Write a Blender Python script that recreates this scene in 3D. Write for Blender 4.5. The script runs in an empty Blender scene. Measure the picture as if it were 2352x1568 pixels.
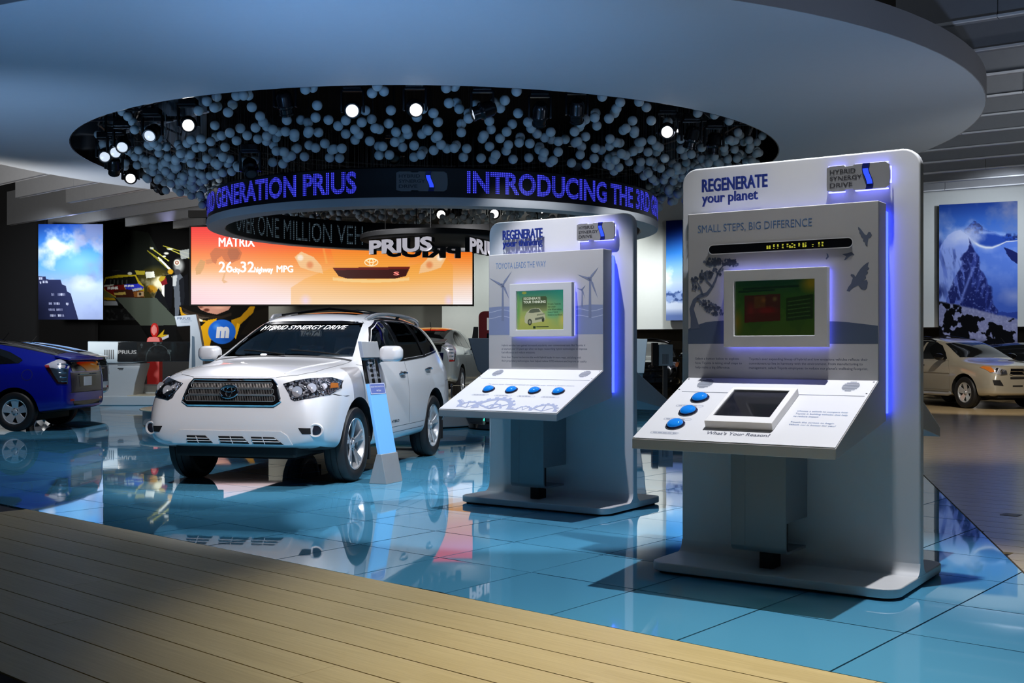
import bpy, bmesh, math, random
import numpy as np
from mathutils import Vector, Matrix
from mathutils.bvhtree import BVHTree
from mathutils.geometry import delaunay_2d_cdt

S = bpy.context.scene
COL = S.collection
R = math.radians

# ------------------------------------------------------------------ camera, world, lamps, exposure
S.view_settings.view_transform = 'Standard'
S.view_settings.look = 'None'
S.view_settings.gamma = 1.0
S.view_settings.use_curve_mapping = False
S.view_settings.exposure = 0.0
S.cycles.use_denoising = True
S.cycles.max_bounces = 8
S.cycles.glossy_bounces = 5
S.cycles.diffuse_bounces = 3
S.cycles.transmission_bounces = 6
S.cycles.transparent_max_bounces = 10
S.cycles.sample_clamp_indirect = 6.0
S.cycles.caustics_reflective = False
S.cycles.caustics_refractive = False

cam = bpy.data.cameras.new('camera')
cam_o = bpy.data.objects.new('camera', cam)
COL.objects.link(cam_o)
cam_o.location = (0, 0, 1.33)
cam_o.rotation_euler = (R(90), 0, 0)
cam.sensor_width = 36.0
cam.lens = 39.8
cam.shift_y = 16 / 2352
cam.clip_end = 200
S.camera = cam_o

W = bpy.data.worlds.new('hall_air')
S.world = W
W.use_nodes = True
W.node_tree.nodes['Background'].inputs[0].default_value = (0.35, 0.45, 0.60, 1)
W.node_tree.nodes['Background'].inputs[1].default_value = 0.045


def lamp(kind, loc, target, power, color=(1, 1, 1), size=60, blend=0.4, radius=0.08, sy=None):
    l = bpy.data.lights.new('lamp', kind)
    l.energy = power
    l.color = color
    if kind == 'SPOT':
        l.spot_size = R(size); l.spot_blend = blend; l.shadow_soft_size = radius
    elif kind == 'AREA':
        l.shape = 'RECTANGLE'; l.size = size; l.size_y = sy or size
    else:
        l.shadow_soft_size = radius
    o = bpy.data.objects.new('lamp', l)
    COL.objects.link(o)
    o.location = loc
    d = Vector(target) - Vector(loc)
    o.rotation_euler = d.to_track_quat('-Z', 'Y').to_euler()
    return o


WARM = (1.0, 0.90, 0.78); NEUT = (0.96, 0.96, 1.0); COOL = (0.62, 0.78, 1.0); BLUE = (0.16, 0.42, 1.0)
# kiosk key lights: high, just in front of each header
lamp('SPOT', (1.86, 6.10, 4.80), (1.38, 5.75, 0.0), 840, NEUT, 68, 0.5, 0.035)
lamp('SPOT', (-0.23, 8.72, 4.80), (0.02, 9.15, 0.9), 760, (0.93, 0.92, 1.0), 46, 0.25, 0.035)
# the white car
lamp('SPOT', (-1.2, 6.4, 5.2), (-2.5, 11.3, 0.8), 1550, (1.0, 0.94, 0.95), 34, 0.6, 0.06)
lamp('SPOT', (-4.2, 15.9, 4.7), (-2.7, 12.2, 1.0), 700, NEUT, 33, 0.6, 0.06)
lamp('SPOT', (0.8, 15.2, 4.75), (-1.6, 13.0, 1.0), 380, NEUT, 55, 0.5, 0.06)
lamp('SPOT', (0.9, 10.5, 4.7), (-1.3, 12.0, 0.4), 900, (0.85, 0.92, 1.0), 70, 0.6, 0.08)
# the blue hatchback on the left, the silver one under the ring
lamp('SPOT', (-6.2, 16.6, 4.6), (-7.6, 18.6, 0.5), 420, NEUT, 60, 0.5, 0.06)
lamp('SPOT', (-7.5, 14.0, 5.0), (-7.8, 18.4, 0.6), 500, NEUT, 45, 0.5, 0.06)
lamp('SPOT', (-2.6, 20.0, 4.4), (-1.0, 24.5, 0.8), 420, NEUT, 80, 0.5, 0.06)
lamp('SPOT', (1.5, 20.0, 4.6), (-0.3, 25.0, 0.8), 600, NEUT, 60, 0.5, 0.06)
# counters and tall sign on the left
lamp('SPOT', (-8.2, 22.5, 4.6), (-8.6, 27.0, 0.8), 650, (0.86, 0.94, 1.0), 60, 0.6, 0.08)
lamp('SPOT', (0.6, 16.0, 4.6), (0.4, 19.2, 0.9), 260, (0.9, 0.95, 1.0), 70, 0.6, 0.08)
lamp('SPOT', (2.6, 17.5, 4.7), (2.1, 20.6, 0.9), 380, (0.9, 0.95, 1.0), 70, 0.6, 0.08)
# blue wash on the canopy underside, from added unseen spots near the floor
lamp('SPOT', (-5.2, 8.6, 0.3), (-4.4, 12.2, 4.94), 560, (0.19, 0.46, 1.0), 84, 1.0, 0.25)
lamp('SPOT', (-1.7, 9.0, 0.3), (-1.1, 12.8, 4.94), 560, (0.18, 0.45, 1.0), 66, 1.0, 0.25)
lamp('SPOT', (5.2, 8.5, 0.3), (3.9, 12.4, 4.94), 380, (0.42, 0.60, 1.0), 90, 1.0, 0.25)
lamp('SPOT', (8.6, 13.0, 0.3), (6.0, 17.0, 4.94), 230, (0.72, 0.79, 0.95), 90, 1.0, 0.25)
lamp('SPOT', (-8.5, 14.5, 0.3), (-7.3, 18.0, 4.94), 430, (0.36, 0.60, 1.0), 84, 1.0, 0.25)
lamp('SPOT', (-9.4, 22.5, 0.3), (-7.8, 25.6, 4.94), 460, (0.60, 0.74, 1.0), 90, 1.0, 0.25)
# added soft fill spots that brighten the roof baffles left and right
lamp('SPOT', (-12.5, 19.0, 2.6), (-12.0, 33.0, 5.9), 3800, (1.0, 0.98, 0.95), 95, 1.0, 0.6)
lamp('SPOT', (9.6, 13.0, 2.6), (10.2, 23.0, 5.9), 700, (0.90, 0.95, 1.0), 80, 1.0, 0.6)
# floor pools
lamp('SPOT', (1.2, 3.4, 5.4), (0.75, 4.4, 0), 620, (1.0, 0.88, 0.66), 40, 1.0, 0.12)
lamp('SPOT', (-0.9, 9.2, 4.8), (-0.9, 9.6, 0), 170, (0.75, 0.92, 1.0), 60, 0.8, 0.12)
lamp('SPOT', (-5.6, 14.0, 4.8), (-5.6, 14.6, 0), 260, (0.7, 0.9, 1.0), 70, 0.8, 0.12)
# gold car and the far right floor
lamp('SPOT', (9.0, 20.0, 5.3), (10.6, 25.5, 0.6), 1300, WARM, 55, 0.6, 0.1)
lamp('SPOT', (6.0, 13.0, 5.3), (5.5, 16.0, 0), 420, WARM, 70, 0.9, 0.2)
# wall washers over the two mountain pictures and the white wall
lamp('SPOT', (5.2, 32.0, 5.2), (5.3, 34.6, 2.6), 560, (0.92, 0.97, 1.0), 80, 0.9, 0.2)
lamp('SPOT', (2.2, 32.6, 5.2), (3.2, 35.5, 3.0), 700, (0.94, 0.99, 0.97), 85, 1.0, 0.2)
lamp('SPOT', (-0.6, 33.6, 5.2), (-0.6, 37.2, 2.4), 650, (0.92, 0.99, 0.97), 80, 1.0, 0.2)
lamp('SPOT', (12.2, 26.8, 5.2), (12.9, 31.0, 3.2), 520, (0.80, 0.88, 1.0), 100, 0.9, 0.2)
lamp('SPOT', (-2.5, 35.5, 5.3), (-3.5, 40.0, 2.0), 220, (0.95, 0.98, 0.93), 90, 1.0, 0.2)
# picture lights on the dark left wall
lamp('SPOT', (-14.2, 34.0, 4.9), (-14.6, 38.0, 3.9), 900, (0.85, 0.92, 1.0), 70, 0.8, 0.1)
lamp('SPOT', (-11.6, 37.0, 5.4), (-12.3, 41.6, 3.4), 800, (1, 1, 0.95), 60, 0.8, 0.1)
lamp('SPOT', (-8.4, 37.0, 5.0), (-10.0, 41.6, 2.0), 600, (1, 1, 0.95), 60, 0.8, 0.1)
# added general cool fill lamp, set below the hall roof
lamp('AREA', (3, 12, 8.0), (3, 12, 0), 120, (0.75, 0.85, 1.0), 18, sy=22)


# ------------------------------------------------------------------ helpers
def lin(h):
    h = h.lstrip('#')
    v = [int(h[i:i + 2], 16) / 255 for i in (0, 2, 4)]
    return tuple(c / 12.92 if c <= 0.04045 else ((c + 0.055) / 1.055) ** 2.4 for c in v)


def mat(name, color, rough=0.5, metal=0.0, emit=None, es=0.0, coat=0.0, ior=1.45, spec=0.5, var=0.0, grain=0.0):
    m = bpy.data.materials.new(name)
    m.use_nodes = True
    nt = m.node_tree
    b = nt.nodes['Principled BSDF']
    if isinstance(color, str): color = lin(color)
    b.inputs['Base Color'].default_value = (*color, 1)
    b.inputs['Roughness'].default_value = rough
    b.inputs['Metallic'].default_value = metal
    b.inputs['IOR'].default_value = ior
    b.inputs['Specular IOR Level'].default_value = spec
    b.inputs['Coat Weight'].default_value = coat
    b.inputs['Coat Roughness'].default_value = 0.02
    if emit is not None:
        if isinstance(emit, str): emit = lin(emit)
        b.inputs['Emission Color'].default_value = (*emit, 1)
        b.inputs['Emission Strength'].default_value = es
    if var or grain:   # faint mottling so that no surface is perfectly even
        tc = nt.nodes.new('ShaderNodeTexCoord')
        n = nt.nodes.new('ShaderNodeTexNoise'); n.inputs['Scale'].default_value = 9.0; n.inputs['Detail'].default_value = 4
        nt.links.new(tc.outputs['Object'], n.inputs['Vector'])
        mr = nt.nodes.new('ShaderNodeMapRange')
        mr.inputs['To Min'].default_value = 1 - var; mr.inputs['To Max'].default_value = 1 + var
        nt.links.new(n.outputs['Fac'], mr.inputs['Value'])
        mx = nt.nodes.new('ShaderNodeVectorMath'); mx.operation = 'SCALE'
        mx.inputs[0].default_value = color
        nt.links.new(mr.outputs['Result'], mx.inputs['Scale'])
        nt.links.new(mx.outputs['Vector'], b.inputs['Base Color'])
        if grain:
            mr2 = nt.nodes.new('ShaderNodeMapRange')
            mr2.inputs['To Min'].default_value = max(0, rough - grain); mr2.inputs['To Max'].default_value = rough + grain
            nt.links.new(n.outputs['Fac'], mr2.inputs['Value'])
            nt.links.new(mr2.outputs['Result'], b.inputs['Roughness'])
    return m


def glass_mat(name, tint, refl=1.0, rough=0.0, ior=1.5):
    m = bpy.data.materials.new(name); m.use_nodes = True
    nt = m.node_tree; nt.nodes.clear()
    o = nt.nodes.new('ShaderNodeOutputMaterial')
    t = nt.nodes.new('ShaderNodeBsdfTransparent'); t.inputs[0].default_value = (*tint, 1)
    g = nt.nodes.new('ShaderNodeBsdfGlossy'); g.inputs['Roughness'].default_value = rough
    g.inputs['Color'].default_value = (refl, refl, refl, 1)
    f = nt.nodes.new('ShaderNodeFresnel'); f.inputs[0].default_value = ior
    mx = nt.nodes.new('ShaderNodeMixShader')
    nt.links.new(f.outputs[0], mx.inputs[0]); nt.links.new(t.outputs[0], mx.inputs[1]); nt.links.new(g.outputs[0], mx.inputs[2])
    nt.links.new(mx.outputs[0], o.inputs[0])
    return m


def attr_mat(name, emit=0.0, rough=0.6, coat=0.0):
    m = bpy.data.materials.new(name); m.use_nodes = True
    nt = m.node_tree; b = nt.nodes['Principled BSDF']
    a = nt.nodes.new('ShaderNodeAttribute'); a.attribute_name = 'print'
    b.inputs['Roughness'].default_value = rough
    b.inputs['Coat Weight'].default_value = coat
    if emit:
        b.inputs['Base Color'].default_value = (0.01, 0.01, 0.01, 1)
        nt.links.new(a.outputs['Color'], b.inputs['Emission Color'])
        b.inputs['Emission Strength'].default_value = emit
    else:
        nt.links.new(a.outputs['Color'], b.inputs['Base Color'])
    return m


def link(o, parent=None):
    COL.objects.link(o)
    if parent is not None: o.parent = parent
    return o


def tag(o, label=None, cat=None, group=None, kind=None):
    if label: o['label'] = label
    if cat: o['category'] = cat
    if group: o['group'] = group
    if kind: o['kind'] = kind
    return o


def thing(name, label, cat, loc=(0, 0, 0), rz=0.0, group=None):
    o = bpy.data.objects.new(name, None)
    o.empty_display_size = 0.1
    COL.objects.link(o)
    o.location = loc; o.rotation_euler = (0, 0, rz)
    return tag(o, label, cat, group)


def copy_tree(o, parent=None):
    c = o.copy(); COL.objects.link(c)
    if parent is not None: c.parent = parent
    for ch in list(o.children): copy_tree(ch, c)
    return c


def weighted_normals(me, lim=50):
    """large faces keep their own normal, narrow bevel faces bend between them"""
    co = math.cos(R(lim)); pol = me.polygons
    use = [[] for _ in me.vertices]
    for p in pol:
        for v in p.vertices: use[v].append(p.index)
    N = [p.normal.copy() for p in pol]; A = [p.area for p in pol]
    out = []
    for p in pol:
        for v in p.vertices:
            n = Vector((0, 0, 0))
            for q in use[v]:
                if N[q].dot(N[p.index]) > co: n += N[q] * (A[q] ** 1.5)
            out.append(n.normalized() if n.length > 1e-12 else N[p.index])
    me.normals_split_custom_set(out)


class MB:
    """collects simple solids, builds ONE mesh object"""
    def __init__(s): s.v = []; s.f = []; s.mi = []; s.cur = 0
    def add(s, vs, fs):
        o = len(s.v); s.v += [tuple(v) for v in vs]; s.f += [tuple(i + o for i in f) for f in fs]
        s.mi += [s.cur] * len(fs); return s
    def box(s, x0, x1, y0, y1, z0, z1):
        return s.add([(x0, y0, z0), (x1, y0, z0), (x1, y1, z0), (x0, y1, z0), (x0, y0, z1), (x1, y0, z1), (x1, y1, z1), (x0, y1, z1)],
                     [(0, 3, 2, 1), (4, 5, 6, 7), (0, 1, 5, 4), (1, 2, 6, 5), (2, 3, 7, 6), (3, 0, 4, 7)])
    def prism(s, poly, a0, a1, ax='y'):
        """polygon in the two other axes, extruded along ax from a0 to a1"""
        def P(p, a):
            return {'y': (p[0], a, p[1]), 'z': (p[0], p[1], a), 'x': (a, p[0], p[1])}[ax]
        n = len(poly)
        vs = [P(p, a0) for p in poly] + [P(p, a1) for p in poly]
        fs = [tuple(range(n)), tuple(range(2 * n - 1, n - 1, -1))] + [(i, i + n, (i + 1) % n + n, (i + 1) % n) for i in range(n)]
        return s.add(vs, fs)
    def lathe(s, prof, n=24, ax='z', c=(0, 0, 0), close=False):
        """prof: (radius, along-axis)"""
        vs = []; fs = []; m = len(prof)
        for i in range(n):
            a = 2 * math.pi * i / n; ca, sa = math.cos(a), math.sin(a)
            for r, h in prof:
                p = {'z': (r * ca, r * sa, h), 'y': (r * ca, h, r * sa), 'x': (h, r * ca, r * sa)}[ax]
                vs.append((p[0] + c[0], p[1] + c[1], p[2] + c[2]))
        rng = m if close else m - 1
        for i in range(n):
            j = (i + 1) % n
            for k in range(rng):
                k2 = (k + 1) % m
                fs.append((i * m + k, j * m + k, j * m + k2, i * m + k2))
        if not close:
            if prof[0][0] > 1e-6: fs.append(tuple(i * m for i in range(n)))
            if prof[-1][0] > 1e-6: fs.append(tuple((n - 1 - i) * m + m - 1 for i in range(n)))
        return s.add(vs, fs)
    def tube(s, pts, r, n=8, caps=True):
        pts = [Vector(p) for p in pts]; vs = []; fs = []
        up = Vector((0, 0, 1))
        for i, p in enumerate(pts):
            d = (pts[min(i + 1, len(pts) - 1)] - pts[max(i - 1, 0)]).normalized()
            a = d.cross(up if abs(d.z) < 0.95 else Vector((1, 0, 0))).normalized(); b = d.cross(a)
            rr = r[i] if isinstance(r, (list, tuple)) else r
            for k in range(n):
                t = 2 * math.pi * k / n
                vs.append(p + a * rr * math.cos(t) + b * rr * math.sin(t))
        for i in range(len(pts) - 1):
            for k in range(n):
                fs.append((i * n + k, i * n + (k + 1) % n, (i + 1) * n + (k + 1) % n, (i + 1) * n + k))
        if caps:
            fs.append(tuple(range(n - 1, -1, -1))); fs.append(tuple((len(pts) - 1) * n + k for k in range(n)))
        return s.add(vs, fs)
    def xf(s, M, start=0):
        for i in range(start, len(s.v)): s.v[i] = tuple(M @ Vector(s.v[i]))
        return s
    def mesh(s, name, mats, bevel=0, seg=2, smooth=False, angle=35):
        me = bpy.data.meshes.new(name)
        me.from_pydata(s.v, [], s.f)
        mats = mats if isinstance(mats, (list, tuple)) else [mats]
        for m in mats: me.materials.append(m)
        if len(mats) > 1: me.polygons.foreach_set('material_index', s.mi)
        bm = bmesh.new(); bm.from_mesh(me)
        bmesh.ops.remove_doubles(bm, verts=bm.verts, dist=1e-6)
        bmesh.ops.recalc_face_normals(bm, faces=bm.faces)
        if bevel:
            es = [e for e in bm.edges if len(e.link_faces) == 2 and e.calc_face_angle(0) > R(25)]
            bmesh.ops.bevel(bm, geom=es, offset=bevel, segments=seg, profile=0.5, affect='EDGES', clamp_overlap=True)
        for f in bm.faces: f.smooth = smooth or bool(bevel)
        if smooth or bevel:
            for e in bm.edges:
                if len(e.link_faces) == 2 and e.calc_face_angle(0) > R(angle): e.smooth = False
        bm.to_mesh(me); bm.free()
        if bevel: weighted_normals(me)
        return me
    def build(s, name, mats, parent=None, loc=None, **k):
        o = bpy.data.objects.new(name, s.mesh(name, mats, **k))
        link(o, parent)
        if loc is not None: o.location = loc
        return o


def rounded(w, h, r, n=6, x0=0.0, z0=0.0):
    """rounded rectangle, lower left at x0,z0"""
    r = min(r, w / 2 - 1e-4, h / 2 - 1e-4)
    out = []
    for cx, cz, a in ((w - r, r, -90), (w - r, h - r, 0), (r, h - r, 90), (r, r, 180)):
        for i in range(n + 1):
            t = R(a + 90 * i / n)
            out.append((x0 + cx + r * math.cos(t), z0 + cz + r * math.sin(t)))
    return out


_tc = {}
def text_geo(body, bold=0.0, extrude=0.0, res=3, space=1.0, shear=0.0, spacing_line=1.0):
    key = (body, bold, extrude, res, space, shear, spacing_line)
    if key in _tc: return _tc[key]
    cu = bpy.data.curves.new('t', 'FONT')
    cu.body = body; cu.size = 1.0; cu.offset = bold; cu.extrude = extrude; cu.resolution_u = res
    cu.space_character = space; cu.shear = shear; cu.space_line = spacing_line
    o = bpy.data.objects.new('t', cu)
    me = o.to_mesh()
    v = np.empty(len(me.vertices) * 3); me.vertices.foreach_get('co', v); v = v.reshape(-1, 3)
    fs = [tuple(p.vertices) for p in me.polygons]
    o.to_mesh_clear(); bpy.data.objects.remove(o); bpy.data.curves.remove(cu)
    _tc[key] = (v, fs)
    return v, fs


def text_on(name, body, m, parent, x, z, height, width=None, y=0.0, depth=0.0, bold=0.0, space=1.0, shear=0.0, back=False,
            line=1.0, res=3, map=None, thick=0.0):
    """flat or raised lettering: x,z lower left, fits a box of the given total height (and width); y is the face"""
    v, fs = text_geo(body, bold, 0.5 if depth else 0.0, res, space, shear, line)
    lo, hi = v.min(0), v.max(0)
    sz = height / (hi[1] - lo[1]); sx = (width / (hi[0] - lo[0])) if width else sz
    X = (v[:, 0] - lo[0]) * sx; Z = (v[:, 1] - lo[1]) * sz
    Y = y - (v[:, 2] + 0.5) * depth if depth else np.full(len(v), y)
    pts = np.c_[x + X, Y, z + Z]
    if thick:                                     # heavier strokes: the same outline laid down a few times side by side
        n0 = len(pts); offs = [(-thick, 0), (0, 0), (thick, 0), (0, thick * .7), (0, -thick * .7)]
        fs = [tuple(i + k * n0 for i in q) for k in range(len(offs)) for q in fs]
        pts = np.concatenate([pts + np.array((dx, 0, dz)) for dx, dz in offs])
    if map: pts = [map(*p) for p in pts]
    me = bpy.data.meshes.new(name)
    me.from_pydata([tuple(p) for p in pts], [], fs)
    me.materials.append(m)
    return link(bpy.data.objects.new(name, me), parent)


# ---- little painter for printed pictures and screens: an array of colours carried by a fine grid mesh
class Canvas:
    def __init__(s, w, h, col='#000000'):
        s.w, s.h = w, h
        s.a = np.zeros((h, w, 3)); s.a[:] = s.c(col)
        s.Y, s.X = np.mgrid[0:h, 0:w]
        s.u = (s.X + 0.5) / w; s.v = (s.Y + 0.5) / h           # v runs downward
    def c(s, col):
        if isinstance(col, str):
            col = col.lstrip('#'); return np.array([int(col[i:i + 2], 16) / 255 for i in (0, 2, 4)])
        return np.array(col, float)
    def noise(s, scale, seed=0, octs=4, sx=1.0):
        rg = np.random.RandomState(seed); out = np.zeros((s.h, s.w)); amp = 1; tot = 0
        for o in range(octs):
            gx = int(scale * sx * 2 ** o) + 2; gy = int(scale * s.h / s.w * 2 ** o) + 2
            g = rg.rand(gy + 1, gx + 1)
            x = s.u * (gx - 1); y = s.v * (gy - 1)
            xi = x.astype(int); yi = y.astype(int); fx = x - xi; fy = y - yi
            fx = fx * fx * (3 - 2 * fx); fy = fy * fy * (3 - 2 * fy)
            out += amp * (g[yi, xi] * (1 - fx) * (1 - fy) + g[yi, xi + 1] * fx * (1 - fy) + g[yi + 1, xi] * (1 - fx) * fy + g[yi + 1, xi + 1] * fx * fy)
            tot += amp; amp *= 0.5
        return out / tot
    def vn(s, x, y, seed, octs=4):
        """value noise on any coordinates"""
        rg = np.random.RandomState(seed); out = 0; amp = 1; tot = 0
        for o in range(octs):
            g = rg.rand(256, 256); xi = np.floor(x).astype(int); yi = np.floor(y).astype(int); fx = x - xi; fy = y - yi
            fx = fx * fx * (3 - 2 * fx); fy = fy * fy * (3 - 2 * fy)
            G = lambda a, b: g[(yi + b) % 256, (xi + a) % 256]
            out = out + amp * (G(0, 0) * (1 - fx) * (1 - fy) + G(1, 0) * fx * (1 - fy) + G(0, 1) * (1 - fx) * fy + G(1, 1) * fx * fy)
            tot += amp; amp *= 0.5; x = x * 2 + 17; y = y * 2 + 31
        return out / tot
    def mix(s, m, col):
        col = s.c(col) if not (isinstance(col, np.ndarray) and col.ndim == 3) else col
        m = np.clip(m, 0, 1)[..., None]
        s.a = s.a * (1 - m) + col * m
    def poly(s, pts, col, soft=0, alpha=1.0):
        """pts in 0..1, v downward"""
        inside = np.zeros((s.h, s.w), bool); n = len(pts)
        for i in range(n):
            x0, y0 = pts[i]; x1, y1 = pts[(i + 1) % n]
            if y0 == y1: continue
            c = ((y0 > s.v) != (y1 > s.v)) & (s.u < (x1 - x0) * (s.v - y0) / (y1 - y0) + x0)
            inside ^= c
        s.mix(inside.astype(float) * alpha, col)
    def ell(s, cx, cy, rx, ry, col, soft=0.1, alpha=1.0):
        d = np.sqrt(((s.u - cx) / rx) ** 2 + ((s.v - cy) / ry) ** 2)
        s.mix(np.clip((1 - d) / max(soft, 1e-3), 0, 1) * alpha, col)
    def vgrad(s, stops):
        ys = [p for p, _ in stops]; cs = np.array([s.c(c) for _, c in stops])
        s.a = np.stack([np.interp(s.v, ys, cs[:, i]) for i in range(3)], -1)
    def build(s, name, m, parent, x0, x1, z0, z1, y=0.0):
        """upright picture in local x,z at depth y, facing -y"""
        xs = np.linspace(x0, x1, s.w); zs = np.linspace(z1, z0, s.h)
        XX, ZZ = np.meshgrid(xs, zs)
        v = np.c_[XX.ravel(), np.full(XX.size, y), ZZ.ravel()]
        i = np.arange(s.h - 1)[:, None] * s.w + np.arange(s.w - 1)[None, :]
        f = np.stack([i, i + s.w, i + s.w + 1, i + 1], -1).reshape(-1, 4)
        me = bpy.data.meshes.new(name)
        me.vertices.add(len(v)); me.vertices.foreach_set('co', v.ravel())
        me.loops.add(f.size); me.loops.foreach_set('vertex_index', f.ravel())
        me.polygons.add(len(f)); me.polygons.foreach_set('loop_start', np.arange(len(f)) * 4)
        me.polygons.foreach_set('loop_total', np.full(len(f), 4))
        me.update(calc_edges=True)
        a = np.clip(s.a, 0, 1); L = np.where(a <= 0.04045, a / 12.92, ((a + 0.055) / 1.055) ** 2.4).reshape(-1, 3)
        at = me.color_attributes.new('print', 'FLOAT_COLOR', 'POINT')
        at.data.foreach_set('color', np.c_[L, np.ones(len(L))].ravel().astype(np.float32))
        me.materials.append(m)
        return link(bpy.data.objects.new(name, me), parent)


def clip_poly(poly, a, b, c):
    """keep the part where a*x+b*y<=c"""
    out = []
    for i in range(len(poly)):
        p, q = poly[i], poly[(i + 1) % len(poly)]
        dp = a * p[0] + b * p[1] - c; dq = a * q[0] + b * q[1] - c
        if dp <= 0: out.append(p)
        if (dp < 0 < dq) or (dq < 0 < dp):
            t = dp / (dp - dq); out.append((p[0] + t * (q[0] - p[0]), p[1] + t * (q[1] - p[1])))
    return out


def poly_area(p):
    return abs(sum(p[i][0] * p[(i + 1) % len(p)][1] - p[(i + 1) % len(p)][0] * p[i][1] for i in range(len(p)))) / 2


# shared materials
M_BLACK = mat('black_matt', (0.004, 0.004, 0.0045), 0.7)
M_BLACKG = mat('black_gloss', (0.004, 0.004, 0.005), 0.12)
M_DARK = mat('dark_grey', (0.03, 0.032, 0.036), 0.5, var=0.1)
M_CHROME = mat('chrome', (0.75, 0.75, 0.77), 0.08, 1.0)
M_ALU = mat('brushed_metal', (0.46, 0.47, 0.48), 0.36, 0.55, var=0.08, grain=0.06)
M_WHITE = mat('white_plastic', (0.78, 0.79, 0.80), 0.35, var=0.02)
M_RUBBER = mat('rubber', (0.010, 0.010, 0.011), 0.55, var=0.2)
# ------------------------------------------------------------------ the setting: floor, walls, ceiling
D1 = (-0.7486, 0.6630); N1 = (0.6630, 0.7486)          # wood planks: run and normal
E1 = (-0.769, 0.639); E2 = (0.639, 0.769); TS = 0.747   # blue tiles
TO = (1.837, 5.296)
QEDGE = 4.355


def wood_mat(name, a, b, rough):
    m = bpy.data.materials.new(name); m.use_nodes = True
    nt = m.node_tree; p = nt.nodes['Principled BSDF']
    tc = nt.nodes.new('ShaderNodeTexCoord')
    oi = nt.nodes.new('ShaderNodeObjectInfo')
    mp = nt.nodes.new('ShaderNodeMapping'); mp.inputs['Scale'].default_value = (0.9, 22, 1)
    nt.links.new(tc.outputs['Object'], mp.inputs['Vector'])
    ad = nt.nodes.new('ShaderNodeVectorMath'); ad.operation = 'ADD'
    cb = nt.nodes.new('ShaderNodeCombineXYZ')
    mu = nt.nodes.new('ShaderNodeMath'); mu.operation = 'MULTIPLY'; mu.inputs[1].default_value = 37
    nt.links.new(oi.outputs['Random'], mu.inputs[0]); nt.links.new(mu.outputs[0], cb.inputs['X']); nt.links.new(mu.outputs[0], cb.inputs['Y'])
    nt.links.new(mp.outputs[0], ad.inputs[0]); nt.links.new(cb.outputs[0], ad.inputs[1])
    n = nt.nodes.new('ShaderNodeTexNoise'); n.inputs['Scale'].default_value = 3.0; n.inputs['Detail'].default_value = 6; n.inputs['Roughness'].default_value = 0.65
    nt.links.new(ad.outputs[0], n.inputs['Vector'])
    # strips inside each board
    br = nt.nodes.new('ShaderNodeTexBrick')
    br.inputs['Scale'].default_value = 1.0; br.inputs['Brick Width'].default_value = 0.9; br.inputs['Row Height'].default_value = 0.0625
    br.inputs['Mortar Size'].default_value = 0.0006
    br.inputs['Color1'].default_value = (0.35, 0.35, 0.35, 1); br.inputs['Color2'].default_value = (0.65, 0.65, 0.65, 1); br.inputs['Mortar'].default_value = (0.15, 0.15, 0.15, 1)
    nt.links.new(tc.outputs['Object'], br.inputs['Vector'])
    m2 = nt.nodes.new('ShaderNodeMix'); m2.data_type = 'FLOAT'; m2.inputs[0].default_value = 0.38
    nt.links.new(n.outputs['Fac'], m2.inputs[2]); nt.links.new(br.outputs['Color'], m2.inputs[3])
    cr = nt.nodes.new('ShaderNodeValToRGB')
    cr.color_ramp.elements[0].position = 0.25; cr.color_ramp.elements[0].color = (*lin(a), 1)
    cr.color_ramp.elements[1].position = 0.75; cr.color_ramp.elements[1].color = (*lin(b), 1)
    nt.links.new(m2.outputs[0], cr.inputs[0])
    nt.links.new(cr.outputs[0], p.inputs['Base Color'])
    p.inputs['Roughness'].default_value = rough
    return m


def tile_mat():
    m = bpy.data.materials.new('blue_glass_tile'); m.use_nodes = True
    nt = m.node_tree; p = nt.nodes['Principled BSDF']
    oi = nt.nodes.new('ShaderNodeObjectInfo')
    cr = nt.nodes.new('ShaderNodeValToRGB')
    cr.color_ramp.elements[0].color = (0.080, 0.315, 0.50, 1)
    cr.color_ramp.elements[1].color = (0.092, 0.345, 0.54, 1)
    nt.links.new(oi.outputs['Random'], cr.inputs[0]); nt.links.new(cr.outputs[0], p.inputs['Base Color'])
    p.inputs['Roughness'].default_value = 0.025
    p.inputs['IOR'].default_value = 1.95
    p.inputs['Specular IOR Level'].default_value = 0.5
    return m


M_WOOD = wood_mat('maple_boards', '#AD9862', '#D0BD88', 0.42)
M_WOODFAR = wood_mat('maple_boards_far', '#A99470', '#C8B48E', 0.22)
M_TILE = tile_mat()
M_GROOVE = mat('floor_groove', (0.020, 0.018, 0.022), 0.6)
M_CARPET = mat('black_carpet', (0.006, 0.005, 0.006), 0.95)

floor = MB().box(-28, 24, 0.5, 46, -0.06, -0.013).build('floor', M_GROOVE)
tag(floor, 'hall floor of blue glass tiles and maple boards', kind='structure')

rng = random.Random(5)


def rect_qt(t0, t1, q0, q1):
    return [(D1[0] * t + N1[0] * q, D1[1] * t + N1[1] * q) for t, q in ((t0, q0), (t1, q0), (t1, q1), (t0, q1))]


def plank_obj(poly, name='plank', m=M_WOOD, top=0.0):
    cx = sum(p[0] for p in poly) / len(poly); cy = sum(p[1] for p in poly) / len(poly)
    a = math.atan2(D1[1], D1[0]); ca, sa = math.cos(-a), math.sin(-a)
    lp = [((p[0] - cx) * ca - (p[1] - cy) * sa, (p[0] - cx) * sa + (p[1] - cy) * ca) for p in poly]
    if sum(lp[i][0] * lp[(i + 1) % len(lp)][1] - lp[(i + 1) % len(lp)][0] * lp[i][1] for i in range(len(lp))) < 0: lp.reverse()
    o = MB().prism(lp, top - 0.013, top, 'z').build(name, m, floor)
    o.location = (cx, cy, 0); o.rotation_euler = (0, 0, a)
    return o


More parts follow.
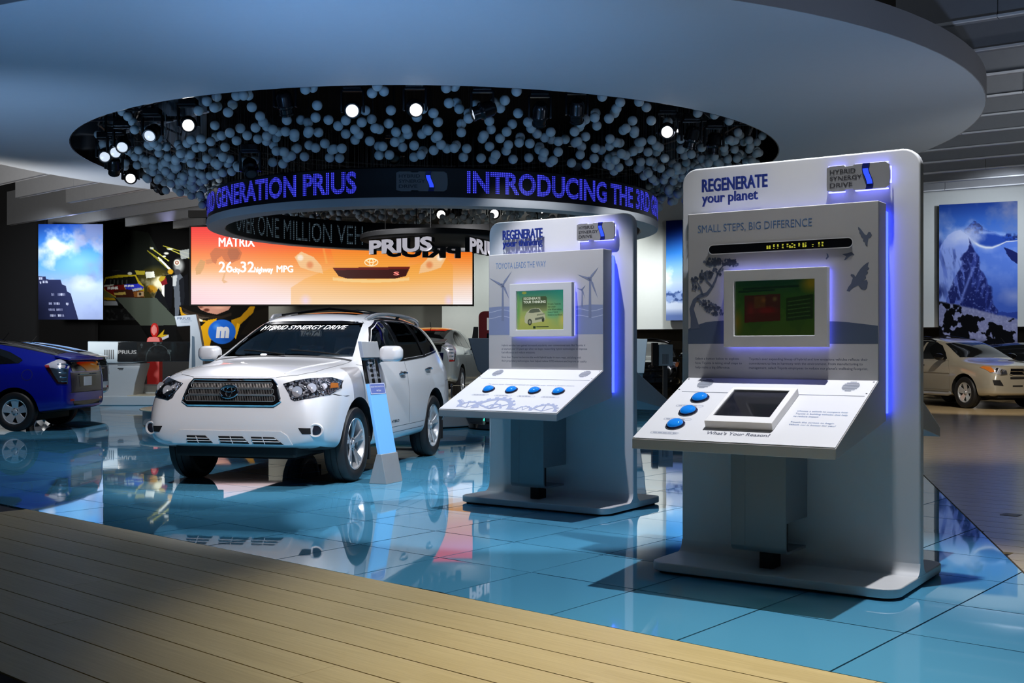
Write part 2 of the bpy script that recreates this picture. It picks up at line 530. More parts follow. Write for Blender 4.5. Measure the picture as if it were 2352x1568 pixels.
# near boards, one object each
LW = 0.2557
for k in range(-7, 3):
    q1 = QEDGE - 0.0 if k == 2 else 3.841 + k * LW - 0.004
    q0 = 3.841 + (k - 1) * LW + 0.004
    if q1 < 2.1: continue
    q0 = max(q0, 2.095)
    t = -5.5 + rng.random() * 2.0 - (k % 3) * 0.9
    while t < 7.5:
        L = 3.66
        p = rect_qt(t, t + L - 0.002, q0, q1)
        p = clip_poly(p, 1, -0.2484, 3.037 - 0.2484 * 6.715 - 0.004)
        if len(p) > 2 and poly_area(p) > 0.01: plank_obj(p)
        t += L
bl = MB().prism(list(reversed(rect_qt(-6, 8, 0.3, 2.085))), -0.013, -0.002, 'z').build('carpet_strip', M_CARPET, floor)

# boards to the right of the blue floor and behind it
def far_planks():
    objs = []
    for k in range(0, 140):
        q0 = QEDGE + k * LW + 0.004; q1 = q0 + LW - 0.008
        t = -14.0 + (k * 1.37) % 3.66
        while t < 26:
            p = rect_qt(t, t + 3.657, q0, q1)
            p = clip_poly(p, -1, 0.2484, -(3.037 - 0.2484 * 6.715) - 0.006)      # right of the diagonal edge
            p = clip_poly(p, 1, 0, 22) if p else p
            p = clip_poly(p, 0, 1, 42) if p else p
            if len(p) > 2 and poly_area(p) > 0.02: objs.append(p)
            p = rect_qt(t, t + 3.657, q0, q1)
            p = clip_poly(p, 1, -0.2484, 3.037 - 0.2484 * 6.715)
            p = clip_poly(p, 0, -1, -28.5) if p else p
            p = clip_poly(p, 0, 1, 42) if p else p
            p = clip_poly(p, -1, 0, 24) if p else p
            if len(p) > 2 and poly_area(p) > 0.02: objs.append(p)
            t += 3.66
    return objs


pl = far_planks()
def seen_dist(p):
    cx = sum(q[0] for q in p) / len(p); cy = sum(q[1] for q in p) / len(p)
    inview = cy > 1 and abs(cx / cy) < 0.47
    return (0 if inview else 1, math.hypot(cx, cy))
pl.sort(key=seen_dist)
for p in pl[:120]: plank_obj(p, m=M_WOODFAR)
mb = MB()
for p in pl[120:]:
    a = sum(p[i][0] * p[(i + 1) % len(p)][1] - p[(i + 1) % len(p)][0] * p[i][1] for i in range(len(p)))
    mb.prism(p if a > 0 else p[::-1], -0.013, 0.0, 'z')
tag(mb.build('plank_field', M_WOODFAR, floor), kind='stuff')

# blue tiles (a row that the wood edge would leave as a sliver is merged into its neighbour)
tiles = []
def tile_cell(i, j, b0):
    x = TO[0] + E1[0] * i * TS + E2[0] * j * TS; y = TO[1] + E1[1] * i * TS + E2[1] * j * TS
    g = 0.0065
    c = [(x + E1[0] * a * TS + E2[0] * b * TS, y + E1[1] * a * TS + E2[1] * b * TS) for a, b in ((g, b0), (1 - g, b0), (1 - g, 1 - g), (g, 1 - g))]
    return clip_poly(c, -N1[0], -N1[1], -QEDGE - 0.006)
def cut_area(i, j):
    p = tile_cell(i, j, 0.0065); return poly_area(p) if len(p) > 2 else 0
for i in range(-14, 34):
    for j in range(-4, 34):
        a_ = cut_area(i, j)
        if a_ < 0.62 * TS * TS: continue
        low = cut_area(i, j - 1)
        p = tile_cell(i, j, 0.0065 if low >= 0.62 * TS * TS else -1.0)
        p = clip_poly(p, 1, -0.2484, 3.037 - 0.2484 * 6.715 - 0.008) if p else p
        p = clip_poly(p, 0, 1, 28.48) if p else p
        p = clip_poly(p, -1, 0, 17) if p else p
        if len(p) > 2 and poly_area(p) > 0.004: tiles.append(p)
tiles.sort(key=seen_dist)
full = None
def tile_poly(p):
    a = sum(p[i][0] * p[(i + 1) % len(p)][1] - p[(i + 1) % len(p)][0] * p[i][1] for i in range(len(p)))
    return p if a > 0 else p[::-1]
for p in tiles[:300]:
    cx = sum(q[0] for q in p) / len(p); cy = sum(q[1] for q in p) / len(p)
    lp = tile_poly([(q[0] - cx, q[1] - cy) for q in p])
    whole = len(p) == 4 and 0.530 < poly_area(p) < 0.552
    if whole and full is not None: o = link(bpy.data.objects.new('tile', full), floor)
    else:
        o = MB().prism(lp, -0.012, 0.0, 'z').build('tile', M_TILE, floor)
        if whole: full = o.data
    o.location = (cx, cy, 0)
    o.rotation_euler = (R(rng.uniform(-0.07, 0.07)), R(rng.uniform(-0.07, 0.07)), 0)
mb = MB()
for p in tiles[300:]: mb.prism(tile_poly(p), -0.012, 0.0, 'z')
tag(mb.build('tile_field', M_TILE, floor), kind='stuff')

# walls
M_WALLW = mat('white_wall', (0.66, 0.68, 0.66), 0.7, var=0.03)
M_WALLG = mat('olive_grey_shaded_wall', (0.17, 0.17, 0.15), 0.7, var=0.05)  # the shade on this wall is put into its tone
M_WALLB = mat('black_wall', (0.010, 0.010, 0.011), 0.75, var=0.1)
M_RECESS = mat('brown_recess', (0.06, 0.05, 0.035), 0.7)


def wall(name, p0, p1, z0, z1, m, th=0.25):
    d = Vector((p1[0] - p0[0], p1[1] - p0[1], 0)); L = d.length; d.normalize()
    o = MB().box(0, L, 0, th, z0, z1).build(name, m)
    o.location = (p0[0], p0[1], 0); o.rotation_euler = (0, 0, math.atan2(d.y, d.x))
    return tag(o, kind='structure')


WD = Vector((2.15, -1, 0)).normalized()
WA = (3.5, 35.3)
def on_wall(s, off=0.0): return (WA[0] + WD.x * s - WD.y * -off * 1.0, WA[1] + WD.y * s - WD.x * off)
P_L = (-2.35, 38.0); P_R = (WA[0] + WD.x * 22, WA[1] + WD.y * 22)
P_M = (2.2, 35.9)
wall('wall_back', P_L, P_M, 0, 8.5, M_WALLW)
wall('wall_back_upper', P_M, P_R, 1.92, 8.5, M_WALLW)
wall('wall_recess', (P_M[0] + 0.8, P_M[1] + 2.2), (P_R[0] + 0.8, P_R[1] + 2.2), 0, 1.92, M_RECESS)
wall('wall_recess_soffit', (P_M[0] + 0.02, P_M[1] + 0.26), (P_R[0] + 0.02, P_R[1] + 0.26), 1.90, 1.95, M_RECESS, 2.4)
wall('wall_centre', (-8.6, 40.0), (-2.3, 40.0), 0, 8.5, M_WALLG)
wall('wall_left', (-28, 42), (-8.6, 42), 0, 8.5, M_WALLB)
wall('wall_left_side', (-28, 0.5), (-28, 42), 0, 8.5, M_WALLB, -0.25)
wall('wall_right', (P_R[0], 0.5), (P_R[0], P_R[1]), 0, 8.5, M_WALLB)

ceil = MB().box(-28, 24, 0.5, 44, 8.5, 8.6).build('ceiling', M_BLACK)
tag(ceil, 'dark hall roof above rows of grey baffles', kind='structure')
M_BAFFLE = mat('baffle_grey', (0.30, 0.305, 0.32), 0.55, var=0.06)
ZB = 5.6
M_LIPW = mat('baffle_lip_white', (0.85, 0.86, 0.88), 0.4)


def baffle(q, n, d, t0, t1, plen, h=1.15):
    """a row of upright boards whose lower edge hangs at ZB"""
    a = math.atan2(d[1], d[0]); t = t0; i = 0
    while t < t1 - 0.05:
        e = min(t + plen, t1)
        o = MB().box(0, e - t - 0.012, -0.05, 0.05, 0, h).add([], []).build('ceiling_baffle', M_BAFFLE, ceil)
        lip = MB().box(0, e - t - 0.012, -0.10, -0.05, 0, 0.03).build('baffle_lip', M_LIPW, o)
        o.location = (n[0] * q + d[0] * t, n[1] * q + d[1] * t, ZB + 0.004 * (i % 2)); o.rotation_euler = (0, 0, a)
        t = e; i += 1


# left group and right group (they meet above the canopy)
cB = 2600 * (ZB - 1.33)
dl = (-0.7418, 0.6706); nl = (0.6706, 0.7418)
for i in range(-1, 7):
    q = (0.002509 + 0.000289 * i) * cB * (-0.4138 * nl[0] + nl[1])
    lx = {3: 19, 4: 113, 5: 290, 6: 400}.get(i)
    if lx is None: t1 = 32
    else:
        m = (lx - 1176) / 2600; y = q / (m * nl[0] + nl[1]); t1 = m * y * dl[0] + y * dl[1]
    # starts under the canopy, ends at the dark wall
    m0 = (470 - 1176) / 2600; y0 = q / (m0 * nl[0] + nl[1]); t0 = m0 * y0 * dl[0] + y0 * dl[1]
    baffle(q, nl, dl, t0, t1, 6.1)
dr = (0.8236, -0.567); nr = (0.567, 0.8236)
for i in range(-2, 12):
    q = (0.001319 + 0.000137 * i) * cB * (0.432 * nr[0] + nr[1])
    m0 = (2060 - 1176) / 2600; y0 = q / (m0 * nr[0] + nr[1]); t0 = m0 * y0 * dr[0] + y0 * dr[1]
    m1 = 0.55; y1 = q / (m1 * nr[0] + nr[1]); t1 = m1 * y1 * dr[0] + y1 * dr[1]
    baffle(q, nr, dr, t0, t0 + 1.3 + (i * 7 % 5) * 0.8, 5.2, 0.8); baffle(q, nr, dr, t0 + 1.3 + (i * 7 % 5) * 0.8, t1, 5.2, 0.8)
# small uplights that graze some of the baffles
for x, y, z in ((-13.4, 30.2, 5.55), (-9.6, 31.5, 5.6), (-13.9, 36.6, 5.2), (-11.7, 37.6, 5.15), (-7.9, 34.6, 5.6), (7.55, 16.4, 5.55), (10.9, 22.2, 5.6)):
    lamp('SPOT', (x, y - 0.35, z - 0.25), (x, y + 0.1, z + 0.9), 70, (0.55, 0.55, 1.0), 75, 1.0, 0.05)
# a pale lit panel high on the right beyond the canopy

# ------------------------------------------------------------------ the canopy: a wide disc with a round opening
M_CAN = mat('canopy_fabric', (0.62, 0.64, 0.66), 0.75, var=0.02)
M_RIM = mat('canopy_rim', (0.36, 0.34, 0.33), 0.6, var=0.03)
ZC = 4.937; CO = (-1.37, 19.89); RO = 8.94; CH = (-1.56, 22.1); RH = 6.6
can = thing('ceiling_canopy', 'wide blue-lit ceiling disc with a round black opening', 'canopy', (CO[0], CO[1], ZC))
hx, hy = CH[0] - CO[0], CH[1] - CO[1]
NS = 128
v = []; f = []
for i in range(NS):
    a = 2 * math.pi * i / NS; c, s_ = math.cos(a), math.sin(a)
    v += [(RO * c, RO * s_, 0), (hx + RH * c, hy + RH * s_, 0), (RO * c, RO * s_, 0.32), (hx + RH * c, hy + RH * s_, 0.32)]
for i in range(NS):
    a, b = 4 * i, 4 * ((i + 1) % NS)
    f += [(a, a + 1, b + 1, b), (a + 2, b + 2, b + 3, a + 3)]
mb = MB().add(v, f); mb.build('soffit', M_CAN, can)
mb = MB().lathe([(RO, 0.0), (RO + 0.015, 0.0), (RO + 0.015, 0.33), (RO, 0.33)], NS, close=True); mb.build('rim', M_RIM, can, smooth=True)
mb = MB().lathe([(RH, 0.001), (RH - 0.02, 0.001), (RH - 0.02, 1.5), (RH, 1.5)], NS, 'z', (hx, hy, 0), close=True); mb.build('opening_liner', M_BLACKG, can, smooth=True)
top = MB().lathe([(0.01, 1.5), (RH + 0.3, 1.5), (RH + 0.3, 1.55), (0.01, 1.55)], 64, 'z', (hx, hy, 0), close=True).build('opening_lid', mat('lid_black', (0.0015, 0.0015, 0.0018), 0.95, spec=0.1), can, smooth=True)
# truss bars and louvres in the opening
mb = MB()
for k in range(5):
    zz = 0.35 + 0.13 * k
    for sx in (-1, 1):
        mb.box(hx + sx * (RH - 1.5) - 0.75, hx + sx * (RH - 1.5) + 0.75, hy - 2.4 + k * 0.5, hy - 2.34 + k * 0.5, zz, zz + 0.03)
for a in range(0, 360, 15):
    c, s_ = math.cos(R(a)), math.sin(R(a)); c2, s2 = math.cos(R(a + 15)), math.sin(R(a + 15))
    for rr in (5.55, 6.15):
        for zz in (0.45, 0.85):
            mb.tube([(hx + rr * c, hy + rr * s_, zz), (hx + rr * c2, hy + rr * s2, zz)], 0.022, 6)
        mb.tube([(hx + rr * c, hy + rr * s_, 0.45), (hx + rr * c2, hy + rr * s2, 0.85)], 0.014, 5)
    mb.tube([(hx + 5.55 * c, hy + 5.55 * s_, 0.45), (hx + 6.15 * c, hy + 6.15 * s_, 0.45)], 0.018, 5)
    mb.tube([(hx + 5.55 * c, hy + 5.55 * s_, 0.85), (hx + 5.55 * c, hy + 5.55 * s_, 1.5)], 0.012, 5)
mb.build('truss', mat('truss_black', (0.016, 0.016, 0.018), 0.35), can)
# ------------------------------------------------------------------ LED ring, hanging sign, spotlights, balls
CR = (-1.485, 21.95); RR = 4.27; RI = 3.96
ring = thing('led_ring', 'black LED message ring hanging below the canopy opening', 'sign', (CR[0], CR[1], 0))
M_LEDBODY = mat('led_face', (0.004, 0.004, 0.006), 0.28, var=0.15)
M_LIP = mat('ring_lip', (0.46, 0.47, 0.49), 0.45, var=0.04)
MB().lathe([(RR, 3.69), (RR, 4.15), (RR - 0.02, 4.17), (RI + 0.02, 4.17), (RI + 0.02, 3.69)], 160, close=True).build('led_band', M_LEDBODY, ring, smooth=True)
MB().lathe([(RR + 0.015, 3.69), (RR + 0.02, 3.62), (RR, 3.565), (RR - 0.05, 3.555), (RI, 3.555), (RI, 3.58), (RI, 3.69)], 160, close=True).build('lip', M_LIP, ring, smooth=True)
MB().lathe([(RI, 3.57), (RI, 4.12), (RI - 0.02, 4.12), (RI - 0.02, 3.57)], 160, close=True).build('inner_band', M_LEDBODY, ring, smooth=True)


def dots_mat(name, c1, c2, es, pitch):
    """lamps of a LED matrix: lit dots on a fine grid, from the letters' own UV map"""
    m = bpy.data.materials.new(name); m.use_nodes = True
    nt = m.node_tree; b = nt.nodes['Principled BSDF']
    b.inputs['Base Color'].default_value = (0.004, 0.004, 0.006, 1)
    uv = nt.nodes.new('ShaderNodeUVMap'); uv.uv_map = 'dots'
    sc = nt.nodes.new('ShaderNodeVectorMath'); sc.operation = 'SCALE'; sc.inputs['Scale'].default_value = 1 / pitch
    fr = nt.nodes.new('ShaderNodeVectorMath'); fr.operation = 'FRACTION'
    su = nt.nodes.new('ShaderNodeVectorMath'); su.operation = 'SUBTRACT'; su.inputs[1].default_value = (0.5, 0.5, 0)
    ln = nt.nodes.new('ShaderNodeVectorMath'); ln.operation = 'LENGTH'
    mr = nt.nodes.new('ShaderNodeMapRange'); mr.inputs['From Min'].default_value = 0.24; mr.inputs['From Max'].default_value = 0.46
    mr.inputs['To Min'].default_value = es; mr.inputs['To Max'].default_value = es * 0.10
    cr = nt.nodes.new('ShaderNodeMix'); cr.data_type = 'RGBA'
    mr2 = nt.nodes.new('ShaderNodeMapRange'); mr2.inputs['From Min'].default_value = 0.0; mr2.inputs['From Max'].default_value = 0.3
    cr.inputs[6].default_value = (*c1, 1); cr.inputs[7].default_value = (*c2, 1)
    L = nt.links.new
    L(uv.outputs[0], sc.inputs[0]); L(sc.outputs[0], fr.inputs[0]); L(fr.outputs[0], su.inputs[0]); L(su.outputs[0], ln.inputs[0])
    L(ln.outputs['Value'], mr.inputs['Value']); L(ln.outputs['Value'], mr2.inputs['Value']); L(mr2.outputs[0], cr.inputs[0])
    L(cr.outputs[2], b.inputs['Emission Color']); L(mr.outputs[0], b.inputs['Emission Strength'])
    return m


M_LED = dots_mat('blue_led_dots', (0.17, 0.18, 1.0), (0.03, 0.035, 0.90), 1.1, 0.0295)
M_LEDIN = dots_mat('pale_led_dots', (0.35, 0.50, 0.55), (0.10, 0.16, 0.22), 0.35, 0.040)


def ring_text(name, body, m, a0, width, z, height, rad, inner=False, bold=0.032):
    v, fs = text_geo(body, bold, 0, 3, 1.0)
    lo, hi = v.min(0), v.max(0)
    s = (v[:, 0] - lo[0]) / (hi[0] - lo[0]) * width; h = (v[:, 1] - lo[1]) / (hi[1] - lo[1]) * height
    # cut long faces finely enough to follow the curve: letters are narrow, so only a little
    a = a0 + s / rad
    P = np.c_[rad * np.sin(a), (rad if inner else -rad) * np.cos(a), z + h]
    me = bpy.data.meshes.new(name); me.from_pydata([tuple(p) for p in P], [], fs)
    uvl = me.uv_layers.new(name='dots')
    for lp in me.loops: uvl.data[lp.index].uv = (s[lp.vertex_index], h[lp.vertex_index])
    me.materials.append(m)
    return link(bpy.data.objects.new(name, me), ring)


W1 = 2.45 / 11
ring_text('led_lettering', 'INTRODUCING THE 3RD GENERATION PRIUS', M_LED, 0.183, W1 * 35.2, 3.76, 0.352, RR + 0.008)
ring_text('led_lettering', 'INTRODUCING THE 3RD GENERATION PRIUS', M_LED, -0.223 - W1 * 35.2 / RR, W1 * 35.2, 3.76, 0.352, RR + 0.008)
ring_text('led_lettering_inside', 'OVER ONE MILLION VEH', M_LEDIN, -1.5, 3.96, 3.65, 0.42, RI - 0.03, True, 0.0)


def hsd_badge(parent, w, h, map_, name='emblem', lit=True, dim=1.0):
    """rounded emblem plate: three lines of letters left, a lit blue wave band, a plain end piece right"""
    n = 10
    body = MB()
    out = [(0.0, 0.06 * h), (0.10 * w, 0.0), (0.28 * w, 0.0), (0.30 * w, 0.05 * h), (0.42 * w, 0.05 * h), (0.44 * w, 0.0), (0.93 * w, 0.0),
           (0.985 * w, 0.10 * h), (1.0 * w, 0.35 * h), (1.0 * w, 0.65 * h), (0.985 * w, 0.90 * h), (0.93 * w, 1.0 * h), (0.44 * w, 1.0 * h),
           (0.42 * w, 0.95 * h), (0.30 * w, 0.95 * h), (0.28 * w, 1.0 * h), (0.06 * w, 1.0 * h), (0.0, 0.94 * h)]
    body.prism(out, 0.0, -0.045 * w, 'y')
    s0 = len(body.v); body.v = [map_(*p) for p in body.v]
    pl = body.build(name, mat('emblem_silver', (0.34 * dim, 0.35 * dim, 0.36 * dim), 0.35, 0.5), parent, bevel=0.006 * w, seg=2)
    yy = -0.0468 * w
    def wave(off, wd):
        L = []; Rr = []
        for i in range(n + 1):
            t = i / n; x = 0.655 * w + 0.035 * w * math.sin((t - 0.5) * math.pi * 1.6) * -1 + off
            L.append((x - wd, t * h)); Rr.append((x + wd, t * h))
        return L + Rr[::-1]
    b = MB().prism(wave(0, 0.055 * w), yy, yy - 0.002, 'y'); b.v = [map_(*p) for p in b.v]
    b.build('emblem_band', mat('emblem_band_blue', (0.01, 0.015, 0.12), 0.2), pl)
    g = MB().prism([p for p in wave(0, 0.042 * w) if 0.18 * h < p[1] < 0.84 * h], yy - 0.002, yy - 0.004, 'y'); g.v = [map_(*p) for p in g.v]
    g.build('emblem_wave', mat('emblem_wave_lit', (0.02, 0.05, 0.6), 0.3, emit=(0.03, 0.08, 1.0), es=0.9 if lit else 0.5), pl)
    ml = mat('emblem_letters', (0.03, 0.03, 0.035), 0.4)
    for i, wd in enumerate(('HYBRID', 'SYNERGY', 'DRIVE')):
        text_on('emblem_lettering', wd, ml, pl, 0.055 * w, (0.68 - 0.26 * i) * h, 0.17 * h, (0.41, 0.51, 0.36)[i] * w, yy - 0.0003, bold=0.015, map=map_)
    return pl


def ring_map(a0, z0, rad):
    def f(x, y, z):
        a = a0 + x / rad; r = rad - y
        return (r * math.sin(a), -r * math.cos(a), z0 + z)
    return f


hsd_badge(ring, 0.80, 0.31, ring_map(-0.075, 3.78, RR + 0.004), dim=0.45)
# hangers of the ring
for a in range(20, 380, 40):
    x, y = (RR - 0.15) * math.cos(R(a)), (RR - 0.15) * math.sin(R(a))
    MB().tube([(x, y, 4.16), (x, y, 6.4)], 0.012, 6).build('hanger_rod', M_BLACK, ring)

# round name sign below the ring
sg = thing('hanging_name_sign', 'round black hanging sign ringed by white car-name letters', 'sign', (CR[0], CR[1], 0))
MB().lathe([(0.02, 3.40), (1.42, 3.40), (1.45, 3.42), (1.45, 3.50), (1.42, 3.52), (0.02, 3.52)], 72).build('disc', M_BLACK, sg, smooth=True)
M_SIGNW = mat('sign_letter_white', (0.72, 0.70, 0.75), 0.4, emit=(0.75, 0.72, 0.80), es=0.55)
M_SIGNB = mat('sign_letter_back', (0.01, 0.01, 0.012), 0.5)


def wide_prius(parent, nang, inr, width, h, z):
    n = Vector((math.cos(R(nang)), math.sin(R(nang)), 0)); u = Vector((-n.y, n.x, 0))
    def mp(x, y, z_): p = u * x + n * (inr - y); return (p.x, p.y, z_)
    text_on('name_letters', 'PRIUS', M_SIGNW, parent, -width / 2, z, h, width, -0.05, bold=0.045, map=mp)
    b = text_on('name_letter_backs', 'PRIUS', M_SIGNB, parent, -width / 2, z, h, width, 0.045, depth=0.09, bold=0.04, map=mp)
    tag(b, 'black letter returns')


wide_prius(sg, 236, 1.02, 1.52, 0.27, 3.11)
wide_prius(sg, 338, 1.02, 1.52, 0.27, 3.11)
wide_prius(sg, 107, 1.02, 1.52, 0.25, 3.17)
for a in (30, 150, 270):
    MB().tube([(1.2 * math.cos(R(a)), 1.2 * math.sin(R(a)), 3.5), (1.2 * math.cos(R(a)), 1.2 * math.sin(R(a)), 6.4)], 0.01, 6).build('hanger_rod', M_BLACK, sg)

# spotlights: yoke, base box, barrel with rings, lens
M_SPOT = mat('spot_black', (0.008, 0.008, 0.009), 0.22)
M_LENS = mat('lens_lit', (1, 1, 1), 0.2, emit=(1.0, 0.95, 0.90), es=9)
M_LENSD = mat('lens_half_lit', (0.7, 0.75, 0.8), 0.2, emit=(0.80, 0.88, 0.95), es=0.75)
M_LENSO = mat('lens_off', (0.05, 0.05, 0.055), 0.1)


def spotlight(loc, aim, lens, label, group='black spotlights around the canopy opening', s=1.0, power=0):
    t = thing('hanging_spotlight', label, 'spotlight', loc, 0, group)
    MB().box(-0.17, 0.17, -0.13, 0.13, 0.36, 0.50).build('base_box', M_SPOT, t, bevel=0.02)
    MB().tube([(0, 0, 0.5), (0, 0, (6.437 - loc[2]) / s)], 0.025, 8).build('pole', M_SPOT, t)
    y = MB()
    for sx in (-1, 1):
        y.box(sx * 0.20 - 0.02, sx * 0.20 + 0.02, -0.05, 0.05, -0.05, 0.36)
    y.box(-0.22, 0.22, -0.05, 0.05, 0.33, 0.37)
    y.build('yoke', M_SPOT, t, bevel=0.008)
    d = (Vector(aim) - Vector(loc)).normalized()
    q = d.to_track_quat('Z', 'Y').to_matrix().to_4x4()
    b = MB().lathe([(0.02, -0.26), (0.10, -0.25), (0.145, -0.18), (0.15, -0.02), (0.165, 0.0), (0.165, 0.03), (0.15, 0.045), (0.125, 0.07), (0.125, 0.15), (0.135, 0.16), (0.135, 0.20), (0.115, 0.20), (0.112, 0.17), (0.02, 0.165)], 24)
    b.xf(q).build('barrel', M_SPOT, t, smooth=True)
    MB().lathe([(0.0, 0.186), (0.05, 0.184), (0.108, 0.172), (0.108, 0.168), (0.0, 0.168)], 24).xf(q).build('lens', lens, t, smooth=True)
    if s != 1: t.scale = (s, s, s)
    return t


def at(px, py, Y): return ((px - 1176) / 2600 * Y, Y, 1.33 + (800 - py) / 2600 * Y)


SPOTS = []
# (estimated direction from the eye, distance) -> hung round the opening
for px, py, Y, lens, lab, aim in (
        (433, 285, 17.4, M_LENS, 'bright black spotlight, leftmost of three shining at the opening front', (-2, 6, 1.0)),
        (350, 306, 17.9, M_LENSD, 'black spotlight tilted to the left behind the bright left one', (-6, 11, 1)),
        (810, 252, 16.2, M_LENS, 'brightest black spotlight hanging at the middle front of the opening', (-1.2, 5, 1.2)),
        (953, 248, 16.0, M_LENS, 'bright black spotlight just right of the opening centre', (0.6, 6, 0.6)),
        (1108, 255, 16.1, M_LENSD, 'black spotlight seen side on turned to the left', (-9, 14, 1.5)),
        (655, 240, 16.4, M_LENSO, 'unlit black spotlight between the two bright ones on the left', (-3, 20, 0)),
        (1240, 265, 16.4, M_LENSO, 'unlit black spotlight pointing down right of the side-on one', (0, 21, 0)),
        (1325, 258, 16.5, M_LENSO, 'unlit black spotlight, right one of the dark pair', (1, 21, 0)),
        (1532, 300, 17.6, M_LENS, 'bright black spotlight alone at the right of the opening', (1.0, 6, 0.8)),
        (1588, 318, 18.2, M_LENSO, 'unlit black spotlight beside the bright right one', (2, 20, 0)),
        (1640, 332, 18.8, M_LENSO, 'unlit black spotlight nearest the right end of the opening', (3, 20, 0)),
        (283, 332, 18.7, M_LENSD, 'half lit black spotlight, upper one of the left cluster', (-5, 12, 1)),
        (268, 346, 19.2, M_LENSD, 'half lit black spotlight, middle one of the left cluster', (-5, 10, 0.8)),
        (243, 356, 19.7, M_LENSD, 'half lit black spotlight, leftmost of all', (-5, 10, 0.5)),
        (300, 408, 22.0, M_LENS, 'bright black spotlight low at the left end of the opening', (-3.4, 10, 1.6)),
        (262, 383, 20.6, M_LENSO, 'unlit black spotlight under the left cluster', (-9, 26, 0)),
        (365, 430, 24.0, M_LENSO, 'black spotlight turned right under the left balls', (-2, 21, 0.5)),
        (575, 388, 18.0, M_LENSO, 'small unlit spotlight above the left part of the message ring', (-3, 15, 0.8)),
        (905, 354, 18.6, M_LENSO, 'small unlit spotlight above the middle of the message ring', (-1.5, 15, 0.8)),
        (1325, 372, 18.8, M_LENSO, 'small unlit spotlight above the right part of the message ring', (1, 15, 0.8)),
        (1013, 492, 27.4, M_LENS, 'bright spotlight seen under the ring, left of the middle pair', (-0.8, 14, 2.2)),
        (1050, 497, 27.6, M_LENSO, 'dark chrome spotlight seen under the ring between bright ones', (-1, 30, 1)),
        (1135, 490, 27.2, M_LENS, 'bright spotlight seen under the ring above the second kiosk', (0.1, 14, 2.3)),
        (1243, 492, 27.5, M_LENS, 'bright spotlight seen under the ring just above the white kiosk top', (0.9, 14, 2.3)),
        (740, 500, 27.8, M_LENSO, 'dark spotlight seen under the left of the ring', (-2, 30, 1))):
    p = at(px, py, Y); SPOTS.append(p)
    spotlight(p, aim, lens, lab, s=0.78 if Y < 25 else 0.9)

# white balls hung in a swirl inside the opening
rb = random.Random(11)
M_BALL = mat('ball_white', (0.50, 0.56, 0.56), 0.55)
M_WIRE = mat('wire_black', (0.01, 0.01, 0.01), 0.5)
ballm = MB().lathe([(0.0, -0.076)] + [(0.076 * math.sin(math.pi * k / 10), -0.076 * math.cos(math.pi * k / 10)) for k in range(1, 10)] + [(0.0, 0.076)], 16).mesh('hanging_ball', M_BALL, smooth=True, angle=180)
wirem = MB().box(-0.0007, 0.0007, -0.0007, 0.0007, 0, 1).mesh('wire', M_WIRE)
def clear(p):
    return all(math.hypot(p[0] - q[0], p[1] - q[1]) > 0.36 or not -0.42 < p[2] - q[2] < 1.0 for q in SPOTS)


pts = []
tries = 0
while len(pts) < 1080 and tries < 120000:
    tries += 1
    a = rb.uniform(0, 2 * math.pi)
    r = 4.45 + (6.25 - 4.45) * rb.random() ** 1.0
    t = (r - 4.45) / 1.8
    z = 4.28 + 0.78 * t + rb.gauss(0, 0.10)
    near = -math.sin(a)                          # 1 on the camera side
    if near > 0.15: z = max(z, 4.29)
    dens = 0.45 + 0.55 * (1 - t) ** 1.5 + (0.1 if near < 0.3 else 0)
    if rb.random() > dens: continue
    x, y = CR[0] + r * math.cos(a), CR[1] + 0.1 + r * math.sin(a)
    if math.hypot(x - CH[0], y - CH[1]) > RH - 0.25: continue
    if any((x - p[0]) ** 2 + (y - p[1]) ** 2 < 0.0066 or (x - p[0]) ** 2 + (y - p[1]) ** 2 + (z - p[2]) ** 2 < 0.0236 for p in pts): continue
    if not clear((x, y, z)): continue
    pts.append((x, y, z))
    if rb.random() < 0.45:                        # they hang in little groups
        for _ in range(rb.randint(1, 2)):
            q = (x + rb.uniform(-.14, .14), y + rb.uniform(-.14, .14), max(z + rb.uniform(-.13, .13), 4.29 if near > 0.15 else 4.05))
            if clear(q) and all((q[0] - p[0]) ** 2 + (q[1] - p[1]) ** 2 > 0.0066 and (q[0] - p[0]) ** 2 + (q[1] - p[1]) ** 2 + (q[2] - p[2]) ** 2 > 0.0236 for p in pts) and math.hypot(q[0] - CR[0], q[1] - CR[1]) > 4.42: pts.append(q)
pts.sort(key=lambda p: (0 if abs(p[0] / p[1]) < 0.46 else 1, p[1]))
for p in pts[:300]:
    b = bpy.data.objects.new('hanging_ball', ballm); COL.objects.link(b); b.location = p
    tag(b, 'pale blue-grey ball hanging on a thin wire inside the canopy opening', 'ball', 'balls hung inside the canopy opening')
    w = bpy.data.objects.new('wire', wirem); link(w, b); w.location = (0, 0, 0.07); w.scale = (1, 1, 6.35 - p[2])
mb = MB()
base_v = [tuple(q.co) for q in ballm.vertices]; base_f = [tuple(q.vertices) for q in ballm.polygons]
for p in pts[300:]:
    mb.add([(q[0] + p[0], q[1] + p[1], q[2] + p[2]) for q in base_v], base_f)
    mb.box(p[0] - .0007, p[0] + .0007, p[1] - .0007, p[1] + .0007, p[2] + .07, 6.42)
tag(mb.build('hanging_ball_swarm', M_BALL, smooth=True, angle=180), 'swarm of further pale balls hung behind and beside the message ring', 'ball swarm', kind='stuff')
